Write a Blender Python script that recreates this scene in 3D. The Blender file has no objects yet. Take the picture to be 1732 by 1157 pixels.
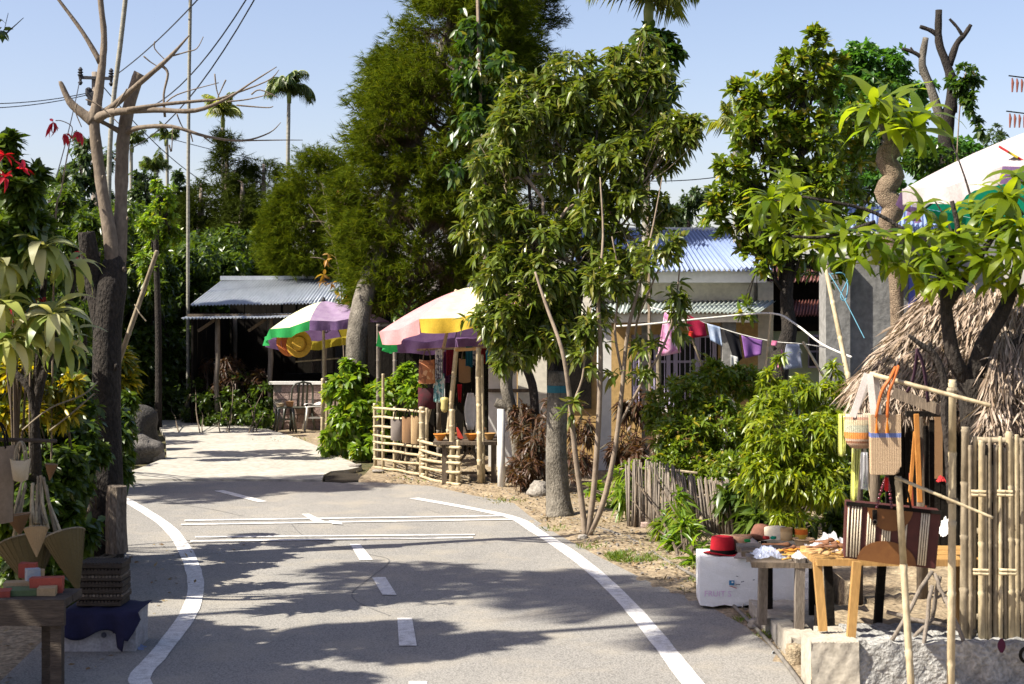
import bpy, math, random
import numpy as np
from mathutils import Vector, Matrix
random.seed(7); RNG = np.random.default_rng(7)
SC = bpy.context.scene; COL = SC.collection
# ---------- camera, world, sun, exposure ----------
F = 2600.0; H = 1.9; CX = 866.0; HY = 535.0
cam_d = bpy.data.cameras.new("camera"); cam = bpy.data.objects.new("camera", cam_d); COL.objects.link(cam)
cam.location = (0, 0, H); cam.rotation_euler = (math.radians(90), 0, 0)
cam_d.sensor_width = 36; cam_d.lens = 36 * F / 1732; cam_d.shift_y = -(578.5 - HY) / 1732
cam_d.clip_end = 3000; cam_d.clip_start = 0.1
SC.camera = cam
cam_d.dof.use_dof = True; cam_d.dof.focus_distance = 16.0; cam_d.dof.aperture_fstop = 7.0
SUN_EL, SUN_AZ = 46.0, 19.0       # light travels towards +X, turned AZ degrees away from the camera
sd = bpy.data.lights.new("sun", 'SUN'); sd.energy = 5.0; sd.angle = math.radians(0.53); sd.color = (1, .94, .83)
sun = bpy.data.objects.new("sun", sd); COL.objects.link(sun)
e, a = math.radians(SUN_EL), math.radians(SUN_AZ)
trav = Vector((math.cos(e) * math.cos(a), math.cos(e) * math.sin(a), -math.sin(e)))
sun.rotation_euler = trav.to_track_quat('-Z', 'Y').to_euler()
w = bpy.data.worlds.new("World"); SC.world = w; w.use_nodes = True
nt = w.node_tree; nt.nodes.clear()
sky = nt.nodes.new("ShaderNodeTexSky"); sky.sky_type = 'NISHITA'; sky.sun_disc = False
sky.sun_elevation = e; sky.sun_rotation = math.atan2(-trav.x, -trav.y)
sky.altitude = 0; sky.air_density = 1.0; sky.dust_density = 1.4; sky.ozone_density = 5.0
bg = nt.nodes.new("ShaderNodeBackground"); bg.inputs[1].default_value = 0.074
wo = nt.nodes.new("ShaderNodeOutputWorld")
wb = nt.nodes.new("ShaderNodeMixRGB"); wb.blend_type = 'MULTIPLY'; wb.inputs[0].default_value = 1; wb.inputs[2].default_value = (1.56, 1.22, 1.10, 1)   # white balance of the whole sky
nt.links.new(sky.outputs[0], wb.inputs[1]); nt.links.new(wb.outputs[0], bg.inputs[0]); nt.links.new(bg.outputs[0], wo.inputs[0])
SC.view_settings.view_transform = 'Standard'; SC.view_settings.look = 'None'
SC.view_settings.exposure = 1.22; SC.view_settings.gamma = 1; SC.view_settings.use_curve_mapping = False
SC.render.engine = 'CYCLES'
SC.cycles.max_bounces = 6; SC.cycles.diffuse_bounces = 1; SC.cycles.glossy_bounces = 2
SC.cycles.transmission_bounces = 4; SC.cycles.transparent_max_bounces = 8
SC.cycles.use_denoising = True

# ---------- helpers ----------
def P(px, py, Y):
    return Vector(((px - CX) / F * Y, Y, H - (py - HY) / F * Y))
def G(px, py, z=0.0):
    Y = F * (H - z) / (py - HY)
    return Vector(((px - CX) / F * Y, Y, z))
def R(d): return math.radians(d)

def nodes(name):
    m = bpy.data.materials.new(name); m.use_nodes = True
    n = m.node_tree; n.nodes.clear()
    return m, n, n.nodes.new, n.links.new
def ramp(new, cols, interp='LINEAR'):
    r = new("ShaderNodeValToRGB"); r.color_ramp.interpolation = interp
    el = r.color_ramp.elements
    while len(el) > 1: el.remove(el[-1])
    for i, (p, c) in enumerate(cols):
        x = el[0] if i == 0 else el.new(p)
        x.position = p; x.color = (*c, 1)
    return r
def surf(name, c1, c2=None, scale=6.0, rough=.8, bump=.3, bdist=.01, stretch=(1, 1, 1), metal=0, spec=.3, fine=0, c3=None, detail=6, trans=0):
    """procedural surface: noise between colours plus a fine relief"""
    m, n, new, link = nodes(name)
    c2 = c2 or tuple(x * .75 for x in c1)
    tc = new("ShaderNodeTexCoord"); mp = new("ShaderNodeMapping"); mp.inputs['Scale'].default_value = stretch
    link(tc.outputs['Object'], mp.inputs[0])
    nz = new("ShaderNodeTexNoise"); nz.inputs['Scale'].default_value = scale; nz.inputs['Detail'].default_value = detail
    nz.inputs['Roughness'].default_value = .65
    link(mp.outputs[0], nz.inputs[0])
    cols = [(.32, c1), (.68, c2)]
    if c3: cols = [(.3, c1), (.5, c2), (.7, c3)]
    rp = ramp(new, cols); link(nz.outputs[0], rp.inputs[0])
    bs = new("ShaderNodeBsdfPrincipled"); bs.inputs['Roughness'].default_value = rough
    bs.inputs['Metallic'].default_value = metal; bs.inputs['Specular IOR Level'].default_value = spec
    col = rp.outputs[0]
    n2 = new("ShaderNodeTexNoise"); n2.inputs['Scale'].default_value = scale * 9; n2.inputs['Detail'].default_value = 4
    link(mp.outputs[0], n2.inputs[0])
    if fine:
        mx = new("ShaderNodeMixRGB"); mx.blend_type = 'MULTIPLY'; mx.inputs[0].default_value = fine
        r2 = ramp(new, [(.35, (.45, .45, .45)), (.65, (1.3, 1.3, 1.3))]); link(n2.outputs[0], r2.inputs[0])
        link(col, mx.inputs[1]); link(r2.outputs[0], mx.inputs[2]); col = mx.outputs[0]
    link(col, bs.inputs['Base Color'])
    if bump:
        b = new("ShaderNodeBump"); b.inputs['Strength'].default_value = bump; b.inputs['Distance'].default_value = bdist
        ad = new("ShaderNodeMath"); ad.operation = 'ADD'; link(nz.outputs[0], ad.inputs[0]); link(n2.outputs[0], ad.inputs[1])
        link(ad.outputs[0], b.inputs['Height']); link(b.outputs[0], bs.inputs['Normal'])
    out = new("ShaderNodeOutputMaterial"); sh = bs.outputs[0]
    if trans:
        t = new("ShaderNodeBsdfTranslucent"); link(col, t.inputs[0]); mix = new("ShaderNodeMixShader"); mix.inputs[0].default_value = trans
        link(bs.outputs[0], mix.inputs[1]); link(t.outputs[0], mix.inputs[2]); sh = mix.outputs[0]
    link(sh, out.inputs[0])
    return m
def leafmat(name, cols, trans=.35, rough=.42, single=False, spec=.5, tcol=1.6, base=.72):
    """leaf colour differs from leaf to leaf; light passes through"""
    m, n, new, link = nodes(name)
    if single:
        g = new("ShaderNodeObjectInfo"); rnd = g.outputs['Random']
    else:
        g = new("ShaderNodeNewGeometry"); rnd = g.outputs['Random Per Island']
    k = len(cols); rp = ramp(new, [(i / max(1, k - 1) * .98, c) for i, c in enumerate(cols)])
    link(rnd, rp.inputs[0])
    bs = new("ShaderNodeBsdfPrincipled"); bs.inputs['Roughness'].default_value = rough; bs.inputs['Specular IOR Level'].default_value = spec
    dk = new("ShaderNodeMixRGB"); dk.blend_type = 'MULTIPLY'; dk.inputs[0].default_value = 1; dk.inputs[2].default_value = (base, base, base, 1)
    link(rp.outputs[0], dk.inputs[1]); link(dk.outputs[0], bs.inputs['Base Color'])
    t = new("ShaderNodeBsdfTranslucent")
    mx = new("ShaderNodeMixRGB"); mx.blend_type = 'MULTIPLY'; mx.inputs[0].default_value = 1; mx.inputs[2].default_value = (tcol * 1.15, tcol * 1.1, tcol * .45, 1)
    link(rp.outputs[0], mx.inputs[1]); link(mx.outputs[0], t.inputs[0])
    mix = new("ShaderNodeMixShader"); mix.inputs[0].default_value = trans
    link(bs.outputs[0], mix.inputs[1]); link(t.outputs[0], mix.inputs[2])
    out = new("ShaderNodeOutputMaterial"); link(mix.outputs[0], out.inputs[0])
    return m

class MB:
    def __init__(s): s.v = []; s.f = []; s.mi = []; s.cur = 0
    def add(s, vs, fs):
        o = len(s.v); s.v += [tuple(v) for v in vs]
        for f in fs: s.f.append([o + i for i in f]); s.mi.append(s.cur)
    def box(s, c, size, rz=0, rx=0, ry=0, taper=1.0, jit=0):
        M = Matrix.Translation(c) @ Matrix.Rotation(rz, 4, 'Z') @ Matrix.Rotation(ry, 4, 'Y') @ Matrix.Rotation(rx, 4, 'X')
        vs = []
        for z in (-1, 1):
            t = taper if z > 0 else 1
            for x, y in ((-1, -1), (1, -1), (1, 1), (-1, 1)):
                p = Vector((x * size[0] / 2 * t, y * size[1] / 2 * t, z * size[2] / 2))
                if jit: p += Vector([random.uniform(-jit, jit) for _ in range(3)])
                vs.append(M @ p)
        s.add(vs, [(0, 3, 2, 1), (4, 5, 6, 7), (0, 1, 5, 4), (1, 2, 6, 5), (2, 3, 7, 6), (3, 0, 4, 7)])
    def bar(s, p0, p1, w_, h_, up=(0, 0, 1)):
        p0 = Vector(p0); p1 = Vector(p1); d = (p1 - p0).normalized(); up = Vector(up)
        if abs(d.dot(up)) > .98: up = Vector((0, 1, 0))
        sx = d.cross(up).normalized(); sy = sx.cross(d).normalized()
        vs = []
        for p in (p0, p1):
            for x, y in ((-1, -1), (1, -1), (1, 1), (-1, 1)): vs.append(p + sx * x * w_ / 2 + sy * y * h_ / 2)
        s.add(vs, [(0, 3, 2, 1), (4, 5, 6, 7), (0, 1, 5, 4), (1, 2, 6, 5), (2, 3, 7, 6), (3, 0, 4, 7)])
    def tube(s, pts, rad, n=8, cap=True, sq=1.0):
        pts = [Vector(p) for p in pts]
        if not hasattr(rad, '__len__'): rad = [rad] * len(pts)
        t0 = (pts[1] - pts[0]).normalized(); u = t0.orthogonal().normalized(); rings = []
        for i, p in enumerate(pts):
            t = (pts[min(i + 1, len(pts) - 1)] - pts[max(i - 1, 0)])
            t = t.normalized() if t.length > 1e-9 else t0
            u = (u - t * u.dot(t)); u = u.normalized() if u.length > 1e-6 else t.orthogonal().normalized(); v = t.cross(u)
            rings.append([p + (u * math.cos(2 * math.pi * k / n) + v * math.sin(2 * math.pi * k / n) * sq) * rad[i] for k in range(n)])
        vs = [q for r in rings for q in r]; fs = []
        for i in range(len(pts) - 1):
            for k in range(n):
                k2 = (k + 1) % n; fs.append((i * n + k, i * n + k2, (i + 1) * n + k2, (i + 1) * n + k))
        if cap: fs.append(tuple(range(n))[::-1]); fs.append(tuple((len(pts) - 1) * n + k for k in range(n)))
        s.add(vs, fs)
    def lathe(s, c, prof, n=20, M=None, cap=False):
        M = M or Matrix.Identity(4); vs = []; fs = []
        for r, z in prof:
            for k in range(n):
                vs.append(Vector(c) + M @ Vector((r * math.cos(2 * math.pi * k / n), r * math.sin(2 * math.pi * k / n), z)))
        for i in range(len(prof) - 1):
            for k in range(n):
                k2 = (k + 1) % n; fs.append((i * n + k, i * n + k2, (i + 1) * n + k2, (i + 1) * n + k))
        if cap: fs.append(tuple(range(n))[::-1]); fs.append(tuple((len(prof) - 1) * n + k for k in range(n)))
        s.add(vs, fs)
    def grid(s, fn, nu, nv):
        vs = [fn(i / nu, j / nv) for i in range(nu + 1) for j in range(nv + 1)]; fs = []
        for i in range(nu):
            for j in range(nv):
                q = i * (nv + 1) + j; fs.append((q, q + nv + 1, q + nv + 2, q + 1))
        s.add(vs, fs)
    def build(s, name, mat, parent=None, smooth=False, kind=None, label=None, solid=0, bevel=0):
        me = bpy.data.meshes.new(name)
        org = Vector((0, 0, 0))
        if parent is not None: org = Vector(parent['_org'])
        me.from_pydata([(v[0] - org.x, v[1] - org.y, v[2] - org.z) for v in s.v], [], s.f)
        mats = mat if isinstance(mat, (list, tuple)) else [mat]
        for m in mats: me.materials.append(m)
        if len(mats) > 1: me.polygons.foreach_set('material_index', s.mi)
        if smooth: me.polygons.foreach_set('use_smooth', [True] * len(me.polygons))
        me.update()
        o = bpy.data.objects.new(name, me); COL.objects.link(o)
        if parent is not None: o.parent = parent; o['_org'] = list(org)
        if kind: o['kind'] = kind
        if label: o['label'] = label
        if solid:
            md = o.modifiers.new('solid', 'SOLIDIFY'); md.thickness = solid; md.offset = 0
        if bevel:
            md = o.modifiers.new('bevel', 'BEVEL'); md.width = bevel; md.segments = 2; md.limit_method = 'ANGLE'
        return o
ROOTS = []
def thing(name, label, cat, loc=(0, 0, 0), group=None):
    o = bpy.data.objects.new(name, None); COL.objects.link(o); o.location = loc
    o.empty_display_size = .05
    o['label'] = label; o['category'] = cat; o['_org'] = list(loc)
    if group: o['group'] = group
    return o
def single(mb, name, mat, label, cat, loc, group=None, **k):
    """a thing that is one mesh, its origin at its base"""
    me = {'_org': list(loc)}
    class D(dict): pass
    org = Vector(loc)
    mb.v = [(v[0] - org.x, v[1] - org.y, v[2] - org.z) for v in mb.v]
    o = mb.build(name, mat, None, **k); o.location = loc
    o['label'] = label; o['category'] = cat; o['_org'] = list(loc)
    if group: o['group'] = group
    return o
def structure(mb, name, mat, **k):
    o = mb.build(name, mat, None, **k); o['kind'] = 'structure'; return o
def wiggle(p0, p1, n=6, amp=.05, sag=0):
    p0 = Vector(p0); p1 = Vector(p1); out = []
    for i in range(n + 1):
        t = i / n; p = p0.lerp(p1, t); k = math.sin(math.pi * t)
        p += Vector((random.uniform(-amp, amp), random.uniform(-amp, amp), random.uniform(-amp, amp))) * (1 if 0 < i < n else 0)
        p.z -= sag * k; out.append(p)
    return out
def catenary(p0, p1, sag, n=14):
    p0 = Vector(p0); p1 = Vector(p1)
    return [p0.lerp(p1, i / n) - Vector((0, 0, sag * 4 * (i / n) * (1 - i / n))) for i in range(n + 1)]
def smoothpts(pts, sub=4):
    pts = [Vector(p) for p in pts]; out = []
    for i in range(len(pts) - 1):
        a_, b_, c_, d_ = pts[max(i - 1, 0)], pts[i], pts[i + 1], pts[min(i + 2, len(pts) - 1)]
        for k in range(sub):
            t = k / sub
            out.append(.5 * ((2 * b_) + (c_ - a_) * t + (2 * a_ - 5 * b_ + 4 * c_ - d_) * t * t + (3 * b_ - a_ - 3 * c_ + d_) * t ** 3))
    out.append(pts[-1]); return out
def rads(rs, sub=4):
    out = []
    for i in range(len(rs) - 1):
        for k in range(sub): out.append(rs[i] + (rs[i + 1] - rs[i]) * k / sub)
    out.append(rs[-1]); return out
def bamboo(mb, p0, p1, r0, r1=None, node=.22, n=8, bend=0.0):
    p0 = Vector(p0); p1 = Vector(p1); r1 = r1 or r0 * .9; L = (p1 - p0).length; d = (p1 - p0) / L
    side = d.orthogonal().normalized()
    k = max(2, int(L / node)); pts = []; rr = []
    for i in range(k):
        for t, m_ in ((0, 1.0), (.88, .97), (.94, 1.16), (.97, .92)):
            u = (i + t + random.uniform(-.02, .02)) / k; u = min(max(u, 0), 1)
            pts.append(p0 + d * L * u + side * bend * math.sin(math.pi * u)); rr.append((r0 + (r1 - r0) * u) * m_)
    pts.append(p1); rr.append(r1)
    mb.tube(pts, rr, n)
    return mb

# ---------- foliage as arrays ----------
T4 = (np.array([(0, 0, 0), (.42, -.5, .10), (1, 0, -.05), (.42, .5, .10)], float), [(0, 1, 2), (0, 2, 3)])
T8 = (np.array([(0, 0, 0), (.3, -.42, .10), (.68, -.36, .06), (1, 0, -.10), (.68, .36, .06), (.3, .42, .10), (.33, 0, 0), (.68, 0, -.02)], float),
      [(0, 1, 6), (1, 2, 7), (1, 7, 6), (2, 3, 7), (0, 6, 5), (6, 7, 4), (6, 4, 5), (7, 3, 4)])
TB = (np.array([(0, -.5, 0), (0, .5, 0), (1, 0, 0)], float), [(0, 1, 2)])
def nrm(a): return a / np.maximum(np.linalg.norm(a, axis=-1, keepdims=True), 1e-9)
def leaves_np(base, d, up, L, W, tpl, droop=0.0):
    """one leaf per row of base: along d, facing up, length L, width W"""
    d = nrm(d); side = nrm(np.cross(d, up)); nn = np.cross(side, d)
    T, _ = tpl; L = np.broadcast_to(L, (len(base),)); W = np.broadcast_to(W, (len(base),))
    u = T[None, :, 0] * L[:, None]; v = T[None, :, 1] * W[:, None]; h = T[None, :, 2] * W[:, None]
    V = base[:, None, :] + u[..., None] * d[:, None, :] + v[..., None] * side[:, None, :] + h[..., None] * nn[:, None, :]
    V[..., 2] -= droop * (T[None, :, 0] ** 2) * L[:, None]
    return V.reshape(-1, 3)
def mesh_np(name, V, tpl, count, mat, parent=None, kind=None, label=None, smooth=False):
    T, tf = tpl; nv = len(T)
    tf = np.array(tf); Fc = (tf[None] + (np.arange(count) * nv)[:, None, None]).reshape(-1, 3)
    me = bpy.data.meshes.new(name)
    if parent is not None: V = V - np.array(parent['_org'])
    me.vertices.add(len(V)); me.vertices.foreach_set('co', V.astype(np.float32).ravel())
    me.loops.add(Fc.size); me.loops.foreach_set('vertex_index', Fc.astype(np.int32).ravel())
    me.polygons.add(len(Fc)); me.polygons.foreach_set('loop_start', (np.arange(len(Fc)) * 3).astype(np.int32))
    me.polygons.foreach_set('loop_total', np.full(len(Fc), 3, np.int32))
    if smooth: me.polygons.foreach_set('use_smooth', np.ones(len(Fc), bool))
    me.materials.append(mat); me.update(calc_edges=True); me.validate()
    o = bpy.data.objects.new(name, me); COL.objects.link(o)
    if parent is not None: o.parent = parent; o['_org'] = list(parent['_org'])
    if kind: o['kind'] = kind
    if label: o['label'] = label
    return o
def ball(n, shell=.45):
    v = nrm(RNG.normal(size=(n, 3))); r = RNG.uniform(shell, 1, n) ** (1 / 2.2)
    return v * r[:, None], v
def tips(clumps, density=1.0, shell=.35):
    """clumps: (px, py, Y, rx, ry, n) in photo pixels; gives twig tips and outward directions"""
    A = []; D = []
    for (px, py, Y, rx, ry, n) in clumps:
        c = np.array(P(px, py, Y)); n = max(1, int(n * density)); q, v = ball(n, shell)
        s = np.array([rx, (rx + ry) * .5, ry]) * Y / F
        q2 = q * s
        # lumpy outline
        q2 *= (1 + .22 * np.sin(v[:, :1] * 7 + px) * np.cos(v[:, 2:] * 6 + py))
        # twigs gather into sub-clumps that stick out unevenly and leave gaps between them
        m = max(3, int(n / 11)); qs, vs_ = ball(m, .25); pick = RNG.integers(0, m, n); cs = qs * s * RNG.uniform(.7, 1.3, (m, 1))
        g, _ = ball(n, .1); rad = s * RNG.uniform(.18, .42, (m, 1))[pick]
        q3 = cs[pick] + g * rad; loose = RNG.uniform(0, 1, (n, 1)) < .22
        q2 = np.where(loose, q2 * 1.06, q3)
        A.append(c + q2); D.append(nrm(nrm(q2 / s) * np.array([.8, .8, .6]) + g * .6 + np.array([0, 0, .3])))
    return np.concatenate(A), np.concatenate(D)
def whorl(A, D, k, L, W, spread=1.1, droop=.35, jit=.25, tw=0.0):
    """k leaves round each twig tip; gives base, dir, up, L, W per leaf"""
    n = len(A); D = nrm(D); u = nrm(np.cross(D, RNG.normal(size=(n, 3)))); v = np.cross(D, u)
    B = []; DD = []
    for i in range(k):
        a_ = 2 * math.pi * i / k + RNG.uniform(0, 1.2, n)
        rad = u * np.cos(a_)[:, None] + v * np.sin(a_)[:, None]
        sp = spread * RNG.uniform(.55, 1.25, n)[:, None]
        d = nrm(D * np.cos(sp) + rad * np.sin(sp) + RNG.normal(size=(n, 3)) * jit * .5); d[:, 2] -= droop * RNG.uniform(.3, 1.3, n)
        B.append(A - D * (RNG.uniform(0, 1, n)[:, None] * L * (.4 + tw))); DD.append(nrm(d))
    B = np.concatenate(B); DD = np.concatenate(DD); m = len(B)
    up = nrm(np.array([0, 0, 1.0]) + RNG.normal(size=(m, 3)) * .45)
    s = RNG.uniform(.65, 1.2, m)
    return B, DD, up, L * s, W * s
LEAFMESH = {}
def leaf_objs(parent, B, DD, up, L, W, mat, droop, idx, name='leaf', tplname='T8'):
    """the leaves that show largest, each an object sharing one mesh"""
    key = (mat.name, round(droop, 2), tplname)
    if key not in LEAFMESH:
        LEAFMESH[key] = []
        for bend, fold, skew in ((0, 1, 0), (.18, 1.7, .12), (-.2, .6, -.1), (.35, 2.2, .2), (-.1, 1.2, -.22)):
            T, tf = T8; me = bpy.data.meshes.new(name)
            V = [(t[0], t[1] * (1 - .25 * abs(bend)) + skew * t[0] ** 2 * .6, t[2] * fold - (droop + bend) * t[0] ** 2) for t in T]
            me.from_pydata(V, [], tf); me.materials.append(mat)
            me.polygons.foreach_set('use_smooth', [True] * len(me.polygons)); LEAFMESH[key].append(me)
    mes = LEAFMESH[key]; org = np.array(parent['_org'])
    side = nrm(np.cross(DD[idx], up[idx])); nn = np.cross(side, DD[idx])
    for j, i in enumerate(idx):
        o = bpy.data.objects.new(name, mes[(i * 7 + j) % 5]); COL.objects.link(o); o.parent = parent
        d = DD[i] * L[i]; s_ = side[j] * W[i]; q = nn[j] * (W[i] * .6 + L[i] * .4); b = B[i] - org
        o.matrix_basis = Matrix(((d[0], s_[0], q[0], b[0]), (d[1], s_[1], q[1], b[1]), (d[2], s_[2], q[2], b[2]), (0, 0, 0, 1)))
def foliage(parent, clumps, k, L, W, mat, matS=None, nobj=0, spread=1.1, droop=.35, curve=.25, density=1.0, tpl=T4, shell=.35, name='crown', tw=0.0, up=None, jit=.25):
    A, D = tips(clumps, density, shell)
    if up is not None: D = nrm(D * .5 + np.array(up))
    B, DD, U, LL, WW = whorl(A, D, k, L, W, spread, droop, jit, tw=tw)
    m = len(B)
    if nobj:
        # nearest to the camera and lit first
        proj = B[:, 1] + RNG.uniform(0, .25, m)
        order = np.argsort(proj); front = order[: max(nobj, int(m * .35))]
        idx = RNG.choice(front, min(nobj, len(front)), replace=False)
        leaf_objs(parent, B, DD, U, LL, WW, matS or mat, curve, idx)
        keep = np.ones(m, bool); keep[idx] = False
        B, DD, U, LL, WW = B[keep], DD[keep], U[keep], LL[keep], WW[keep]
    V = leaves_np(B, DD, U, LL, WW, tpl, curve)
    return mesh_np(name, V, tpl, len(B), mat, parent, kind='stuff')
def limbs(mb, start, clumps, r=.03, jit=.08, n=6, frac=1.0, twig=0):
    for c in clumps:
        if random.random() > frac: continue
        st = random.choice(start) if isinstance(start, list) else start
        e_ = P(c[0], c[1], c[2]); pts = wiggle(st, e_, 5, jit)
        mb.tube(pts, [r, r * .9, r * .75, r * .6, r * .45, r * .3], n)
        for q in range(twig):
            a_ = pts[random.randint(2, 5)]; rr = c[3] * c[2] / F; rz = c[4] * c[2] / F
            b_ = e_ + Vector((random.uniform(-rr, rr), random.uniform(-rr, rr), random.uniform(-rz, rz))) * .9
            mb.tube(wiggle(a_, b_, 3, jit * .5), [r * .4, r * .3, r * .2, r * .1], 4, cap=False)
# ---------- materials ----------
M_dirt = surf('dirt', (.41, .33, .21), (.25, .19, .12), 3.5, .95, .8, .02, fine=.75, c3=(.32, .26, .175))
M_litter = surf('leaf_litter', (.12, .09, .045), (.05, .06, .02), 3, .95, .7, .03, fine=.7)
M_conc = surf('concrete', (.46, .43, .375), (.36, .335, .285), 1.6, .9, .5, .008, fine=.4, c3=(.43, .40, .345))
M_paint = surf('road_paint', (.36, .34, .31), (.62, .60, .57), 16, .75, .3, .003, fine=.45, c3=(.70, .69, .66), detail=9)
def asphalt():
    m, n, new, link = nodes('asphalt')
    tc = new("ShaderNodeTexCoord")
    nz = new("ShaderNodeTexNoise"); nz.inputs['Scale'].default_value = .7; nz.inputs['Detail'].default_value = 7; nz.inputs['Roughness'].default_value = .7
    mp = new("ShaderNodeMapping"); mp.inputs['Scale'].default_value = (1, .35, 1); link(tc.outputs['Object'], mp.inputs[0]); link(mp.outputs[0], nz.inputs[0])
    rp = ramp(new, [(.28, (.185, .174, .158)), (.42, (.245, .232, .21)), (.58, (.275, .259, .232)), (.75, (.325, .303, .264))]); link(nz.outputs[0], rp.inputs[0])
    ag = new("ShaderNodeTexVoronoi"); ag.inputs['Scale'].default_value = 95; link(tc.outputs['Object'], ag.inputs[0])
    r2 = ramp(new, [(0, (1.28, 1.28, 1.28)), (.4, (1, 1, 1)), (.75, (.62, .62, .62))]); link(ag.outputs['Distance'], r2.inputs[0])
    mx = new("ShaderNodeMixRGB"); mx.blend_type = 'MULTIPLY'; mx.inputs[0].default_value = .9
    link(rp.outputs[0], mx.inputs[1]); link(r2.outputs[0], mx.inputs[2])
    # dusty stains
    n3 = new("ShaderNodeTexNoise"); n3.inputs['Scale'].default_value = 2.2; n3.inputs['Detail'].default_value = 5; link(tc.outputs['Object'], n3.inputs[0])
    r3 = ramp(new, [(.50, (0, 0, 0)), (.72, (.5, .5, .5))]); link(n3.outputs[0], r3.inputs[0])
    m2 = new("ShaderNodeMixRGB"); link(r3.outputs[0], m2.inputs[0]); link(mx.outputs[0], m2.inputs[1]); m2.inputs[2].default_value = (.34, .30, .235, 1)
    bs = new("ShaderNodeBsdfPrincipled"); bs.inputs['Roughness'].default_value = .85; bs.inputs['Specular IOR Level'].default_value = .25
    link(m2.outputs[0], bs.inputs['Base Color'])
    b = new("ShaderNodeBump"); b.inputs['Strength'].default_value = .5; b.inputs['Distance'].default_value = .004
    link(ag.outputs['Distance'], b.inputs['Height']); link(b.outputs[0], bs.inputs['Normal'])
    out = new("ShaderNodeOutputMaterial"); link(bs.outputs[0], out.inputs[0]); return m
M_asph = asphalt()
M_crack = surf('tar_crack', (.13, .125, .115), (.17, .16, .15), 8, .9, .1)
M_stone = surf('stone', (.30, .27, .23), (.19, .17, .145), 5, .9, .8, .02, fine=.5)
M_darkstone = surf('dark_stone', (.075, .068, .06), (.035, .033, .03), 4, .85, .8, .02, fine=.5)
M_wall = surf('weathered_plaster', (.42, .41, .38), (.24, .235, .22), 5, .95, 1.0, .02, fine=.6)
M_bwall = surf('pale_plaster', (.46, .42, .34), (.33, .29, .23), 4, .95, .4, .01, fine=.35)

# ---------- ground sheet ----------
mb = MB(); mb.add([(-600, -60, -.035), (600, -60, -.035), (600, 1500, -.035), (-600, 1500, -.035)], [(0, 1, 2, 3)])
structure(mb, 'ground', M_litter)
def noise2(x, y):
    return (math.sin(x * 3.1 + y * 1.7) + math.sin(x * 7.3 - y * 4.1 + 1) * .5 + math.sin(x * 17 + y * 13) * .25 + math.sin(x * 31 - y * 27) * .15)
# sheets laid out with world coordinates
def poly(name, pts, z, mat, **k):
    mb = MB(); mb.add([(p[0], p[1], z) for p in pts], [tuple(range(len(pts)))]); return structure(mb, name, mat, **k)
rightedge = [G(*q) for q in [(640, 816), (730, 822), (800, 838), (868, 850), (895, 872), (945, 905), (1010, 940), (1100, 985), (1190, 1020), (1262, 1060), (1310, 1100), (1350, 1150)]]
leftcl = [G(*q) for q in [(185, 836), (212, 846), (250, 868), (285, 893), (310, 925), (327, 965), (331, 1000), (318, 1040), (290, 1080), (262, 1115), (235, 1150)]]
rightcl = [G(*q) for q in [(700, 843), (800, 861), (870, 877), (905, 898), (960, 933), (1010, 972), (1055, 1015), (1095, 1060), (1135, 1110), (1170, 1155)]]
# extend the lines towards and past the camera
leftcl = smoothpts(leftcl + [Vector((-1.72, 7.2, 0)), Vector((-1.95, 5, 0)), Vector((-2.1, 2, 0)), Vector((-2.1, -6, 0))], 4)
rightcl = smoothpts(rightcl + [Vector((1.02, 7, 0)), Vector((1.25, 5, 0)), Vector((1.35, 2, 0)), Vector((1.35, -6, 0))], 4)
rend = [Vector((1.55, 7.0, 0)), Vector((1.72, 5, 0)), Vector((1.8, 2, 0)), Vector((1.8, -6, 0))]
lpts = [Vector((-2.6, -6, 0)), Vector((-2.6, 5, 0)), Vector((-2.62, 7.5, 0)), Vector((-2.75, 9, 0)), Vector((-3.25, 11, 0)), Vector((-3.75, 13, 0)), G(196, 830), G(190, 812)]
poly('road', rightedge + rend + lpts, 0.0, M_asph)
def strip(name, cl, wd, z, mat, closed=False):
    mb = MB(); n = len(cl); vs = []
    for i, p in enumerate(cl):
        t = (cl[min(i + 1, n - 1)] - cl[max(i - 1, 0)]).normalized(); s_ = Vector((-t.y, t.x, 0)) * wd / 2 * random.uniform(.94, 1.06)
        vs += [(p.x - s_.x, p.y - s_.y, z), (p.x + s_.x, p.y + s_.y, z)]
    mb.add(vs, [(2 * i, 2 * i + 1, 2 * i + 3, 2 * i + 2) for i in range(n - 1)]); return structure(mb, name, mat)
strip('road_marking_left_edge', leftcl, .115, .004, M_paint)
strip('road_marking_right_edge', rightcl, .115, .0045, M_paint)
def quadmark(pts, name='road_marking', z=.005):
    mb = MB(); mb.add([tuple(G(*p, z)) for p in pts], [tuple(range(len(pts)))]); return structure(mb, name, M_paint)
quadmark([(592, 920), (609, 920), (631, 947), (608, 947)])
quadmark([(629, 976), (652, 976), (671, 1006), (647, 1006)])
quadmark([(672, 1045), (697, 1045), (705, 1092), (675, 1092)])
quadmark([(691, 1152), (722, 1152), (736, 1240), (697, 1240)])
quadmark([(510, 869), (523, 869), (550, 882), (531, 883)], z=.009)
quadmark([(556, 880), (574, 881), (580, 887), (562, 886)], z=.009)
quadmark([(362, 830), (378, 829), (452, 848), (436, 849)])
for (x0, y0, x1, y1, t) in ((312, 880, 862, 872, 1.1), (306, 887, 875, 878, 1.1), (330, 908, 803, 904, 1.1), (322, 915, 800, 909, 1.3)):
    quadmark([(x0, y0 - t), (x1, y1 - t * .9), (x1, y1 + t * .9), (x0, y0 + t)], z=.0065)
crack = smoothpts([G(*q) for q in [(490, 882), (505, 900), (530, 915), (575, 926), (625, 938), (655, 945), (655, 955), (630, 975), (598, 1000), (600, 1015), (625, 1028), (660, 1042)]], 5)
strip('road_seam', crack, .012, .002, M_crack)
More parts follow.
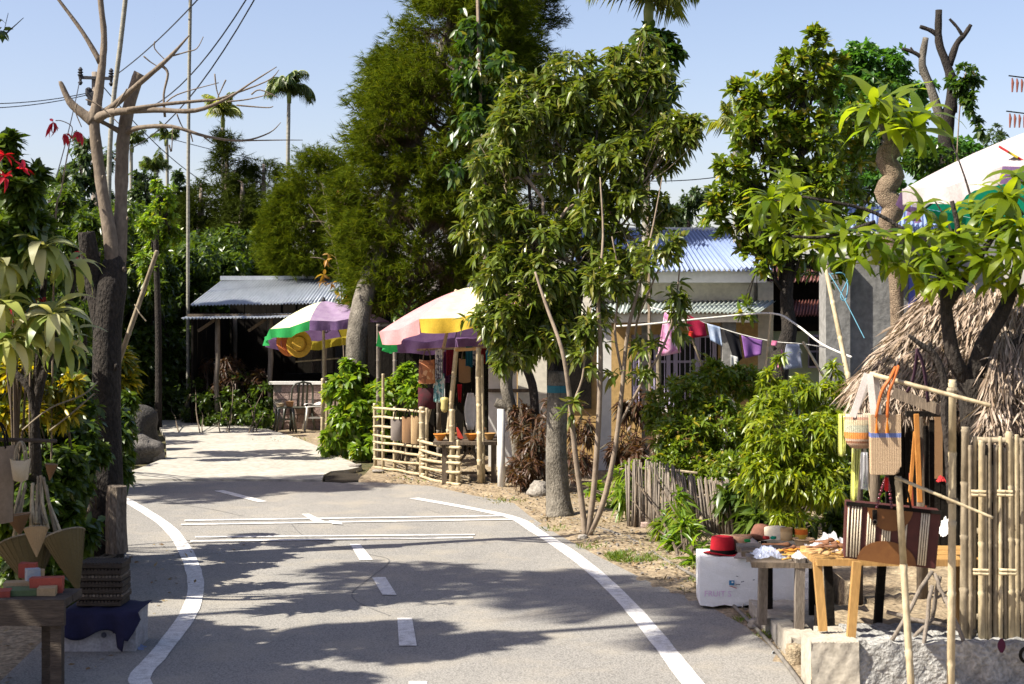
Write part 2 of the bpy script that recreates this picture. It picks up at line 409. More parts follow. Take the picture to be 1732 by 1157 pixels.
strip('road_seam', smoothpts([G(*q) for q in [(245, 836), (300, 852), (360, 862), (410, 873)]], 5), .012, .002, M_crack)
strip('road_seam', smoothpts([G(*q) for q in [(720, 860), (745, 868), (790, 866), (830, 872)]], 5), .005, .0022, M_crack)
# concrete stretch further on, one step thicker than the asphalt
cpts = [G(*q) for q in [(545, 814.5), (205, 813), (200, 806), (235, 795), (282, 776), (280, 742), (268, 722), (262, 706), (240, 697), (160, 690), (200, 680), (300, 706), (380, 713), (450, 727), (500, 742), (540, 758), (565, 772), (590, 782), (612, 792), (590, 797), (560, 800), (548, 806)]]
mb = MB(); n = len(cpts)
mb.add([(p.x, p.y, .022) for p in cpts] + [(p.x, p.y, -.03) for p in cpts], [tuple(range(n))] + [(i, n + i, n + (i + 1) % n, (i + 1) % n) for i in range(n)])
structure(mb, 'concrete_road', M_conc)
# hole beside the concrete: a flat sheet, its inner shade painted as near-black soil
mb = MB(); hc = [G(*q) for q in [(546, 803), (575, 800), (612, 802), (615, 814), (580, 817), (550, 815)]]
mb.add([(p.x, p.y, .006) for p in hc], [tuple(range(6))])
M_hole = surf('hole_shade', (.03, .022, .013), (.015, .011, .007), 8, .95, .7)
structure(mb, 'ditch_ground', M_hole)
# earth verge on the right: uneven ground mesh
def verge(name, x0, x1, y0, y1, nx, ny, zf, mat, inside):
    mb = MB(); vid = {}
    for i in range(nx + 1):
        for j in range(ny + 1):
            x = x0 + (x1 - x0) * i / nx; y = y0 + (y1 - y0) * j / ny
            vid[i, j] = len(mb.v); mb.v.append((x, y, zf(x, y)))
    for i in range(nx):
        for j in range(ny):
            x = x0 + (x1 - x0) * (i + .5) / nx; y = y0 + (y1 - y0) * (j + .5) / ny
            if inside(x, y):
                mb.f.append([vid[i, j], vid[i + 1, j], vid[i + 1, j + 1], vid[i, j + 1]]); mb.mi.append(0)
    o = structure(mb, name, mat, smooth=True); return o
redge = [(p.x, p.y) for p in reversed(rightedge + rend)]   # from near to far
ys = np.array([q[1] for q in redge]); xs = np.array([q[0] for q in redge])
def rx(y): return float(np.interp(y, ys, xs))
def zv(x, y):
    d = x - rx(y)
    if y > G(0, 816).y: d = .5 if x > G(620, 800).x else d
    base = -.022 + min(max(d, -.1), .25) * .16 + .012 * noise2(x * 1.6, y * 1.6)
    if d < .12: base = max(base, -.006 + .007 * noise2(x * 4.3, y * 3.1) + d * .05)     # sand drifted over the ragged asphalt edge
    return base
verge('verge_dirt_ground', -2.2, 7, 4, 26, 230, 300, zv, M_dirt, lambda x, y: x > rx(y) - .22 and (y < 17.5 or x > -2.1 + (y - 17.5) * .02) and (y < 20.0 or x > -2.3 + (0)))
verge('left_dirt_ground', -7, -2.2, 4, 17.6, 70, 120, lambda x, y: -.012 + .008 * noise2(x, y), M_dirt, lambda x, y: x < -2.5 - max(0, y - 8) * .2)
verge('path_dirt_ground', -4.4, -2.1, 19.5, 27, 40, 60, lambda x, y: -.012 + .008 * noise2(x, y), M_dirt, lambda x, y: True)

def rock(name, label, c, size, mat=M_stone, seed=1, cat='rock', group=None, rz=0):
    import bmesh
    bm = bmesh.new(); bmesh.ops.create_icosphere(bm, subdivisions=3, radius=1)
    rr = random.Random(seed); ph = [rr.uniform(0, 6) for _ in range(6)]
    for v in bm.verts:
        p = v.co.copy(); k = 1 + .16 * math.sin(p.x * 3 + ph[0]) + .13 * math.sin(p.y * 4 + ph[1]) + .1 * math.sin(p.z * 5 + ph[2]) + .05 * math.sin(p.x * 11 + p.z * 9 + ph[3]) + .04 * math.sin(p.y * 13 + ph[4])
        p = Vector([math.copysign(abs(q) ** .8, q) for q in p]) * k
        v.co = Vector((p.x * size[0] / 2, p.y * size[1] / 2, p.z * size[2] / 2 + size[2] * .42))
    me = bpy.data.meshes.new(name); bm.to_mesh(me); bm.free(); me.materials.append(mat)
    me.polygons.foreach_set('use_smooth', [True] * len(me.polygons))
    o = bpy.data.objects.new(name, me); COL.objects.link(o); o.location = c; o.rotation_euler = (0, 0, rz)
    o['label'] = label; o['category'] = cat
    if group: o['group'] = group
    return o
def X_(px, Y): return (px - CX) / F * Y
# ---------- leaf and bark materials ----------
L_centre = leafmat('centre_leaf', [(.075, .12, .012), (.12, .17, .018), (.18, .23, .03), (.08, .12, .014), (.24, .23, .045)], .28, .33)
L_centreS = leafmat('centre_leaf_single', [(.07, .11, .012), (.11, .155, .018), (.16, .20, .03), (.24, .22, .045)], .28, .33, single=True)
L_vine = leafmat('vine_leaf', [(.035, .085, .012), (.05, .11, .014), (.09, .14, .018)], .3, .35)
L_gloss = leafmat('glossy_leaf', [(.09, .16, .013), (.15, .22, .02), (.23, .29, .03), (.10, .17, .015), (.14, .21, .018), (.19, .26, .022), (.11, .18, .015), (.40, .32, .03)], .3, .3)
L_glossS = leafmat('glossy_leaf_single', [(.08, .14, .014), (.14, .20, .02), (.21, .25, .03)], .3, .3, single=True)
L_conif = leafmat('cedar_needle', [(.055, .09, .006), (.10, .135, .008), (.035, .06, .004), (.18, .20, .014)], .25, .9, spec=.05, base=.85)
L_conifb = leafmat('cedar_dead_needle', [(.12, .08, .04), (.16, .11, .06)], .1, .7, spec=.2)
L_conifd = leafmat('dark_cedar_needle', [(.03, .048, .005), (.06, .08, .008), (.025, .038, .005)], .1, .9, spec=.05)
L_bg = leafmat('far_leaf', [(.05, .09, .03), (.07, .12, .035), (.04, .075, .03), (.10, .14, .05)], .25, .45)
L_bgb = leafmat('far_bright_leaf', [(.06, .17, .02), (.09, .22, .03), (.05, .13, .02)], .35, .4)
L_hedge = leafmat('hedge_leaf', [(.035, .07, .010), (.07, .12, .014), (.12, .18, .02), (.045, .085, .010)], .3, .35)
L_hedgeS = leafmat('hedge_leaf_single', [(.035, .07, .010), (.075, .125, .014), (.13, .19, .02)], .3, .35, single=True)
L_yg = leafmat('yellow_green_leaf', [(.16, .24, .012), (.26, .32, .015), (.10, .18, .015), (.38, .40, .02)], .38, .38)
L_ygS = leafmat('yellow_green_leaf_single', [(.16, .24, .012), (.26, .33, .015), (.38, .40, .02)], .38, .38, single=True)
L_lime = leafmat('lime_leaf', [(.14, .24, .02), (.20, .32, .025), (.08, .16, .015), (.30, .34, .03)], .4, .38)
L_limeS = leafmat('lime_leaf_single', [(.14, .24, .02), (.20, .32, .025), (.08, .16, .015)], .4, .38, single=True)
L_drac = leafmat('dracaena_leaf', [(.07, .13, .008), (.15, .22, .010), (.26, .32, .015), (.12, .18, .010)], .52, .36, single=True, base=.8)
L_pale = leafmat('pale_variegated_leaf', [(.40, .45, .10), (.56, .56, .20), (.14, .24, .03), (.66, .62, .38), (.22, .32, .05)], .45, .4, single=True, tcol=1.0, base=.9)
L_crot = leafmat('croton_leaf', [(.06, .12, .012), (.45, .34, .01), (.55, .42, .015), (.10, .16, .02), (.25, .24, .02), (.05, .10, .01)], .35, .38)
L_red = leafmat('red_bract', [(.50, .008, .025), (.62, .015, .05), (.38, .006, .02)], .4, .5, single=True, tcol=1.0)
L_rust = leafmat('rust_leaf', [(.09, .04, .02), (.13, .06, .03), (.06, .05, .02)], .25, .5)
L_dry = leafmat('dry_yellow_leaf', [(.50, .26, .04), (.42, .30, .06), (.35, .16, .03)], .35, .5, single=True, tcol=1.1)
L_palm = leafmat('palm_leaflet', [(.05, .10, .02), (.08, .14, .025), (.16, .18, .03)], .25, .4)
L_palmy = leafmat('yellow_palm_leaflet', [(.35, .32, .05), (.22, .26, .04), (.12, .18, .03)], .35, .4)
L_grass = leafmat('grass_blade', [(.10, .19, .02), (.16, .25, .03), (.25, .24, .07)], .3, .5)
B_pale = surf('pale_bark', (.22, .175, .13), (.12, .092, .065), 5, .85, .5, .01, stretch=(1, 1, .5), fine=.4)
B_dark = surf('dark_bark', (.050, .040, .032), (.020, .017, .014), 7, .95, 1.0, .03, stretch=(1, 1, .45), fine=.7)
B_grey = surf('mottled_grey_bark', (.23, .205, .165), (.07, .06, .045), 7, .9, .9, .02, stretch=(1, 1, .6), fine=.6)
B_twig = surf('grey_twig', (.28, .22, .16), (.16, .12, .085), 9, .9, .4, .005)
B_stem = surf('brown_stem', (.13, .10, .07), (.07, .052, .036), 9, .9, .4, .005)
B_cedar = surf('cedar_bark', (.27, .22, .17), (.10, .075, .055), 9, .95, 1.0, .02, stretch=(1, 1, .3), fine=.6)
B_palm = surf('areca_bark', (.33, .31, .26), (.17, .165, .13), 6, .85, .4, .01, stretch=(.4, .4, 3))
M_bamboo = surf('bamboo', (.54, .45, .29), (.36, .28, .16), 5, .55, .35, .005, stretch=(1, 1, .5), fine=.4, spec=.35)
M_oldbam = surf('old_bamboo', (.34, .28, .19), (.16, .125, .08), 5, .75, .5, .006, stretch=(1, 1, .5), fine=.45)
M_thatch = leafmat('thatch_strip', [(.30, .22, .16), (.46, .36, .28), (.16, .11, .075), (.56, .46, .37), (.24, .17, .11), (.40, .32, .25)], .1, .85, spec=.15, tcol=1, base=1)

def tubething(name, label, cat, paths, mat, loc, n=10, group=None, part=None):
    """a trunk (first path) and its limbs, each path [(px,py,Y,r)...]"""
    t = thing(name, label, cat, loc, group)
    for i, pth in enumerate(paths):
        mb = MB(); pts = smoothpts([P(*q[:3]) for q in pth], 4); mb.tube(pts, rads([q[3] for q in pth], 4), n if i == 0 else 7)
        mb.build('trunk' if i == 0 else 'branch', mat[min(i, len(mat) - 1)] if isinstance(mat, list) else mat, t, smooth=True)
    return t

# ---------- the bare pruned tree at the left ----------
t = thing('bare_tree', 'bare pruned tree with dark rough trunk and pale forked upper limbs beside the road', 'tree', G(178, 945))
mb = MB(); Yt = 12.0
mb.tube(smoothpts([P(178, 960, Yt), P(180, 850, Yt), P(180, 700, Yt), P(182, 560, Yt), P(189, 485, Yt), P(193, 445, Yt + .02), P(194, 425, Yt + .03)]), rads([.145, .135, .11, .11, .118, .088, .04]), 14)
mb.tube(smoothpts([P(176, 560, Yt), P(160, 480, Yt), P(150, 420, Yt - .1), P(146, 392, Yt - .12)]), rads([.085, .075, .07, .062]), 12)
mb.build('trunk', B_dark, t, smooth=True)
def limb(pth, n=9, sub=4, mat=B_pale, name='limb'):
    mb = MB(); mb.tube(smoothpts([P(*q[:3]) for q in pth], sub), [r_ * .84 * random.uniform(.93, 1.07) for r_ in rads([q[3] for q in pth], sub)], n); return mb.build(name, mat, t, smooth=True)
limb([(192, 480, 12, .085), (188, 410, 12, .066), (174, 330, 12, .055), (162, 240, 12, .05), (158, 200, 12, .05), (150, 192, 12, .03)])
limb([(192, 490, 12, .08), (202, 420, 12.05, .07), (205, 330, 12.1, .06), (208, 240, 12.1, .060), (218, 180, 12.1, .058), (233, 132, 12.1, .056), (236, 124, 12.1, .055)])
limb([(158, 205, 12, .06), (165, 170, 12, .045), (173, 108, 12, .036), (176, 60, 12, .03), (170, 0, 12, .026), (168, -60, 12, .02)])
limb([(170, 106, 12, .03), (140, 55, 12, .02), (98, -2, 12, .014), (70, -40, 12, .01)])
limb([(158, 205, 12, .06), (140, 192, 12, .045), (118, 172, 12, .034), (103, 141, 12, .02), (101, 140, 12, .008)])
limb([(160, 200, 12, .05), (185, 185, 12, .035), (225, 150, 11.9, .026), (270, 112, 11.8, .022), (295, 88, 11.8, .016), (320, 60, 11.8, .006)])
limb([(162, 202, 12, .05), (190, 190, 11.9, .038), (260, 186, 11.8, .026), (330, 187, 11.7, .02), (385, 166, 11.7, .014), (425, 140, 11.7, .008), (468, 113, 11.7, .004)])
limb([(215, 185, 11.8, .02), (280, 176, 11.8, .018), (345, 170, 11.8, .014), (370, 167, 11.8, .01), (450, 138, 11.8, .006), (472, 118, 11.8, .003)])
limb([(212, 225, 12.1, .04), (235, 216, 12, .024), (290, 214, 11.9, .018), (350, 231, 11.9, .014), (410, 238, 11.9, .01), (455, 225, 11.9, .006), (475, 207, 11.9, .003)])
limb([(415, 238, 11.9, .007), (470, 237, 11.9, .005), (512, 237, 11.9, .003)])
limb([(208, 225, 12.1, .034), (180, 210, 12.05, .02), (160, 200, 12, .02)])
limb([(275, 112, 11.8, .014), (284, 125, 11.8, .012), (277, 160, 11.8, .010), (279, 198, 11.8, .012)])
for pth in ([(145, 168), (170, 180), (205, 213)], [(262, 70), (262, 83), (282, 104)], [(243, 95), (255, 105), (270, 114)], [(290, 95), (315, 88), (333, 82), (344, 62)], [(275, 180, ), (300, 160), (370, 140)],
            [(363, 125), (366, 150), (372, 170)], [(382, 135), (375, 150), (368, 165)], [(385, 172), (420, 168), (462, 158)], [(400, 178), (450, 182), (462, 180)], [(299, 193), (305, 208), (310, 217)],
            [(322, 225), (326, 240)], [(215, 150), (200, 175), (193, 185)], [(130, 175), (128, 190), (138, 215)], [(286, 245), (290, 256), (292, 216)], [(345, 232), (360, 243)], [(425, 160), (440, 152), (470, 165)]):
    limb([(q[0], q[1], 11.8, .008 * (1 - .7 * i / len(pth))) for i, q in enumerate(pth)], 5, name='twig')

# bark slab / plank stump beside it
mb = MB(); mb.tube(smoothpts([P(198, 935, 11.7), P(196, 880, 11.7), P(198, 822, 11.7)]), rads([.085, .08, .075]), 9)
single(mb, 'timber_post', B_cedar, 'short brown weathered timber post against the dark trunk of the bare tree', 'post', tuple(G(198, 958)), smooth=False)

# ---------- areca palms ----------
def palm(label, base, path, crown, size, n=11, mat=L_palm, group='areca palms beyond the trees', cat='palm tree', droop=.9, r=.05, extra=None, seed=0, lf=1.0, back=None):
    """path of (px,py,Y), crown (px,py,Y), size in m of a frond"""
    base = (base[0], base[1], -.03)
    t = thing('areca_palm', label, cat, base, group)
    rs = random.Random(seed)
    c = P(*crown) if len(crown) == 3 else Vector(crown[:3])
    pts = [P(*q) for q in path] + [c - Vector((0, 0, size * .1))]; mb = MB(); mb.tube(smoothpts([Vector(base)] + pts, 3), rads([r] * len(pts) + [r * .75], 3), 8)
    mb.build('trunk', B_palm, t, smooth=True)
    mb = MB(); mb.tube([c - Vector((0, 0, size * .45)), c - Vector((0, 0, size * .2)), c], [r * 1.1, r * 1.3, r * .5], 8); mb.build('crownshaft', M_crownshaft, t, smooth=True)
    for i in range(n):
        az = 2 * math.pi * i / n + rs.uniform(-.3, .3); el = rs.uniform(.35, 1.4); L = size * rs.uniform(.8, 1.1)
        hd = Vector((math.cos(az), math.sin(az), 0)); v = hd * math.cos(el) + Vector((0, 0, math.sin(el)))
        q = c.copy(); pp = [q.copy()]; st = 9
        for k in range(st):
            q = q + v * L / st; pp.append(q.copy()); v = (v + Vector((0, 0, -droop * .06 * (1 + k * .75)))).normalized()
        B = []; D = []; U = []; LL = []
        for k in range(1, st * 4):
            f = k / (st * 4); a_ = pp[int(f * st)].lerp(pp[min(int(f * st) + 1, st)], f * st % 1); tg = (pp[min(int(f * st) + 1, st)] - pp[int(f * st)]).normalized()
            sd_ = tg.cross(Vector((0, 0, 1))); sd_ = sd_.normalized() if sd_.length > .05 else Vector((1, 0, 0))
            for s_ in (-1, 1):
                B.append(a_); D.append(tg * .75 + sd_ * s_ * .9 + Vector((0, 0, rs.uniform(-.8, -.1)))); U.append((sd_ * -s_ * .4 + Vector((0, 0, 1)))); LL.append(L * .36 * math.sin(math.pi * min(.97, .12 + f * .86)) * rs.uniform(.8, 1.15))
        B = np.array(B); D = np.array(D); U = nrm(np.array(U)); LL = np.array(LL)
        V = leaves_np(B, D, U, LL * lf, np.full(len(LL), max(.012, size * .028)), T4, .7)
        fr = mesh_np('frond', V, T4, len(B), mat, t, kind='stuff')
        mb = MB(); mb.tube(pp, [size * .018] * (st) + [size * .004], 5); mb.build('midrib', M_crownshaft, fr)
    return t
M_crownshaft = surf('crownshaft', (.16, .22, .06), (.24, .26, .08), 4, .5, .1)
pg = 'slender areca palms standing beyond the trees'
palm('slender areca palm with drooping crown alone in the sky left of the tall cedar', tuple(P(487, 560, 40)), [(487, 300, 40), (488, 200, 40)], (489, 150, 40), 0.85, 15, group=pg, droop=1.6, seed=1, r=.05)
palm('areca palm whose yellow-green crown shows just above the dark cedar tops', tuple(P(377, 560, 42)), [(377, 300, 42), (377, 215, 42)], (377, 192, 42), .85, 12, mat=L_palmy, group=pg, droop=1.0, seed=2, r=.05)
palm('small areca palm with thin stem between the two slanted stems at the left', tuple(P(283, 560, 48)), [(283, 310, 48), (282, 240, 48)], (281, 232, 48), .62, 11, group=pg, seed=3, r=.05)
palm('lowest areca palm, olive crown rising from the left tree line', tuple(P(268, 560, 46)), [(266, 320, 46), (264, 295, 46)], (263, 285, 46), .62, 14, group=pg, seed=4, r=.05, droop=.6)
palm('areca palm whose crown peeks out right behind the cut pale limb', tuple(P(222, 560, 44)), [(222, 330, 44), (222, 255, 44)], (223, 242, 44), .6, 11, group=pg, seed=5, r=.05)
palm('bushy small palm low in the left tree line beside the tin roof', tuple(P(103, 560, 40)), [(103, 360, 40), (103, 325, 40)], (103, 315, 40), .6, 12, group=pg, seed=6, r=.05, droop=.6)
palm('very tall thin palm stem leaning right, its crown above the picture', tuple(P(184, 700, 26)), [(184, 330, 26), (190, 190, 26), (203, 80, 26), (212, 0, 26)], (222, -110, 26), 1.6, 12, group=pg, seed=7, r=.042)
palm('tall thin straight palm stem crossed by the bare branches, its crown above the picture', tuple(P(318, 700, 28)), [(318, 420, 28), (319, 200, 28), (322, 0, 28)], (324, -130, 28), 1.6, 12, group=pg, seed=8, r=.032)
palm('tall palm whose lowest frond tip hangs into the top left of the sky', tuple(P(262, 700, 24)), [(262, 330, 30), (262, 0, 26), (262, -80, 24)], (258, -135, 24), 1.25, 12, group=pg, seed=19, r=.0001, droop=1.3)
palm('vine-wrapped palm with yellowing fronds above the broad-leaved tree', tuple(P(1092, 780, 19)), [(1092, 500, 19), (1094, 200, 19), (1096, 70, 19), (1096, 30, 19)], (1097, -8, 19), .95, 15, mat=L_palmy, group=pg, seed=9, r=.05, droop=1.5)
palm('palm reaching fronds out left of the glossy-leaved tree', tuple(P(1246, 780, 22)), [(1246, 500, 22), (1245, 240, 22)], (1243, 215, 22), .55, 12, mat=L_palmy, group=pg, seed=10, r=.05, droop=.7)

# ---------- cedar-like conifers ----------
def conifer(label, base, trunk, axis, nb, blade, mat, seed, dead=0, sprays=26, bl=11, group='feathery cedars behind the stalls', inner=.25, spread=.5):
    """axis: (px, py, Y, rx) from top to bottom: the crown's half width at each height"""
    base = (base[0], base[1], -.03)
    t = thing('cedar_tree', label, 'tree', base, group)
    rs = np.random.default_rng(seed)
    mb = MB(); mb.tube(smoothpts([Vector(base)] + [P(*q[:3]) for q in trunk], 3), rads([trunk[0][3] * 1.15] + [q[3] for q in trunk], 3), 12); mb.build('trunk', B_grey if seed == 11 else B_cedar, t, smooth=True)
    Y0 = axis[0][2]; pys = np.array([q[1] for q in axis]); pxs = np.array([q[0] for q in axis]); rxs = np.array([q[3] for q in axis])
    u = rs.uniform(0, 1, nb * 3); py = pys[0] + (pys[-1] - pys[0]) * u
    rr = np.interp(py, pys, rxs); keep = rs.uniform(0, rxs.max(), nb * 3) < rr + rxs.max() * .12; py = py[keep][:nb]; rr = rr[keep][:nb]; m = len(py)
    cx = np.interp(py, pys, pxs); az = rs.uniform(0, 2 * math.pi, m)
    ext = rs.uniform(.72, 1.12, m)
    zc = H - (py - HY) / F * Y0; xc = (cx - CX) / F * Y0; rad = rr / F * Y0 * ext
    hd = np.stack([np.cos(az), np.sin(az), np.zeros(m)], 1)
    core = np.stack([xc, np.full(m, Y0), zc], 1); end = core + hd * rad[:, None] + np.array([0, 0, 1]) * (rad * rs.uniform(-.12, .1, m))[:, None]
    mb = MB()
    for i in range(0, m, 2):
        mb.tube([core[i] - np.array([0, 0, rad[i] * .25]), (core[i] * .5 + end[i] * .5), end[i]], [.022, .014, .005], 4, cap=False)
    mb.build('branches', B_cedar, t, kind='stuff')
    # sprays bunched towards the branch end, giving separate tufts
    f = 1 - np.abs(rs.normal(0, .17, (m, sprays))); f = np.clip(f, inner, 1.05)
    S = core[:, None] + (end - core)[:, None] * f[..., None] + rs.normal(0, 1, (m, sprays, 3)) * np.array([1, 1, .75]) * (.15) * (1.3 - f[..., None] * .6)
    O = nrm(np.broadcast_to(hd[:, None], S.shape) * .8 + rs.normal(0, .38, S.shape) + np.array([0, 0, .30]))
    S = S.reshape(-1, 3); O = O.reshape(-1, 3); k = len(S)
    B = np.repeat(S, bl, 0); O = np.repeat(O, bl, 0)
    D = nrm(O + rs.normal(0, spread, O.shape)); off = rs.uniform(0, .8, (len(B), 1)) * blade
    B = B + O * off * .7
    L = blade * rs.uniform(.45, 1.1, len(B)); U = nrm(rs.normal(0, 1, B.shape) + np.array([0, 0, 1]))
    V = leaves_np(B, D, U, L, L * .075, TB, .25)
    if dead:
        nd = int(len(B) * dead); c = mesh_np('crown', V[nd * 3:], TB, len(B) - nd, mat, t, kind='stuff')
        # dead inner twigs
        q = rs.integers(0, m, nd // 12); ff = rs.uniform(.45, .9, nd // 12); Bq = core[q] + (end[q] - core[q]) * ff[:, None]
        Bq = np.repeat(Bq, 12, 0) + rs.normal(0, blade * .35, (len(q) * 12, 3)); Dq = rs.normal(0, .5, Bq.shape) + np.array([0, 0, -.9])
        mesh_np('dead_foliage', leaves_np(Bq, Dq, nrm(rs.normal(0, 1, Bq.shape)), np.full(len(Bq), blade), np.full(len(Bq), blade * .05), T4, .1), T4, len(Bq), L_conifb, t, kind='stuff')
    else: mesh_np('crown', V, TB, len(B), mat, t, kind='stuff')
    return t
conifer('tallest feathery cedar, a broad dense green cone above both parasols', (X_(606, 21.2), 21.2, 0), [(604, 640, 21.2, .165), (608, 540, 21.2, .15), (640, 420, 21.6, .13), (730, 150, 22, .1), (790, -60, 22, .03)],
        [(800, -80, 22, 45), (800, 0, 22, 90), (785, 60, 22, 120), (765, 150, 22, 150), (740, 240, 22, 155), (722, 330, 22, 145), (705, 420, 22, 135), (695, 480, 22, 120), (685, 520, 22, 85)], 430, .145, L_conif, 11, dead=.09, sprays=58, bl=18, spread=.38)
conifer('second cedar, dark spire rising behind the right flank of the tallest cedar', tuple(G(850, 725)), [(850, 600, 27, .16), (850, 300, 27, .1), (850, -60, 27, .03)],
        [(850, -120, 27, 30), (850, -20, 27, 75), (858, 80, 27, 90), (865, 200, 27, 105), (865, 330, 27, 110), (865, 450, 27, 105), (865, 560, 27, 90)], 260, .15, L_conifd, 12, dead=.07, sprays=46, bl=16, spread=.4)
conifer('low rounded cedar left of the tallest one, overhanging the tin roof', tuple(G(545, 702)), [(540, 600, 29.5, .14), (540, 420, 29.5, .1), (540, 260, 29.5, .04)],
        [(542, 255, 29.5, 20), (540, 300, 29.5, 60), (530, 350, 29.5, 75), (522, 400, 29.5, 80), (520, 440, 29.5, 75), (530, 462, 29.5, 50)], 190, .15, L_conif, 13, sprays=42, bl=16, spread=.4)
for i, (lab, x, ytop, w_, Y, s_) in enumerate([
    ('dark cedar with a pointed tip directly under the yellow-green palm', 384, 232, 60, 38, 21), ('dark bushy cedar between the pointed cedar and the palm in the sky', 446, 268, 62, 38, 22),
    ('dark rounded cedar at the left of the tin-roofed hut', 340, 308, 55, 36, 23), ('dark low cedar closing the gap behind the tin roof', 410, 300, 60, 35, 24), ('shaded cedar half hidden behind the creeper-grown left bank', 300, 340, 50, 37, 25)]):
    conifer(lab, tuple(P(x, 700, Y)), [(x, 560, Y, .14), (x, 400, Y, .1), (x, ytop + 10, Y, .03)],
            [(x, ytop, Y, 12), (x, ytop + 40, Y, w_ * .42), (x, ytop + 80, Y, w_ * .6), (x, ytop + 130, Y, w_ * .9), (x, 470, Y, w_), (x, 545, Y, w_)], 110, .22, L_conifd, s_, sprays=30, bl=14, group='dark cedars in the tree line')

# ---------- far trees ----------
def tree(label, base, trunk, clumps, k, L, W, mat, bark=B_grey, group=None, nobj=0, matS=None, twig=1, frac=.8, name='broadleaf_tree', r=.03, lab_cat='tree', **kw):
    base = (base[0], base[1], -.03)
    t = thing(name, label, lab_cat, base, group)
    mb = MB(); pts = smoothpts([Vector(base)] + [P(*q[:3]) for q in trunk], 3); mb.tube(pts, rads([trunk[0][3] * 1.1] + [q[3] for q in trunk], 3), 10)
    limbs(mb, pts[len(pts) // 2:], clumps, r, .06, 6, frac, twig)
    mb.build('trunk', bark, t, smooth=True)
    foliage(t, clumps, k, L, W, mat, matS, nobj, **kw)
    return t
FG = 'leafy trees of the far tree line'
def fartree(label, px, pyt, pyb, w_, Y, n, mat=L_bg, L=.16, W=.07, seed=0):
    rs = random.Random(seed + px); cl = []
    hh = pyb - pyt
    for i in range(9):
        f = i / 8; cl.append((px + rs.uniform(-.75, .75) * w_ * (.45 + .55 * f), pyt + hh * (.08 + .8 * f), Y + rs.uniform(-.8, .8), w_ * rs.uniform(.32, .5), hh * rs.uniform(.12, .18), n // 9))
    return tree(label, tuple(P(px, 640, Y)), [(px, 560, Y, .055), (px + rs.uniform(-6, 6), (pyt + pyb) / 2, Y, .045), (px, pyt + 12, Y, .015)], cl, 5, L, W, mat, bark=B_dark, group=FG, r=.04, tpl=T4, shell=.3, frac=1, twig=2)
fartree('airy grey-green tree reaching above the left tree line beside the pole', 138, 225, 380, 40, 34, 420)
fartree('thin feathery tree seen through the fork of the bare tree', 178, 250, 400, 28, 38, 300)
fartree('hazy olive tree filling the sky gap right of the bare tree', 240, 290, 400, 42, 40, 620)
fartree('grey-green tree behind the low olive palm', 300, 300, 420, 40, 42, 520)
fartree('small bright bush-like tree at the left edge under the poinsettia', 95, 320, 450, 45, 24, 600, L_hedge, .13, .055)
fartree('bright leafy young tree just right of the bare tree trunk', 268, 320, 480, 45, 26, 800, L_lime, .12, .05)
fartree('dark leafy tree behind the bare trunk, left of the leaning bamboo', 140, 370, 560, 60, 20, 1300, L_hedge, .12, .05)
fartree('dense green creeper-hung tree right of the leaning bamboo pole', 262, 410, 640, 55, 29, 1500, L_hedge, .13, .06)
fartree('dense shady tree left of the tin-roofed hut', 315, 430, 640, 40, 31.5, 1000, L_hedge, .13, .06)
fartree('low distant trees behind the blue-roofed house', 1165, 322, 420, 50, 38, 620, L_bg)
fartree('distant green tree seen right of the umbrella tip', 1695, 218, 330, 40, 45, 400, L_bg)
fartree('far tree closing the gap behind the glossy-leaved tree', 1290, 330, 470, 80, 36, 700, L_bg)
# bright crowned tree and the pruned dark tree at the right
tree('bright green round-crowned tree standing behind the glossy-leaved tree', tuple(P(1460, 640, 32)), [(1460, 400, 32, .16), (1462, 180, 32, .1), (1462, 110, 32, .03)],
     [(1450, 100, 32, 38, 30, 240), (1500, 115, 32, 36, 30, 240), (1425, 150, 32, 40, 40, 260), (1480, 160, 32, 50, 40, 320), (1540, 150, 32, 30, 36, 120), (1450, 220, 32, 60, 50, 360), (1530, 230, 32, 50, 50, 300), (1600, 260, 31, 60, 30, 250), (1440, 300, 32, 70, 60, 400), (1560, 300, 31, 60, 40, 260)], 5, .16, .09, L_bgb, r=.05, tpl=T4)
t = thing('pruned_tree', 'dark pruned tree with cut-off bare forks high against the sky at the right', 'tree', (float(P(1590, 640, 27).x), 27, -.03))
for i, pth in enumerate([[(1585, 716, .22), (1600, 400, .2), (1600, 230, .17), (1608, 180, .15)], [(1608, 190, .14), (1610, 140, .12), (1600, 105, .1), (1588, 70, .085), (1588, 17, .075)],
     [(1588, 62, .06), (1575, 52, .05), (1556, 45, .04)], [(1606, 110, .09), (1618, 75, .07), (1632, 58, .055), (1642, 42, .045)], [(1628, 60, .045), (1618, 45, .035), (1606, 32, .03)],
     [(1600, 230, .12), (1575, 150, .1), (1560, 110, .09), (1566, 64, .07)], [(1562, 100, .06), (1548, 90, .045), (1526, 82, .035)], [(1548, 92, .03), (1540, 80, .02)]]):
    mb = MB(); mb.tube(smoothpts([P(q[0], q[1], 27) for q in pth]), [r_ * .78 * random.uniform(.9, 1.1) for r_ in rads([q[2] for q in pth])], 9); mb.build('trunk' if i == 0 else 'limb', B_dark if i != 5 else B_grey, t, smooth=True)
tt = thing('climbing_vine', 'leafy vine trailing from the pruned dark tree beside the bright crown', 'vine', tuple(P(1640, 720, 26.5)))
mb = MB(); mb.tube(smoothpts([P(1640, 720, 26.5), P(1618, 400, 26.6), P(1622, 200, 26.6), P(1635, 120, 26.6), P(1652, 130, 26.6)]), .012, 5); mb.build('stem', B_twig, tt)
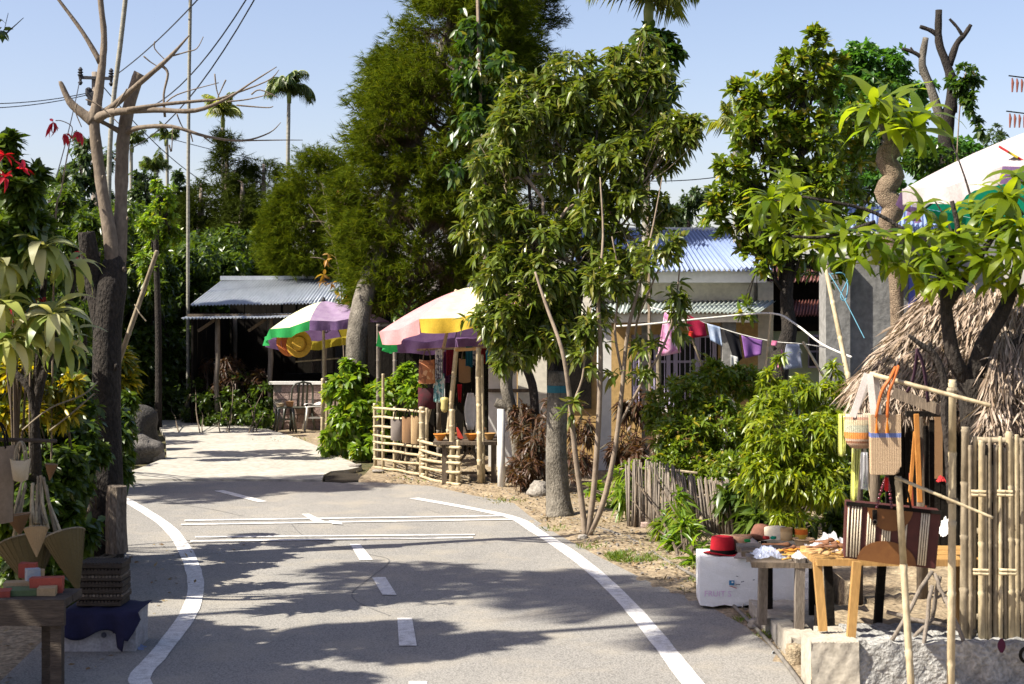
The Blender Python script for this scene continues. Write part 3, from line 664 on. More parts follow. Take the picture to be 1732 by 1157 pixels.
foliage(tt, [(1632, 130, 26.6, 26, 24, 120), (1636, 170, 26.6, 10, 40, 60), (1655, 215, 26.6, 8, 30, 24), (1570, 260, 26.6, 50, 22, 140), (1610, 300, 26.6, 50, 36, 200), (1510, 190, 28, 36, 60, 220)], 4, .13, .08, L_vine, tpl=T4)

# ---------- broad-leaved roadside tree in the middle ----------
t = thing('broadleaf_tree', 'large broad-leaved tree with drooping narrow leaves in the middle, beside the road', 'tree', tuple(G(946, 872)))
Yc = 15.0
def tb(pth, mat, name, n=10):
    mb = MB(); mb.tube(smoothpts([P(*q[:3]) for q in pth], 4), rads([q[3] for q in pth], 4), n); return mb.build(name, mat, t, smooth=True)
tb([(948, 880, 14.65, .15), (944, 840, 14.7, .115), (941, 760, 14.7, .1), (943, 680, 14.7, .1), (945, 628, 14.7, .095)], B_grey, 'trunk', 14)
tb([(947, 660, 14.75, .06), (940, 600, 14.9, .05), (925, 540, 15, .04), (905, 470, 15, .035), (900, 380, 15, .02), (890, 260, 15, .012)], B_dark, 'limb')
tb([(945, 640, 14.75, .05), (965, 560, 14.9, .04), (985, 460, 15.1, .03), (1000, 330, 15.1, .02), (1010, 220, 15.1, .01)], B_dark, 'limb')
tb([(905, 470, 15, .025), (870, 430, 15, .02), (840, 380, 15, .014), (820, 300, 15, .008)], B_dark, 'limb')
mb = MB(); mb.tube([P(944, 652, 14.7), P(944, 664, 14.7)], [.106, .107], 14, cap=False); mb.build('cloth_band', surf('teal_cloth', (.02, .12, .16), None, 10), t)
Cc = [(960, 140, 15.5, 60, 40, 170), (1040, 120, 15.6, 50, 40, 150), (1090, 90, 15.7, 36, 40, 110), (890, 160, 15.4, 50, 40, 130), (1120, 150, 15.4, 36, 40, 90), (870, 215, 15.2, 55, 60, 260), (930, 190, 15.3, 60, 50, 260), (1000, 185, 15.3, 60, 55, 260), (1060, 170, 15.4, 50, 55, 220), (1080, 250, 15.2, 60, 50, 260), (1145, 225, 15.0, 42, 40, 150), (1170, 205, 15, 20, 22, 40),
      (840, 290, 15.0, 45, 60, 220), (1030, 290, 15.1, 70, 60, 300), (940, 270, 15.2, 50, 50, 160), (830, 370, 14.9, 45, 60, 240), (900, 400, 14.8, 60, 50, 240), (1000, 380, 15.0, 60, 55, 240), (1085, 340, 15.0, 55, 40, 130),
      (840, 460, 14.7, 50, 50, 240), (920, 480, 14.6, 60, 55, 280), (1010, 450, 14.8, 60, 55, 200), (850, 540, 14.6, 55, 45, 240), (930, 560, 14.6, 50, 45, 200), (990, 520, 14.7, 45, 50, 140), (870, 590, 14.6, 40, 30, 110), (1090, 420, 14.9, 50, 34, 40), (1130, 380, 15, 24, 30, 26)]
mb = MB()
for c in Cc:
    st = random.choice([P(905, 470, 15), P(925, 540, 15), P(985, 460, 15.1), P(1000, 330, 15.1), P(890, 300, 15), P(965, 560, 14.9)])
    pts = wiggle(st, P(*c[:3]), 5, .07); mb.tube(pts, [.022, .018, .014, .011, .008, .005], 5)
    for q in range(3):
        mb.tube(wiggle(pts[3], P(c[0] + random.uniform(-.9, .9) * c[3], c[1] + random.uniform(-.9, .9) * c[4], c[2] + random.uniform(-.2, .2)), 3, .03), [.009, .007, .005, .003], 4, cap=False)
mb.build('branches', B_twig, t, kind='stuff')
foliage(t, Cc, 7, .122, .040, L_centre, L_centreS, 290, spread=1.25, droop=.22, curve=.32, density=.74, tpl=T8, shell=.35, name='crown', jit=.8)

# multi-stemmed sapling at the verge
t = thing('slender_sapling', 'thin multi-stemmed sapling growing at the road verge right of the big trunk', 'tree', tuple(G(990, 908)))
bY = 13.2
for pth in ([(990, 908, bY, .03), (984, 850, bY, .026), (972, 760, bY, .024), (962, 660, bY, .022), (950, 590, bY, .018), (925, 520, bY + .2, .015), (905, 460, bY + .3, .01)],
            [(992, 908, bY, .03), (1003, 840, bY, .026), (1012, 720, bY, .024), (1016, 600, bY, .02), (1012, 500, bY, .016), (1020, 400, bY + .3, .01), (1015, 300, bY + .5, .006)],
            [(994, 908, bY, .03), (1020, 850, bY, .026), (1040, 760, bY, .022), (1052, 660, bY, .02), (1062, 560, bY, .017), (1085, 470, bY, .013), (1105, 380, bY + .3, .008), (1120, 300, bY + .4, .004)],
            [(1046, 720, bY, .014), (1085, 650, bY, .013), (1120, 590, bY, .011), (1140, 530, bY, .009), (1150, 450, bY, .006)],
            [(1054, 640, bY, .012), (1040, 560, bY, .011), (1048, 480, bY, .009), (1035, 400, bY, .006)],
            [(1090, 640, bY + .3, .012), (1075, 560, bY + .2, .011), (1095, 500, bY, .009), (1125, 430, bY, .006)],
            [(965, 690, bY, .012), (985, 640, bY, .01), (990, 580, bY, .008), (1000, 520, bY, .006)]):
    mb = MB(); mb.tube(smoothpts([P(*q[:3]) for q in pth]), rads([q[3] for q in pth]), 7); mb.build('stem', B_twig, t, smooth=True)
foliage(t, [(1045, 470, bY, 40, 50, 34), (1110, 470, bY, 40, 50, 26), (1140, 540, bY, 22, 35, 14), (1015, 560, bY, 34, 40, 26), (1090, 590, bY, 40, 30, 12), (1120, 410, bY, 36, 30, 24), (990, 600, bY, 30, 30, 20), (1060, 640, bY, 50, 30, 16), (970, 690, bY, 20, 16, 6), (1150, 500, bY, 16, 30, 14), (1010, 480, bY, 30, 40, 30)],
        6, .12, .040, L_centre, L_centreS, 280, droop=.3, curve=.3, tpl=T8, shell=.1, jit=.7)
# vines around the palm and over the cedar
t = thing('climbing_vine', 'broad-leaved vine smothering the palm stem at the top middle', 'vine', tuple(P(1100, 780, 18.6)))
mb = MB(); mb.tube(smoothpts([P(1100, 780, 18.6), P(1098, 500, 18.7), P(1096, 300, 18.8), P(1098, 60, 18.8)]), .02, 6); mb.build('stem', B_twig, t)
foliage(t, [(1105, 60, 18.8, 32, 24, 110), (1110, 95, 18.8, 44, 36, 180), (1100, 150, 18.8, 40, 40, 150), (1090, 210, 18.8, 50, 40, 160), (1030, 125, 18.6, 28, 22, 55), (1045, 160, 18.6, 40, 26, 90), (985, 145, 18.6, 30, 18, 60)], 5, .15, .085, L_vine, L_centreS, 120, droop=.8, curve=.25, tpl=T8)
t = thing('climbing_vine', 'yellow-flecked creeper hanging down the front of the tall cedar', 'vine', tuple(G(815, 745)))
mb = MB(); mb.tube(smoothpts([G(815, 745), P(815, 600, 21), P(820, 400, 20.6), P(812, 150, 20.5), P(808, 0, 20.8)]), .025, 6); mb.build('stem', B_twig, t)
foliage(t, [(810, 30, 20.6, 34, 50, 50), (785, 100, 20.5, 36, 50, 50), (830, 130, 20.4, 60, 50, 110), (850, 180, 20.4, 50, 50, 90), (790, 200, 20.3, 40, 40, 40), (775, 250, 20.3, 60, 50, 60)], 4, .14, .07, L_vine, L_centreS, 100, droop=.9, curve=.25, tpl=T8)

# ---------- glossy-leaved tree at the right ----------
gc = [(1375, 75, 17, 14, 30, 50), (1392, 95, 17, 20, 36, 70), (1345, 105, 17, 18, 34, 60), (1370, 150, 17, 34, 40, 130), (1410, 140, 17.1, 30, 40, 110), (1285, 150, 17, 36, 34, 120), (1250, 155, 17, 20, 26, 50), (1320, 140, 17, 30, 36, 100), (1300, 210, 17, 50, 40, 200), (1370, 220, 17, 45, 45, 180),
      (1265, 215, 17, 30, 34, 90), (1320, 270, 17, 60, 40, 200), (1245, 285, 17, 30, 30, 100), (1390, 290, 17, 50, 45, 160), (1230, 340, 17, 36, 34, 120), (1290, 340, 17, 50, 40, 160), (1350, 350, 17, 50, 40, 160), (1238, 380, 17, 34, 28, 70), (1300, 405, 17, 50, 36, 150), (1370, 410, 17, 50, 36, 120), (1420, 350, 17.2, 50, 40, 140),
      (1252, 425, 17, 20, 14, 12), (1300, 450, 17, 36, 20, 46), (1205, 360, 17, 20, 20, 24), (1430, 220, 17.5, 40, 50, 150), (1440, 290, 17.5, 40, 50, 130), (1262, 520, 17, 14, 20, 14), (1385, 460, 17.2, 40, 24, 60)]
tree('glossy oval-leaved tree with a dark knotty trunk before the red-brown roofs', tuple(G(1322, 795)), [(1318, 660, 17, .09), (1320, 610, 17, .12), (1335, 560, 17, .09), (1330, 500, 17, .075), (1340, 400, 17, .06), (1350, 280, 17, .04), (1365, 120, 17, .01)],
     gc, 6, .125, .055, L_gloss, B_dark, nobj=290, matS=L_glossS, spread=.9, droop=.05, curve=.1, density=.66, tpl=T8, shell=.3, r=.022, twig=2)

# ---------- hedge and shrubs ----------
def shrub(name, label, base, clumps, k, L, W, mat, matS=None, nobj=0, stems=6, bark=B_stem, cat='shrub', group=None, r=.012, **kw):
    t = thing(name, label, cat, base, group); mb = MB()
    for c in clumps:
        for q in range(max(1, stems // len(clumps) + 1)):
            b_ = Vector(base) + Vector((random.uniform(-.1, .1), random.uniform(-.06, .06), 0))
            b_.x = b_.x * .4 + P(c[0], c[1], c[2]).x * .6 if abs(P(c[0], c[1], c[2]).x - b_.x) > .5 else b_.x
            mb.tube(wiggle(b_, P(c[0], c[1] - c[4] * .5, c[2]), 4, .04), [r, r * .85, r * .7, r * .5, r * .25], 5)
    mb.build('stems', bark, t, kind='stuff'); foliage(t, clumps, k, L, W, mat, matS, nobj, **kw); return t
shrub('leafy_shrub', 'medium green leafy shrub in front of the house windows, behind the stick fence', tuple(G(1190, 835)),
      [(1120, 700, 15.2, 34, 30, 90), (1160, 670, 15.2, 40, 34, 130), (1210, 640, 15.5, 45, 30, 140), (1265, 650, 15.5, 34, 30, 100), (1150, 740, 14.8, 50, 40, 190), (1215, 720, 15, 55, 50, 260), (1275, 730, 15, 45, 45, 180), (1140, 790, 14.6, 40, 30, 110), (1200, 790, 14.6, 60, 34, 180), (1190, 615, 15.6, 26, 20, 26), (1125, 650, 15.6, 20, 24, 20), (1260, 800, 14, 50, 34, 160)],
      6, .082, .032, L_gloss, L_glossS, 290, droop=.15, curve=.2, density=1.5, tpl=T8, shell=.25)
shrub('yellow_green_shrub', 'bright yellow-green shrub behind the white foam box', tuple(G(1335, 895)),
      [(1300, 680, 12.6, 34, 30, 80), (1350, 665, 12.6, 34, 34, 90), (1400, 680, 12.6, 34, 34, 90), (1310, 740, 12.3, 45, 40, 160), (1370, 740, 12.3, 50, 44, 190), (1415, 740, 12.3, 24, 40, 80), (1290, 800, 12.2, 45, 36, 120), (1350, 805, 12.2, 50, 40, 190), (1400, 810, 12.2, 36, 40, 120), (1340, 860, 12.2, 40, 26, 60), (1410, 635, 12.7, 16, 20, 26), (1300, 640, 12.7, 20, 16, 26), (1320, 600, 12.8, 12, 12, 8)],
      7, .095, .026, L_yg, L_ygS, 290, droop=.30, curve=.4, tpl=T8, shell=.2, stems=26)
shrub('leafy_shrub', 'low dark shrub at the foot of the yellow-green shrub, behind the red hat', tuple(G(1275, 905)),
      [(1265, 835, 13.2, 40, 26, 80), (1280, 865, 13, 36, 26, 80), (1240, 850, 13.4, 20, 26, 40), (1320, 885, 12.8, 40, 16, 50), (1400, 880, 12.6, 34, 24, 60)], 6, .15, .05, L_hedge, L_hedgeS, 120, droop=.3, curve=.35, tpl=T8)
shrub('leafy_shrub', 'tall greenery between the yellow-green shrub and the thatched roof', tuple(G(1420, 830)),
      [(1440, 790, 13.6, 34, 40, 120), (1445, 700, 13.8, 24, 40, 90), (1430, 850, 13.2, 40, 30, 110), (1510, 800, 13.6, 40, 60, 160)], 6, .11, .04, L_hedge, droop=.3, curve=.35, tpl=T8)
shrub('climber_bush', 'bright green climber on the bamboo fence between the two parasols', tuple(G(595, 772)),
      [(580, 660, 20.6, 26, 30, 90), (600, 700, 20.6, 40, 36, 170), (625, 740, 20.4, 36, 26, 100), (570, 740, 20.6, 26, 30, 90), (605, 640, 20.8, 20, 26, 50), (640, 660, 20.6, 24, 14, 50), (650, 680, 20.3, 24, 14, 40), (590, 620, 20.8, 12, 16, 16)], 6, .13, .075, L_lime, L_limeS, 240, droop=.5, curve=.2, tpl=T8)
shrub('climber_bush', 'green flowering climber rising over the bamboo lattice', tuple(G(680, 785)),
      [(665, 655, 19.6, 26, 20, 60), (690, 650, 19.4, 24, 24, 60), (680, 625, 19.6, 20, 16, 30), (705, 672, 19.3, 24, 20, 50), (660, 720, 19.6, 30, 40, 50)], 6, .12, .06, L_lime, L_limeS, 120, droop=.4, curve=.2, tpl=T8)
shrub('leafy_shrub', 'loose green shrub with small leaves lining the concrete road by the hut', tuple(G(430, 735)),
      [(330, 660, 27, 30, 24, 70), (370, 680, 26.6, 36, 26, 110), (420, 690, 26.2, 40, 26, 130), (450, 660, 26, 24, 20, 60), (400, 640, 27, 30, 20, 60), (385, 705, 26.4, 50, 14, 90), (445, 705, 25.8, 24, 16, 70), (340, 700, 27.2, 40, 14, 80), (290, 690, 28, 30, 20, 90)], 5, .10, .05, L_hedge, L_hedgeS, 60, droop=.3, curve=.2, tpl=T8)
shrub('reddish_shrub', 'dull reddish-brown shrub in front of the dark hut', tuple(G(395, 722)),
      [(390, 620, 27, 24, 20, 60), (350, 620, 27.6, 30, 20, 60), (400, 650, 26.8, 36, 20, 70), (440, 640, 26.6, 20, 16, 30)], 7, .17, .025, L_rust, droop=.3, curve=.5, tpl=T8, spread=1.2)
shrub('leafy_shrub', 'dense creeper-covered bank at the far left of the concrete road', tuple(G(262, 712)),
      [(240, 600, 28.5, 40, 40, 220), (270, 640, 28.6, 40, 36, 220), (300, 610, 29.4, 36, 36, 200), (250, 680, 28, 36, 24, 150), (290, 670, 28.6, 36, 24, 130), (330, 600, 30, 30, 40, 140), (330, 560, 31, 30, 30, 100)], 5, .14, .09, L_hedge, L_hedgeS, 60, droop=.6, curve=.2, tpl=T8)
shrub('brown_thicket', 'dry brown thicket behind the white-topped rock', tuple(G(895, 835)),
      [(880, 700, 17.0, 26, 30, 60), (905, 740, 16.6, 30, 40, 110), (890, 790, 16.4, 30, 26, 90), (930, 700, 16.8, 24, 30, 50), (985, 720, 16.6, 24, 40, 60), (975, 780, 16.2, 24, 30, 50)], 6, .12, .025, L_rust, droop=.2, curve=.4, tpl=T8, stems=60, r=.008, spread=1.3)
shrub('reddish_shrub', 'dark red cordyline shrub below the lilac window grilles', tuple(G(1060, 800)),
      [(1065, 690, 17.5, 24, 20, 40), (1090, 680, 17.5, 18, 24, 30), (1050, 740, 17.2, 30, 30, 60), (1090, 760, 16.8, 30, 40, 60)], 7, .16, .03, L_rust, droop=.2, curve=.5, tpl=T8)
shrub('lily_clump', 'lime-green lily-like plants along the foot of the stick fence', tuple(G(1160, 945)),
      [(1130, 880, 12.9, 24, 24, 26), (1160, 905, 12.4, 28, 26, 36), (1180, 935, 11.6, 24, 26, 30), (1140, 850, 13.2, 18, 20, 16), (1195, 960, 11.2, 16, 20, 16), (1060, 800, 14.4, 18, 26, 16), (1105, 800, 14, 14, 30, 14), (1055, 840, 14.2, 16, 20, 12)], 7, .17, .032, L_lime, L_limeS, 200, droop=.3, curve=.6, tpl=T8, spread=.9)
shrub('lily_clump', 'small broad-leaved plants at the foot of the slender sapling', tuple(G(1065, 868)),
      [(1050, 860, 15, 20, 16, 10), (1000, 840, 15.6, 14, 24, 10), (1075, 835, 15.2, 18, 16, 10)], 6, .17, .07, L_lime, L_limeS, 60, droop=.3, curve=.4, tpl=T8, spread=.9)
# grass tufts on the verge
def tufts(name, label, spots, mat=L_grass, L=.07):
    B = []; D = []
    for (px, py, r_, n) in spots:
        c = G(px, py)
        for i in range(n):
            a_ = random.uniform(0, 6.28); q = random.uniform(0, 1) ** .5 * r_; B.append((c.x + math.cos(a_) * q, c.y + math.sin(a_) * q, -.01)); D.append((random.gauss(0, .5), random.gauss(0, .5), 1))
    B = np.array(B); D = np.array(D); U = nrm(RNG.normal(size=B.shape)); LL = L * RNG.uniform(.5, 1.4, len(B))
    o = mesh_np(name, leaves_np(B, D, U, LL, LL * .12, T4, .3), T4, len(B), mat, None, kind='stuff'); o['label'] = label; return o
tufts('grass', 'short green grass on the road verge', [(1075, 945, .22, 900), (1050, 940, .12, 300), (1110, 948, .12, 200), (1030, 920, .1, 80), (1195, 985, .14, 260), (1150, 960, .15, 200), (1100, 935, .2, 160), (1240, 1010, .12, 140), (1000, 925, .15, 60), (940, 895, .15, 50), (860, 848, .2, 60), (1300, 1075, .08, 90), (1270, 1050, .1, 90), (700, 812, .3, 60), (480, 745, .5, 120), (1290, 985, .3, 250), (570, 778, .3, 150), (1180, 960, .2, 200)])
tufts('dry_weeds', 'dry straw-coloured weeds on the road verge', [(1080, 915, .5, 220), (1000, 880, .5, 180), (1150, 945, .4, 180), (900, 845, .6, 120), (700, 800, .8, 120), (1210, 1000, .25, 120)], leafmat('straw_blade', [(.30, .24, .12), (.22, .19, .08), (.36, .30, .17)], .2, .8), .06)
tufts('grass', 'sunlit grass behind the concrete ledge', [(1430, 1000, .35, 900), (1490, 1010, .4, 1200), (1560, 1010, .35, 900), (1620, 1000, .3, 500), (1400, 1040, .2, 200)])

# ---------- left bank ----------
shrub('leafy_shrub', 'dense dark leafy hedge around the trunk of the bare tree', tuple(G(120, 930)),
      [(30, 560, 11.6, 50, 50, 160), (90, 600, 11.6, 50, 50, 160), (60, 700, 11.0, 60, 50, 300), (120, 690, 11.2, 40, 50, 200), (30, 720, 10.8, 50, 40, 240), (130, 760, 10.9, 40, 40, 220), (90, 790, 10.6, 50, 36, 240), (205, 740, 12.4, 20, 50, 130), (200, 790, 12.2, 20, 30, 110), (30, 800, 10.6, 40, 34, 140), (130, 830, 10.8, 30, 30, 90), (60, 480, 12.2, 40, 40, 160), (215, 690, 13, 16, 30, 70), (20, 650, 11, 40, 50, 160), (20, 880, 10.2, 50, 40, 200), (90, 890, 10.3, 40, 40, 200), (140, 900, 10.6, 30, 40, 120), (60, 840, 10.2, 50, 40, 200), (60, 960, 9.9, 60, 40, 200), (120, 980, 10.0, 30, 40, 100)],
      6, .095, .05, L_hedge, L_hedgeS, 290, droop=.4, curve=.25, tpl=T8, shell=.2, stems=30)
shrub('croton_bush', 'yellow croton bush between the pale dracaena and the baskets', tuple(G(60, 950)),
      [(30, 640, 10.3, 40, 30, 60), (100, 650, 10.4, 34, 30, 60), (20, 700, 10.2, 30, 24, 40), (112, 700, 10.3, 20, 20, 30), (60, 700, 10.2, 30, 20, 30)], 6, .10, .035, L_crot, droop=.3, curve=.3, tpl=T8)
shrub('croton_bush', 'bright yellow croton right of the dark trunk, behind the boulders', tuple(G(205, 800)),
      [(205, 610, 17, 14, 22, 40), (210, 645, 17, 20, 22, 70), (205, 680, 17, 14, 16, 30)], 7, .18, .05, L_crot, droop=.2, curve=.3, tpl=T8)
# poinsettia
pt = shrub('poinsettia', 'tall poinsettia with red bracts at the left edge', tuple(G(20, 1010)),
      [(15, 300, 9.6, 26, 40, 60), (40, 330, 9.6, 28, 36, 60), (60, 300, 9.7, 14, 20, 20), (15, 400, 9.6, 50, 50, 150), (60, 400, 9.8, 34, 40, 90), (5, 240, 9.6, 20, 20, 24), (20, 470, 9.7, 40, 30, 60)], 5, .11, .055, L_hedge, L_hedgeS, 120, droop=.3, curve=.2, tpl=T8)
def bracts(parent, spots, mat=L_red, L=.085, W=.032, k=8, down=.4):
    A = np.array([P(*s) for s in spots]); D = nrm(RNG.normal(size=A.shape) * .3 + np.array([.2, -.7, .3]))
    B, DD, U, LL, WW = whorl(A, D, k, L, W, 1.3, down, tw=-.4)
    leaf_objs(parent, B, DD, U, LL, WW, mat, .25, np.arange(len(B)), name='bract')
bracts(pt, [(8, 262, 9.3), (38, 286, 9.3), (8, 300, 9.3)])
t = thing('poinsettia_sprig', 'lone poinsettia sprig, three red flowers on a thin bare stem against the sky', 'flower', tuple(G(85, 990)))
mb = MB(); mb.tube(smoothpts([Vector(G(85, 990)), P(92, 420, 10), P(104, 320, 10), P(119, 236, 10)]), rads([.008, .006, .005, .004]), 5)
mb.tube(smoothpts([P(119, 236, 10), P(122, 215, 10), P(106, 205, 10), P(94, 204, 10)]), .003, 5); mb.tube([P(119, 236, 10), P(130, 220, 10)], .003, 5); mb.build('stem', B_twig, t)
bracts(t, [(90, 206, 9.95), (90, 208, 9.95)], k=5, L=.10, W=.03, down=1.6); bracts(t, [(110, 226, 9.95), (131, 222, 9.95)], k=4, L=.085, W=.035, down=1.6)
t = thing('heliconia_flowers', 'small red flowers hanging below the pale dracaena', 'flower', tuple(G(55, 985)))
mb = MB(); mb.tube(smoothpts([Vector(G(55, 985)), P(50, 700, 9.9), P(56, 510, 9.9)]), .006, 5); mb.build('stem', B_twig, t)
bracts(t, [(45, 497, 9.8), (60, 505, 9.8), (75, 502, 9.8), (18, 520, 9.8), (42, 522, 9.8), (24, 533, 9.8), (128, 425, 10.6), (127, 430, 10.6)], k=4, L=.05, W=.018, down=1.2)
# individual long leaves
def strapmesh(name, mat, droop, wd, fold=.12, ns=6):
    mb = MB(); vs = []; fs = []
    for i in range(ns + 1):
        u = i / ns; w_ = wd * math.sin(math.pi * min(.985, max(.06, u ** .8))) ** .8 * .5
        x = math.sin(u * droop) / droop if droop else u; z = -(1 - math.cos(u * droop)) / droop if droop else 0
        wave = .02 * math.sin(u * 9)
        vs += [(x, -w_, z + fold * w_ + wave), (x, 0, z), (x, w_, z + fold * w_ - wave)]
    for i in range(ns):
        a_ = i * 3; fs += [(a_, a_ + 3, a_ + 4, a_ + 1), (a_ + 1, a_ + 4, a_ + 5, a_ + 2)]
    me = bpy.data.meshes.new(name); me.from_pydata(vs, [], fs); me.materials.append(mat); me.polygons.foreach_set('use_smooth', [True] * len(fs)); return me
def rosette(parent, c, axis, n, L, meshes, el=(.1, 1.2), seed=0):
    rs = random.Random(seed); org = Vector(parent['_org']); axis = Vector(axis).normalized(); q = axis.to_track_quat('Z', 'Y').to_matrix()
    for i in range(n):
        az = 2.4 * i + rs.uniform(-.2, .2); e_ = el[0] + (el[1] - el[0]) * (i / n) + rs.uniform(-.1, .1)
        M = Matrix.Rotation(az, 3, 'Z') @ Matrix.Rotation(-e_, 3, 'Y') @ Matrix.Rotation(rs.uniform(-.3, .3), 3, 'X')
        s_ = L * rs.uniform(.75, 1.1)
        o = bpy.data.objects.new('leaf', rs.choice(meshes)); COL.objects.link(o); o.parent = parent
        o.matrix_basis = Matrix.Translation(Vector(c) - org + Vector((0, 0, rs.uniform(-.04, .02)))) @ (q @ M).to_4x4() @ Matrix.Scale(s_, 4)
pm = [strapmesh('leaf', L_pale, d_, w_) for d_, w_ in ((1.7, .21), (2.3, .23), (1.3, .20))]
t = thing('pale_dracaena', 'dracaena with big drooping cream-green leaves at the left, above the croton', 'plant', tuple(G(62, 1000)))
mb = MB()
for (px, py) in ((75, 412), (12, 440), (85, 520), (20, 560), (120, 440)):
    mb.tube(smoothpts([Vector(G(62, 1000)), P(60, 700, 9.9), P(px, py + 60, 9.9), P(px, py, 9.9)]), rads([.03, .026, .02, .015]), 7)
mb.build('stem', B_dark, t, smooth=True)
for i, (px, py, Y, n, L) in enumerate([(72, 418, 9.6, 34, .31), (2, 445, 9.5, 26, .31), (88, 528, 9.5, 36, .33), (15, 575, 9.4, 30, .31), (45, 560, 9.6, 20, .30), (118, 445, 9.9, 14, .28), (110, 575, 9.7, 14, .28), (0, 510, 9.4, 18, .32)]):
    rosette(t, P(px, py, Y), (.1, -.25, 1), n, L, pm, (-.4, 1.15), i)

# dracaena tree at the right with gnarled stem
dm = [strapmesh('leaf', L_drac, d_, w_) for d_, w_ in ((1.0, .27), (1.5, .26), (.6, .24), (1.9, .28))]
t = thing('dracaena_tree', 'dracaena with a gnarled pale stem and long bright green leaves behind the thatch', 'tree', tuple(P(1520, 965, 11.5)))
mb = MB(); pth = [(1520, 965, .05), (1518, 560, .05), (1512, 440, .055), (1500, 385, .07), (1512, 350, .085), (1495, 325, .075), (1512, 298, .08), (1498, 270, .075), (1508, 248, .085), (1500, 236, .05)]
mb.tube(smoothpts([P(q[0], q[1], 11.5) for q in pth], 3), rads([q[2] for q in pth], 3), 12); mb.build('stem', surf('gnarled_bark', (.36, .27, .18), (.16, .11, .07), 14, .9, 1, .03, fine=.6), t, smooth=True)
for i, (px, py, Y, n, L) in enumerate([(1478, 175, 11.4, 16, .42), (1500, 205, 11.3, 12, .40), (1560, 195, 11.5, 16, .36), (1545, 215, 11.2, 10, .36), (1510, 170, 11.7, 10, .36)]):
    rosette(t, P(px, py, Y), (random.uniform(-.2, .2), -.25, 1), n, L, dm, (-.3, 1.0), i + 40)
mb = MB()
for (px, py) in ((1478, 178), (1500, 206), (1560, 198), (1545, 216), (1510, 172)): mb.tube([P(1502, 240, 11.5), P(px, py, 11.45)], [.03, .014], 6)
mb.build('branches', B_grey, t)
t = thing('dracaena_tree', 'dracaena with a low forking dark trunk overhanging the thatched hut and umbrella', 'tree', tuple(P(1650, 1060, 8.45)))
def db(pth, r0, r1, mat=B_grey):
    mb = MB(); mb.tube(smoothpts([P(*q) for q in pth]), rads([r0 + (r1 - r0) * i / (len(pth) - 1) for i in range(len(pth))]), 9); return mb
db([(1650, 1060, 8.45), (1652, 800, 8.45), (1648, 700, 8.45), (1642, 640, 8.45)], .075, .08).build('trunk', B_dark, t, smooth=True)
for pth, r0, r1 in (([(1642, 650, 8.45), (1615, 610, 8.4), (1602, 540, 8.4), (1595, 470, 8.4), (1560, 410, 8.4)], .05, .02), ([(1645, 650, 8.45), (1665, 580, 8.4), (1700, 520, 8.4), (1725, 440, 8.4)], .055, .03),
                    ([(1600, 520, 8.4), (1640, 460, 8.4), (1680, 400, 8.4)], .03, .015), ([(1650, 640, 8.45), (1690, 600, 8.5), (1750, 560, 8.5)], .035, .02),
                    ([(1560, 410, 8.4), (1480, 360, 8.5), (1400, 340, 8.5), (1340, 330, 8.6)], .012, .007), ([(1480, 375, 8.4), (1400, 400, 8.4), (1340, 400, 8.4)], .012, .008), ([(1595, 470, 8.4), (1620, 400, 8.3), (1610, 340, 8.3)], .018, .012), ([(1680, 400, 8.4), (1730, 360, 8.3)], .018, .012)):
    db(pth, r0, r1).build('branch', B_dark, t, smooth=True)
sp = [(1345, 325, 8.6, 12, .27), (1300, 335, 8.7, 14, .28), (1370, 375, 8.6, 14, .27), (1330, 300, 8.8, 8, .22), (1430, 395, 8.4, 14, .26), (1475, 400, 8.3, 14, .25), (1400, 410, 8.4, 12, .25), (1445, 435, 8.3, 10, .24), (1540, 400, 8.3, 12, .25), (1580, 430, 8.2, 14, .25), (1520, 440, 8.3, 10, .22),
      (1600, 470, 8.1, 12, .24), (1560, 350, 8.5, 10, .24), (1620, 400, 8.3, 14, .27), (1660, 440, 8.2, 12, .26), (1700, 330, 8.2, 14, .30), (1725, 380, 8.1, 14, .30), (1670, 360, 8.4, 12, .26), (1700, 420, 8.1, 12, .26), (1640, 345, 8.5, 8, .24), (1720, 300, 8.4, 10, .28), (1740, 440, 8.1, 10, .28), (1500, 430, 8.5, 12, .22), (1550, 445, 8.4, 12, .22), (1590, 385, 8.5, 12, .22), (1640, 415, 8.5, 12, .23), (1690, 385, 8.4, 14, .24), (1730, 420, 8.4, 14, .24), (1620, 455, 8.3, 12, .2), (1565, 475, 8.3, 8, .2), (1680, 470, 8.3, 10, .2), (1720, 480, 8.3, 10, .22), (1280, 365, 8.9, 10, .2), (1390, 350, 8.8, 10, .22), (1460, 375, 8.6, 10, .2), (1320, 395, 8.7, 8, .2)]
for i, (px, py, Y, n, L) in enumerate(sp): rosette(t, P(px, py, Y), (random.uniform(-.3, .3), -.3, 1), int(n * 1.5), L * .76, dm, (-.5, 1.1), i + 80)
mb = MB(); mb.tube(smoothpts([P(1578, 335, 8.8), P(1600, 370, 8.7), P(1612, 400, 8.6)]), rads([.004, .006, .009]), 5)
mb.tube(smoothpts([P(1612, 245, 8.8), P(1632, 300, 8.7), P(1650, 360, 8.6)]), rads([.004, .006, .009]), 5); mb.build('dead_twig', B_dark, t)

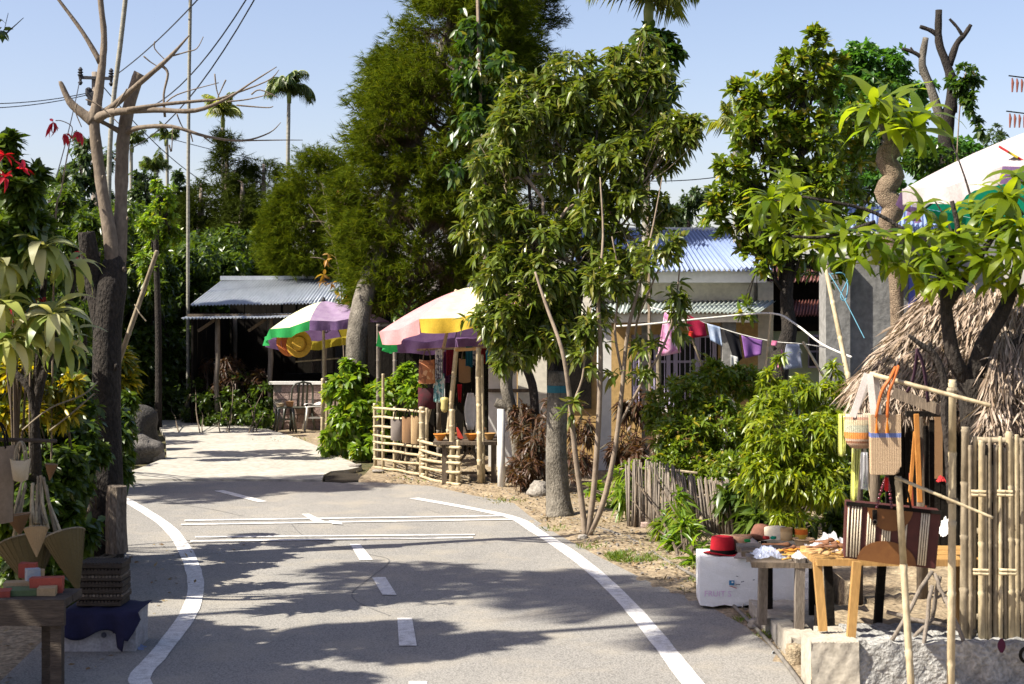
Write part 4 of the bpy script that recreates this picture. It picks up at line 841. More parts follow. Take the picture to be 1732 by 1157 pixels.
# bare twigs with dry yellow leaves left of the parasol trunk
t = thing('dying_vine', 'bare branchlets with withered yellow leaves hanging left of the cedar trunk', 'vine', tuple(G(588, 745)))
mb = MB(); pths = [[(588, 745, 23.5), (580, 560, 23.3), (575, 470, 23.2), (560, 400, 23), (545, 310, 23)], [(575, 470, 23.2), (550, 440, 23), (525, 435, 23)], [(560, 400, 23), (540, 372, 23), (522, 345, 23)], [(566, 385, 23), (545, 375, 23), (525, 375, 23)], [(560, 370, 23), (556, 340, 23), (548, 320, 23)], [(566, 350, 23), (555, 330, 23), (540, 305, 23)]]
for i, p_ in enumerate(pths): mb.tube(smoothpts([P(*q) if q[1] < 745 else G(588, 745) for q in p_]), rads([(.014 if i == 0 else .009) * (1 - .6 * k / len(p_)) for k in range(len(p_))]), 5)
mb.build('stem', B_pale, t)
bracts(t, [(552, 440, 22.9), (548, 465, 22.9), (560, 480, 22.9), (575, 500, 22.8), (565, 520, 22.8), (585, 505, 22.8), (545, 478, 22.9), (575, 320, 23), (567, 328, 23), (600, 470, 22.9), (590, 525, 22.8), (570, 540, 22.8), (556, 430, 23)], L_dry, .13, .07, 4, .8)

# ---------- trees outside the frame at the left whose shade falls on the road ----------
def offtree(label, x, y, zc, r, n, L=.13, W=.055, mat=L_hedge, seed=0):
    t = thing('roadside_tree', label, 'tree', (x, y, -.03), 'trees by the road past the left edge of the picture'); rs = random.Random(seed)
    mb = MB(); top = Vector((x + .1, y, zc)); mb.tube(wiggle((x, y, -.03), top, 6, .05), [.1, .09, .085, .08, .07, .05, .03], 9)
    A = []; D = []
    for i in range(8):
        c = Vector((x + rs.uniform(-1, 1) * r * .7, y + rs.uniform(-1, 1) * r * .55, zc + rs.uniform(-.6, .7) * r)); mb.tube(wiggle(top - Vector((0, 0, r * .8)), c, 4, .05), [.035, .03, .02, .012, .006], 5)
        q, v = ball(n // 8, .2); A.append(np.array(c) + q * r * .45); D.append(v)
    mb.build('trunk', B_dark, t, smooth=True)
    B, DD, U, LL, WW = whorl(np.concatenate(A), np.concatenate(D), 5, L, W, 1.1, .3)
    mesh_np('crown', leaves_np(B, DD, U, LL, WW, T4, .2), T4, len(B), mat, t, kind='stuff')
# ---------- materials for built things ----------
def cloth(name, c, c2=None, scale=8, trans=.25, **k): return surf(name, c, c2 or tuple(x * .8 for x in c), scale, .85, .15, .004, fine=.2, trans=trans, **k)
M_tin = surf('tin_roof', (.50, .53, .57), (.38, .41, .45), 2.5, .42, .15, .004, metal=.35, spec=.5, fine=.15, stretch=(3, .6, 1))
M_blue = surf('blue_tin_roof', (.20, .26, .42), (.15, .20, .35), 1.5, .55, .1, .004, spec=.4, fine=.12)
M_redtin = surf('red_brown_tin', (.16, .055, .04), (.10, .035, .03), 2.5, .6, .2, .004, fine=.4)
M_greytin = surf('grey_green_tin', (.42, .46, .42), (.30, .34, .31), 2.5, .6, .2, .004, fine=.3)
M_cream = surf('cream_paint', (.80, .75, .63), (.70, .65, .54), 2, .8, .15, .004, fine=.2)
M_ochre = surf('ochre_paint', (.56, .37, .15), (.46, .30, .12), 2, .85, .15, .004, fine=.3)
M_white = surf('white_paint', (.78, .76, .71), (.66, .64, .59), 2, .6, .1, .003, fine=.12)
M_grey = surf('grey_render', (.27, .265, .25), (.17, .165, .155), 1.6, .95, .6, .012, fine=.4)
M_lilac = surf('lilac_paint', (.55, .50, .68), (.48, .43, .60), 3, .5, .05)
M_green = surf('pale_green_paint', (.42, .50, .33), (.34, .41, .27), 2, .8, .1)
M_glass = surf('dark_glass', (.02, .022, .026), (.03, .033, .038), 2, .12, 0, spec=.6)
M_timber = surf('weathered_timber', (.17, .13, .09), (.085, .065, .048), 3, .9, .6, .008, stretch=(6, 6, .8), fine=.5)
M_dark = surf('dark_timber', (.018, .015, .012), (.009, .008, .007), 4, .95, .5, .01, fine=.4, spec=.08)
M_grwood = surf('grey_timber', (.26, .22, .18), (.14, .115, .09), 5, .9, .6, .006, stretch=(5, 5, .7), fine=.5)
M_yelwood = surf('yellow_timber', (.46, .27, .09), (.33, .18, .06), 3, .6, .3, .004, stretch=(6, 6, .8), fine=.25)
M_brick = surf('pinkish_block', (.42, .31, .26), (.28, .20, .17), 4, .95, .8, .01, fine=.5)
M_foam = surf('foam', (.90, .90, .88), (.84, .84, .81), 26, .9, .8, .006, fine=.08)
M_foamold = surf('grimy_shaded_foam', (.40, .39, .40), (.26, .25, .26), 8, .9, .6, .006, fine=.3)  # grime, with the left stall's shade also darkened into the colour
M_olive = surf('olive_plastic', (.055, .06, .045), (.045, .048, .036), 3, .35, 0, spec=.5)
M_wplast = surf('pale_plastic', (.50, .49, .44), (.42, .41, .37), 3, .4, 0, spec=.5)
M_rope = surf('rope', (.62, .60, .55), (.45, .43, .38), 30, .9, .3, .003)
M_rope2 = surf('blue_rope', (.10, .27, .36), None, 30, .8, .2)
M_wire = surf('wire', (.03, .03, .035), None, 5, .6, 0)
M_hose = surf('hose', (.11, .10, .09), (.20, .18, .15), 12, .6, .2)
def corr(parent, p00, p10, p01, p11, mat, sheets=3, waves=7, amp=.012, name='roof_sheet', nv=2, over=.012):
    """ridged metal sheets side by side between an eave (p00 to p10) and a ridge (p01 to p11)"""
    p00, p10, p01, p11 = map(Vector, (p00, p10, p01, p11)); n = (p10 - p00).cross(p01 - p00).normalized()
    if n.z < 0: n = -n
    for s_ in range(sheets):
        a_, b_ = s_ / sheets, (s_ + 1) / sheets + .004; mb = MB(); N = waves * 6; lift = n * (over * (s_ % 2) * .4)
        sl = random.uniform(-.01, .01)
        def fn(u, v):
            x = a_ + (b_ - a_) * u; q = p00.lerp(p10, x).lerp(p01.lerp(p11, x), v * (1 + .0) - (1 - v) * .012 * (1 + sl * 30))
            return q + n * (amp * math.sin(u * waves * 2 * math.pi)) + lift
        mb.grid(fn, N, nv); mb.build(name, mat, parent, smooth=True, solid=.003)
def boxpart(parent, name, mat, x0, x1, y0, y1, z0, z1, **k):
    mb = MB(); mb.box(((x0 + x1) / 2, (y0 + y1) / 2, (z0 + z1) / 2), (x1 - x0, y1 - y0, z1 - z0)); return mb.build(name, mat, parent, **k)
def X(px, Y): return (px - CX) / F * Y
def Z(py, Y): return H - (py - HY) / F * Y

# ---------- blue-roofed house ----------
hs = thing('village_house', 'cream and ochre house with blue corrugated roof and lilac window grilles behind the garden', 'house', (X(1130, 20), 20, 0))
Yh = 20.0
def wallx(name, mat, px0, px1, py0, py1, Y, th=.2, parent=hs, zb=None):
    return boxpart(parent, name, mat, X(px0, Y), X(px1, Y), Y, Y + th, Z(py1, Y) if zb is None else zb, Z(py0, Y))
# lower wall in panels round the window opening
wx0, wx1, wz0, wz1 = X(1068, Yh), X(1215, Yh), Z(692, Yh), Z(566, Yh)
boxpart(hs, 'wall', M_ochre, X(890, Yh), wx0, Yh, Yh + .2, -.03, Z(546, Yh)); boxpart(hs, 'wall', M_ochre, wx1, X(1282, Yh), Yh, Yh + .2, -.03, Z(546, Yh))
boxpart(hs, 'wall', M_ochre, wx0, wx1, Yh + .002, Yh + .2, -.03, wz0); boxpart(hs, 'wall', M_ochre, wx0, wx1, Yh + .002, Yh + .2, wz1, Z(546, Yh))
boxpart(hs, 'wall', M_cream, X(985, Yh), X(1274, Yh), Yh - .03, Yh + .22, Z(546, Yh), Z(476, Yh))
boxpart(hs, 'wall', M_cream, X(1282, Yh), X(1282, Yh) + .2, Yh, 26, -.03, Z(476, Yh)); boxpart(hs, 'wall', M_ochre, X(890, Yh) - .2, X(890, Yh), Yh, 26, -.03, Z(476, Yh))
boxpart(hs, 'fascia', M_white, X(975, Yh), X(1290, Yh), Yh - .32, Yh - .26, Z(478, Yh - .3), Z(458, Yh - .3))
boxpart(hs, 'soffit', M_white, X(975, Yh), X(1290, Yh), Yh - .258, Yh - .04, Z(478, Yh - .3), Z(478, Yh - .3) + .02)
corr(hs, (X(965, Yh), Yh - .34, Z(457, Yh - .3)), (X(1298, Yh), Yh - .34, Z(457, Yh - .3)), (X(980, 23), 23.2, Z(389, 23.2)), (X(1236, 23), 23.2, Z(389, 23.2)), M_blue, 5, 8, .02)
boxpart(hs, 'ridge_cap', M_white, X(975, 23.2), X(1240, 23.2), 23.15, 23.3, Z(391, 23.2), Z(385, 23.2))
# porch awning
Ya = 18.7
corr(hs, (X(1000, Ya), Ya, Z(529, Ya)), (X(1282, Ya), Ya, Z(529, Ya)), (X(1000, Yh), Yh - .04, Z(512, Yh)), (X(1310, Yh), Yh - .04, Z(509, Yh)), M_greytin, 5, 8, .014)
boxpart(hs, 'fascia', M_cream, X(1000, Ya), X(1274, Ya), Ya + .03, Ya + .06, Z(545, Ya), Z(531, Ya))
for px, mt in ((1023, M_white), (1234, M_grey)):
    boxpart(hs, 'pillar', mt, X(px - 12, Ya + .1), X(px + 11, Ya + .1), Ya + .1, Ya + .28, -.03, Z(545, Ya + .1))
# window with frame, mullions and bars
wn = boxpart(hs, 'window', M_lilac, wx0, wx1, Yh + .03, Yh + .07, wz0, wz0 + .05)
def sub(parent, name, mat, x0, x1, y0, y1, z0, z1): return boxpart(parent, name, mat, x0, x1, y0, y1, z0, z1)
sub(wn, 'pane', M_glass, wx0, wx1, Yh + .10, Yh + .12, wz0, wz1)
for px in (1073, 1110, 1131, 1143, 1180, 1209):
    sub(wn, 'frame', M_lilac, X(px - 3.5, Yh), X(px + 3.5, Yh), Yh + .02, Yh + .08, wz0 + .052, wz1)
for py in (569, 655, 612):
    sub(wn, 'frame', M_lilac, wx0, wx1, Yh + .035, Yh + .06, Z(py + 2, Yh), Z(py - 2, Yh))
for i in range(17):
    x = wx0 + (wx1 - wx0) * (i + .5) / 17; mb = MB(); mb.tube([(x, Yh + .015, wz0 + .05), (x, Yh + .015, wz1)], .006, 5); mb.build('grille_bar', M_lilac, wn)
boxpart(hs, 'sill', M_white, wx0 - .05, wx1 + .05, Yh - .06, Yh - .002, wz0 - .05, wz0)
for px0, px1 in ((905, 935), (960, 1000)):
    boxpart(hs, 'dark_doorway' if px0 < 950 else 'dark_opening', M_dark, X(px0, Yh), X(px1, Yh), Yh - .03, Yh - .004, .0 if px0 < 950 else .7, Z(575, Yh))  # flat near-black panels stand in for the shaded openings of the house
# neighbouring block with the brown-red roofs and grey walls
nb = thing('annex_building', 'grey rendered annex with red-brown tin awnings right of the blue-roofed house', 'building', (X(1400, 19), 19, 0))
boxpart(nb, 'wall', M_dark, X(1284, 20.4), X(1402, 20.4), 20.4, 20.6, Z(640, 20.4), Z(460, 20.4)); boxpart(nb, 'wall', M_green, X(1290, 20.2), X(1402, 20.2), 20.2, 20.3, -.03, Z(560, 20.2))
boxpart(nb, 'lintel', M_dark, X(1290, 20.2), X(1402, 20.2), 20.14, 20.198, Z(560, 20.2), Z(548, 20.2))
w2 = boxpart(nb, 'window', M_lilac, X(1366, 20.2), X(1398, 20.2), 20.12, 20.18, Z(622, 20.2), Z(566, 20.2))
for j in (0, 1):
    for i in (0, 1): boxpart(w2, 'pane', M_glass, X(1369 + i * 14, 20.1), X(1381 + i * 14, 20.1), 20.10, 20.125, Z(619 - 26 * j, 20.1), Z(596 - 26 * j, 20.1))
corr(nb, (X(1326, 19.2), 19.2, Z(534, 19.2)), (X(1400, 19.2), 19.2, Z(534, 19.2)), (X(1330, 20.1), 20.1, Z(508, 20.1)), (X(1404, 20.1), 20.1, Z(508, 20.1)), M_redtin, 2, 7, .016)
corr(nb, (X(1300, 20), 20.0, Z(476, 20)), (X(1402, 20), 20.0, Z(476, 20)), (X(1310, 21.6), 21.6, Z(448, 21.6)), (X(1404, 21.6), 21.6, Z(448, 21.6)), M_redtin, 2, 8, .016)
corr(nb, (X(1420, 18), 17.6, Z(392, 17.6)), (X(1580, 18), 17.6, Z(392, 17.6)), (X(1440, 20), 20.2, Z(345, 20)), (X(1600, 20), 20.2, Z(345, 20)), M_blue, 3, 7, .016)
boxpart(nb, 'pillar', M_grey, X(1397, 18), X(1438, 18), 18.0, 18.4, -.03, Z(440, 18)); boxpart(nb, 'wall', M_grey, X(1440, 18), X(1700, 18), 18.1, 18.3, -.03, Z(398, 18))
boxpart(nb, 'window_frame', surf('blue_paint', (.10, .12, .45), None, 4, .5, .05), X(1540, 18), X(1552, 18), 18.05, 18.098, Z(560, 18), Z(470, 18))
boxpart(nb, 'window', M_glass, X(1552, 18), X(1600, 18), 18.06, 18.097, Z(560, 18), Z(470, 18))

# ---------- shack behind the middle stall ----------
sk = thing('stall_shack', 'dark timber shack with pale front panel behind the middle parasol', 'shack', (X(740, 20.6), 20.6, 0))
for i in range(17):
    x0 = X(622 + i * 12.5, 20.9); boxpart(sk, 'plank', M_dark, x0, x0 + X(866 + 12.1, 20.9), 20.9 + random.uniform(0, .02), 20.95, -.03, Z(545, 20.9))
mb = MB(); mb.grid(lambda u, v: (X(640 + 240 * u, 20), 19.9 + 1.3 * v, Z(556, 19.6) + v * .04), 2, 2); mb.build('roof', M_dark, sk, solid=.05)
for px in (640, 668, 742, 808):
    mb = MB(); bamboo(mb, (X(px, 20), 20, -.03), (X(px, 20), 20, Z(548, 20)), .03); mb.build('post', M_grwood, sk, smooth=True)
boxpart(sk, 'panel', M_white, X(826, 19.2), X(874, 19.2), 19.2, 19.24, -.03, Z(618, 19.2)); boxpart(sk, 'panel', M_cream, X(876, 19.4), X(925, 19.4), 19.4, 19.44, -.03, Z(590, 19.4))
boxpart(sk, 'rail', M_timber, X(826, 19.1), X(906, 19.1), 19.12, 19.16, Z(664, 19.1), Z(658, 19.1))

# ---------- tin-roofed hut ----------
ht = thing('tin_roofed_hut', 'open dark hut with a grey corrugated tin roof beside the concrete road', 'hut', (X(450, 27), 27, 0))
corr(ht, (X(322, 27), 27, Z(516, 27)), (X(575, 27), 27, Z(512, 27)), (X(376, 29.2), 29.2, Z(474, 29.2)), (X(600, 29.2), 29.2, Z(468, 29.2)), M_tin, 5, 9, .016)
boxpart(ht, 'ridge_cap', M_tin, X(374, 29.2), X(600, 29.2), 29.1, 29.3, Z(474, 29.2), Z(467, 29.2))
corr(ht, (X(306, 26.2), 26.2, Z(539, 26.2)), (X(560, 26.2), 26.2, Z(536, 26.2)), (X(322, 27), 27.1, Z(533, 27)), (X(575, 27), 27.1, Z(530, 27)), M_tin, 5, 9, .014)
for px, Yp in ((366, 26.6), (456, 26.6), (548, 26.6), (395, 30.4), (590, 30.4)):
    mb = MB(); mb.tube(wiggle((X(px, Yp), Yp, -.03), (X(px + 2, Yp), Yp, Z(532, Yp)), 5, .015), .045, 8); mb.build('post', M_grwood, ht, smooth=True)
for px in (335, 420, 510): mb = MB(); mb.bar((X(px, 26.6), 26.6, Z(560, 26.6)), (X(px + 30, 26.6), 26.6, Z(540, 26.6)), .05, .05); mb.build('brace', M_timber, ht)
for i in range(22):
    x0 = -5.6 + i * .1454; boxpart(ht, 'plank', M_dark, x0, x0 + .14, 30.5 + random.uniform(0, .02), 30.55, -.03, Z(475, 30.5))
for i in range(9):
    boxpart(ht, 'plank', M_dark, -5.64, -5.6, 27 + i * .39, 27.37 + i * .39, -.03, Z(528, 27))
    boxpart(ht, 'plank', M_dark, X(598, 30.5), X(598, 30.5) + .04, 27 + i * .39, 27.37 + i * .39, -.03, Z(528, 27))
boxpart(ht, 'beam', M_timber, X(318, 26.6), X(570, 26.6), 26.55, 26.65, Z(537, 26.6), Z(531, 26.6)); boxpart(ht, 'counter', M_dark, X(480, 28), X(590, 28), 28, 28.5, .0, .85)
# block wall
bw = thing('block_wall', 'low pinkish block wall with a white rail behind the plastic chair', 'wall', (X(520, 25.9), 25.9, 0))
for r_ in range(6):
    for c_ in range(6):
        w_ = .27; x0 = X(462, 25.9) + c_ * w_ + (w_ / 2 if r_ % 2 else 0) + random.uniform(-.004, .004); z0 = r_ * .125
        boxpart(bw, 'block', M_brick, x0 + .006, x0 + w_ - .006, 25.9 + random.uniform(-.01, .01), 26.0, z0, z0 + .116)
boxpart(bw, 'mortar', M_stone, X(462, 25.9), X(462, 25.9) + 1.68, 25.92, 25.98, -.03, .75); boxpart(bw, 'top_rail', M_white, X(455, 25.9), X(575, 25.9), 25.86, 26.02, .752, .80)

# distant tin roof
fr = thing('distant_shed', 'small shed with a grey tin roof far off at the left behind the flowers', 'shed', (X(120, 40), 40, 0))
corr(fr, (X(86, 40), 40, Z(371, 40)), (X(140, 40), 40, Z(374, 40)), (X(106, 42), 42, Z(354, 42)), (X(158, 42), 42, Z(357, 42)), M_tin, 2, 7, .02)
for px in (92, 136): boxpart(fr, 'post', M_timber, X(px, 40.2), X(px + 3, 40.2), 40.2, 40.3, -.03, Z(370, 40.2))
boxpart(fr, 'wall', M_timber, X(92, 41.8), X(150, 41.8), 41.8, 41.9, -.03, Z(362, 41.8))

# utility pole
up = thing('utility_pole', 'utility pole with a crossarm and insulators behind the bare tree', 'utility pole', (X(160, 36), 36, -.03))
mb = MB(); mb.tube([(X(161, 36), 36, -.03), (X(161, 36), 36, Z(122, 36))], [.11, .08], 10); mb.build('pole', M_grwood, up, smooth=True)
mb = MB(); mb.bar(P(136, 131, 35.9), P(190, 133, 35.9), .07, .07); mb.build('crossarm', M_wire, up)
for px, py in ((136, 131), (188, 133)):
    mb = MB(); mb.lathe(P(px, py, 35.9), [(.02, -.18), (.06, -.12), (.03, -.08), (.05, .03), (.07, .06), (.035, .09), (.07, .12), (.035, .15), (.06, .18), (.02, .24)], 10); mb.build('insulator', M_wire, up)
for px, py in ((150, 158), (157, 165)):
    mb = MB(); mb.lathe(P(px, py, 35.8), [(.03, -.1), (.08, -.04), (.08, .1), (.03, .14)], 10, cap=True); mb.build('insulator', M_wire, up)
mb = MB(); mb.box(P(157, 168, 35.7), (.2, .2, .28)); mb.build('junction_box', M_wire, up)
for i, (a_, b_, sg, lab) in enumerate([
    ((150, 157, 35.8), (-120, 170, 34), .15, 'upper of the two thin cables running from the pole out of the left side'), ((150, 160, 35.8), (-120, 180, 34), .15, 'lower of the two thin cables running from the pole out of the left side'),
    ((190, 131, 35.9), (352, -20, 26), .1, 'steepest cable rising right from the crossarm'), ((188, 190, 36), (440, -40, 24), .7, 'long sagging cable rising to the top between the palm stems'), ((165, 260, 36), (452, -40, 24), .8, 'lowest sagging cable crossing the bare branches'),
    ((165, 135, 36), (340, 305, 46), .2, 'cable sloping down right from the pole towards the cedars'), ((290, 235, 46), (560, 290, 50), .1, 'thin distant cable passing behind the lone palm'), ((136, 131, 35.9), (95, 300, 30), .1, 'cable dropping left from the crossarm insulator'), ((1085, 306, 30), (1300, 282, 34), .1, 'dark cable in the sky gap beside the glossy-leaved tree')]):
    mb = MB(); mb.tube(catenary(P(*a_), P(*b_), sg, 16), .012, 4, cap=False); single(mb, 'power_cable', M_wire, lab, 'cable', tuple(P(*a_)))

# ---------- parasols ----------
def parasol(label, apex, Rr, drop, cols, vcols, tilt, off=0, pole=None, poler=.022, vh=.16, seed=1, tiltdir=(1, 0, 0), faded=None):
    base = (pole[0], pole[1], pole[2]); t = thing('parasol', label, 'parasol', base); rs = random.Random(seed)
    A = Vector(apex); M = Matrix.Rotation(tilt, 3, Vector(tiltdir).normalized()); N = 8
    def pt(az, r, extra=0):
        edge = math.cos(math.pi / N) / math.cos((az - off) % (2 * math.pi / N) - math.pi / N)   # straight hems between the ribs
        rr = r * Rr * (edge ** .9); sag = .045 * Rr * (1 - abs(((az - off) % (2 * math.pi / N)) / (math.pi / N) - 1)) * math.sin(math.pi * min(r, 1) * .6)
        return A + M @ Vector((math.cos(az) * rr, math.sin(az) * rr, -drop * r ** 1.45 - sag + extra))
    for k in range(N):
        a0 = off + 2 * math.pi * k / N; mb = MB(); mb.grid(lambda u, v: pt(a0 + 2 * math.pi / N * v * .9999, .02 + .98 * u), 8, 8); g = mb.build('panel', cols[k], t, smooth=True)
        mb = MB(); ph = rs.uniform(0, 6)
        def fn(u, v):
            p = pt(a0 + 2 * math.pi / N * v * .9999, 1.0); q = p - A; out = Vector((q.x, q.y, 0)).normalized()
            return p + out * (.01 + .045 * u * math.sin(v * 14 + ph)) - Vector((0, 0, vh * u * (1 + .06 * math.sin(v * 9 + ph))))
        mb.grid(fn, 2, 10); mb.build('valance', vcols[k], g, smooth=True)
        mb = MB(); mb.tube([pt(a0, u / 8, -.012) for u in range(9)], .006, 4); mb.build('rib', M_wire, t)
        mb = MB(); mb.tube([A + M @ Vector((0, 0, -drop * 1.15)), pt(a0, .55, -.015)], .004, 4); mb.build('strut', M_wire, t)
    mb = MB(); bamboo(mb, Vector(pole[:3]), Vector(pole[3:6]) if len(pole) > 3 else A + Vector((0, 0, .05)), poler); mb.build('pole', M_bamboo, t, smooth=True)
    mb = MB(); mb.lathe(A, [(.03, -.02), (.035, .02), (.015, .06), (.0, .07)], 10); mb.build('finial', M_wire, t)
    return t
C_ly = cloth('pale_yellow_cloth', (.70, .68, .36), (.74, .72, .52)); C_pu = cloth('purple_cloth', (.17, .09, .22), (.24, .15, .29)); C_fpu = cloth('faded_purple_cloth', (.36, .27, .38), (.27, .18, .30)); C_gr = cloth('green_cloth', (.02, .30, .07)); C_ye = cloth('yellow_cloth', (.55, .44, .04))
C_pk = cloth('pale_pink_cloth', (.70, .34, .34)); C_cr = cloth('cream_cloth', (.72, .62, .32), (.74, .68, .48)); C_yv = cloth('deep_yellow_cloth', (.75, .50, .05)); C_wh = cloth('off_white_cloth', (.58, .51, .50)); C_rd = cloth('red_cloth', (.55, .04, .04)); C_te = cloth('teal_green_cloth', (.01, .35, .20))
parasol('parasol with pale yellow, purple and green panels beside the plastic chairs', P(547, 510, 22.0), .90, .40, [C_ye, C_pu, C_pu, C_ly, C_ly, C_fpu, C_fpu, C_gr], [C_ye, C_ye, C_pu, C_gr, C_gr, C_pu, C_pu, C_gr], math.radians(11), tiltdir=(-.8, -.6, 0), off=math.radians(38), pole=(*G(549, 767), *P(547, 512, 22.0)), seed=3, vh=.13)
parasol('large pink, cream and purple parasol over the souvenir stall', P(795, 486, 18.2), 1.13, .44, [C_ye, C_pu, C_pu, C_pk, C_pk, C_cr, C_pk, C_cr], [C_ye, C_pu, C_pu, C_gr, C_pk, C_yv, C_yv, C_yv], math.radians(10), tiltdir=(-.75, -.65, 0), off=math.radians(14), pole=(*G(703, 800), *P(772, 490, 18.2)), seed=5, vh=.16)
um3 = parasol('big washed-out parasol with a rainbow seam over the thatched stall at the right', P(1850, 196, 9.8), 1.22, .47, [C_wh, C_te, C_te, C_wh, C_wh, C_wh, C_te, C_te], [C_wh, C_te, C_te, C_pu, C_wh, C_pu, C_te, C_te], math.radians(-4), off=math.radians(0), pole=(X(1850, 9.8), 9.8, -.03, *P(1850, 196, 9.8)), seed=7, vh=.10)
for i, c_ in enumerate((C_rd, C_ye, C_rd)):
    mb = MB(); mb.bar(P(1690 + 16 * i, 248 + 9.5 * i, 8.98), P(1706 + 16 * i, 257.5 + 9.5 * i, 8.96), .05, .012); mb.build('seam_band', c_, um3)

# ---------- plastic chair and stools ----------
def chair(label, loc, rz, mat, s=1.0):
    t = thing('plastic_chair', label, 'chair', loc)
    M = Matrix.Translation(loc) @ Matrix.Rotation(rz, 4, 'Z') @ Matrix.Scale(s, 4); q = lambda *a: M @ Vector(a)
    mb = MB(); mb.grid(lambda u, v: q((u - .5) * (.46 - .06 * v), (v - .5) * .42, .42 - .02 * math.sin(math.pi * u) * math.sin(math.pi * v) - .012 * v), 8, 8); mb.build('seat', mat, t, smooth=True, solid=.018)
    for x in (-1, 1):
        for y in (-1, 1):
            mb = MB(); mb.tube([q(x * .19, y * .19, .42), q(x * .21, y * .22, .2), q(x * .23, y * .25, 0)], [.03, .027, .023], 6, sq=.6); mb.build('leg', mat, t, smooth=True)
    bk = lambda u, z: q((u - .5) * (.40 - .07 * max(0, z - .3) * 2), .20 + .12 * z + .03 * math.sin(math.pi * u), .42 + z)
    mb = MB(); mb.tube([bk(0, 0), bk(0, .2), bk(.02, .35), bk(.12, .43), bk(.5, .46), bk(.88, .43), bk(.98, .35), bk(1, .2), bk(1, 0)], .017, 7); mb.build('back_frame', mat, t, smooth=True)
    for u in (.3, .5, .7):
        mb = MB(); mb.grid(lambda a_, b_: bk(u - .06 + .12 * a_ * (1 - .25 * b_), .02 + .42 * b_), 2, 6); mb.build('back_slat', mat, t, smooth=True, solid=.01)
    return t
def stool(label, loc, rz, mat, h=.43, s_=.3, group=None):
    t = thing('plastic_stool', label, 'stool', loc, group); M = Matrix.Translation(loc) @ Matrix.Rotation(rz, 4, 'Z'); q = lambda *a: M @ Vector(a)
    mb = MB(); mb.grid(lambda u, v: q((u - .5) * s_, (v - .5) * s_, h - .006 * math.cos(math.pi * u * 2)), 6, 6); mb.build('seat', mat, t, smooth=True, solid=.02)
    for x in (-1, 1):
        for y in (-1, 1): mb = MB(); mb.tube([q(x * s_ * .44, y * s_ * .44, h), q(x * s_ * .5, y * s_ * .5, h * .5), q(x * s_ * .62, y * s_ * .62, 0)], [.03, .027, .022], 6, sq=.5); mb.build('leg', mat, t, smooth=True)
    mb = MB(); mb.bar(q(-s_ * .5, -s_ * .5, h * .55), q(s_ * .5, -s_ * .5, h * .55), .012, .03); mb.build('stretcher', mat, t)
    return t
chair('dark olive plastic chair by the road under the yellow and purple parasol', G(505, 727), math.radians(205), M_olive, .92)
stool('dark plastic stool carrying two small baskets, left of the plastic chair', G(482, 731), .3, M_olive, .40, .26)
stool('pale plastic stool with newspaper on it, right of the plastic chair', G(533, 728), .2, M_wplast, .40, .30)
def basket(label, c, r0, r1, h, mat, cat='basket', group=None, tilt=None, name='basket', rows=0):
    M = tilt or Matrix.Identity(4); mb = MB(); prof = [(0.001, 0), (r0, 0)] + [(r0 + (r1 - r0) * (i / 6) ** .9, h * i / 6) for i in range(1, 7)] + [(r1 + .006, h), (r1 + .006, h + .008), (r1 - .004, h + .008), (r1 - .008, h * .9), (r0 * .9, .01), (.001, .01)]
    mb.lathe(c, prof, 20, M); return single(mb, name, mat, label, cat, tuple(c), group, smooth=True)
def weave(name, c1, c2, s1=60, s2=60, rough=.7):
    m, n, new, link = nodes(name); tc = new("ShaderNodeTexCoord"); w1 = new("ShaderNodeTexWave"); w1.wave_type = 'BANDS'; w1.bands_direction = 'Z'; w1.inputs['Scale'].default_value = s1; w1.inputs['Distortion'].default_value = 1.5; w1.inputs['Detail Scale'].default_value = 2
    w2 = new("ShaderNodeTexWave"); w2.bands_direction = 'X'; w2.inputs['Scale'].default_value = s2; link(tc.outputs['Object'], w1.inputs[0]); link(tc.outputs['Object'], w2.inputs[0])
    ml = new("ShaderNodeMath"); ml.operation = 'MULTIPLY'; link(w1.outputs['Fac'], ml.inputs[0]); link(w2.outputs['Fac'], ml.inputs[1]); ad = new("ShaderNodeMath"); ad.operation = 'MULTIPLY_ADD'; ad.inputs[1].default_value = .5; link(w1.outputs['Fac'], ad.inputs[0]); link(ml.outputs[0], ad.inputs[2])
    rp = ramp(new, [(.1, c2), (.6, c1)]); link(ad.outputs[0], rp.inputs[0]); bs = new("ShaderNodeBsdfPrincipled"); bs.inputs['Roughness'].default_value = rough; link(rp.outputs[0], bs.inputs['Base Color'])
    b = new("ShaderNodeBump"); b.inputs['Strength'].default_value = .7; b.inputs['Distance'].default_value = .004; link(ad.outputs[0], b.inputs['Height']); link(b.outputs[0], bs.inputs['Normal']); out = new("ShaderNodeOutputMaterial"); link(bs.outputs[0], out.inputs[0]); return m
W_tan = weave('tan_weave', (.58, .40, .20), (.34, .21, .09)); W_olive = weave('olive_cane_weave', (.19, .135, .045), (.10, .07, .02), 45, 70); W_brown = weave('brown_weave', (.40, .22, .09), (.2, .1, .04)); W_cream = weave('cream_weave', (.62, .52, .36), (.42, .33, .2))  # olive cane is darkened to carry the left stall's shade
sp_ = G(482, 731) + Vector((0, 0, .415))
basket('small pale basket on the dark plastic stool', sp_ + Vector((-.07, -.05, 0)), .05, .07, .055, W_cream); basket('small brown basket on the dark plastic stool', sp_ + Vector((.08, -.02, 0)), .05, .07, .085, W_brown)
mb = MB(); q0 = G(533, 728) + Vector((0, 0, .43)); mb.grid(lambda u, v: q0 + Vector(((u - .5) * .34, (v - .5) * .26, .02 * math.sin(u * 7 + v * 3) + .03 * u)), 8, 6); single(mb, 'newspaper', M_white, 'crumpled newspaper lying on the pale stool', 'newspaper', tuple(q0), smooth=True, solid=.004)
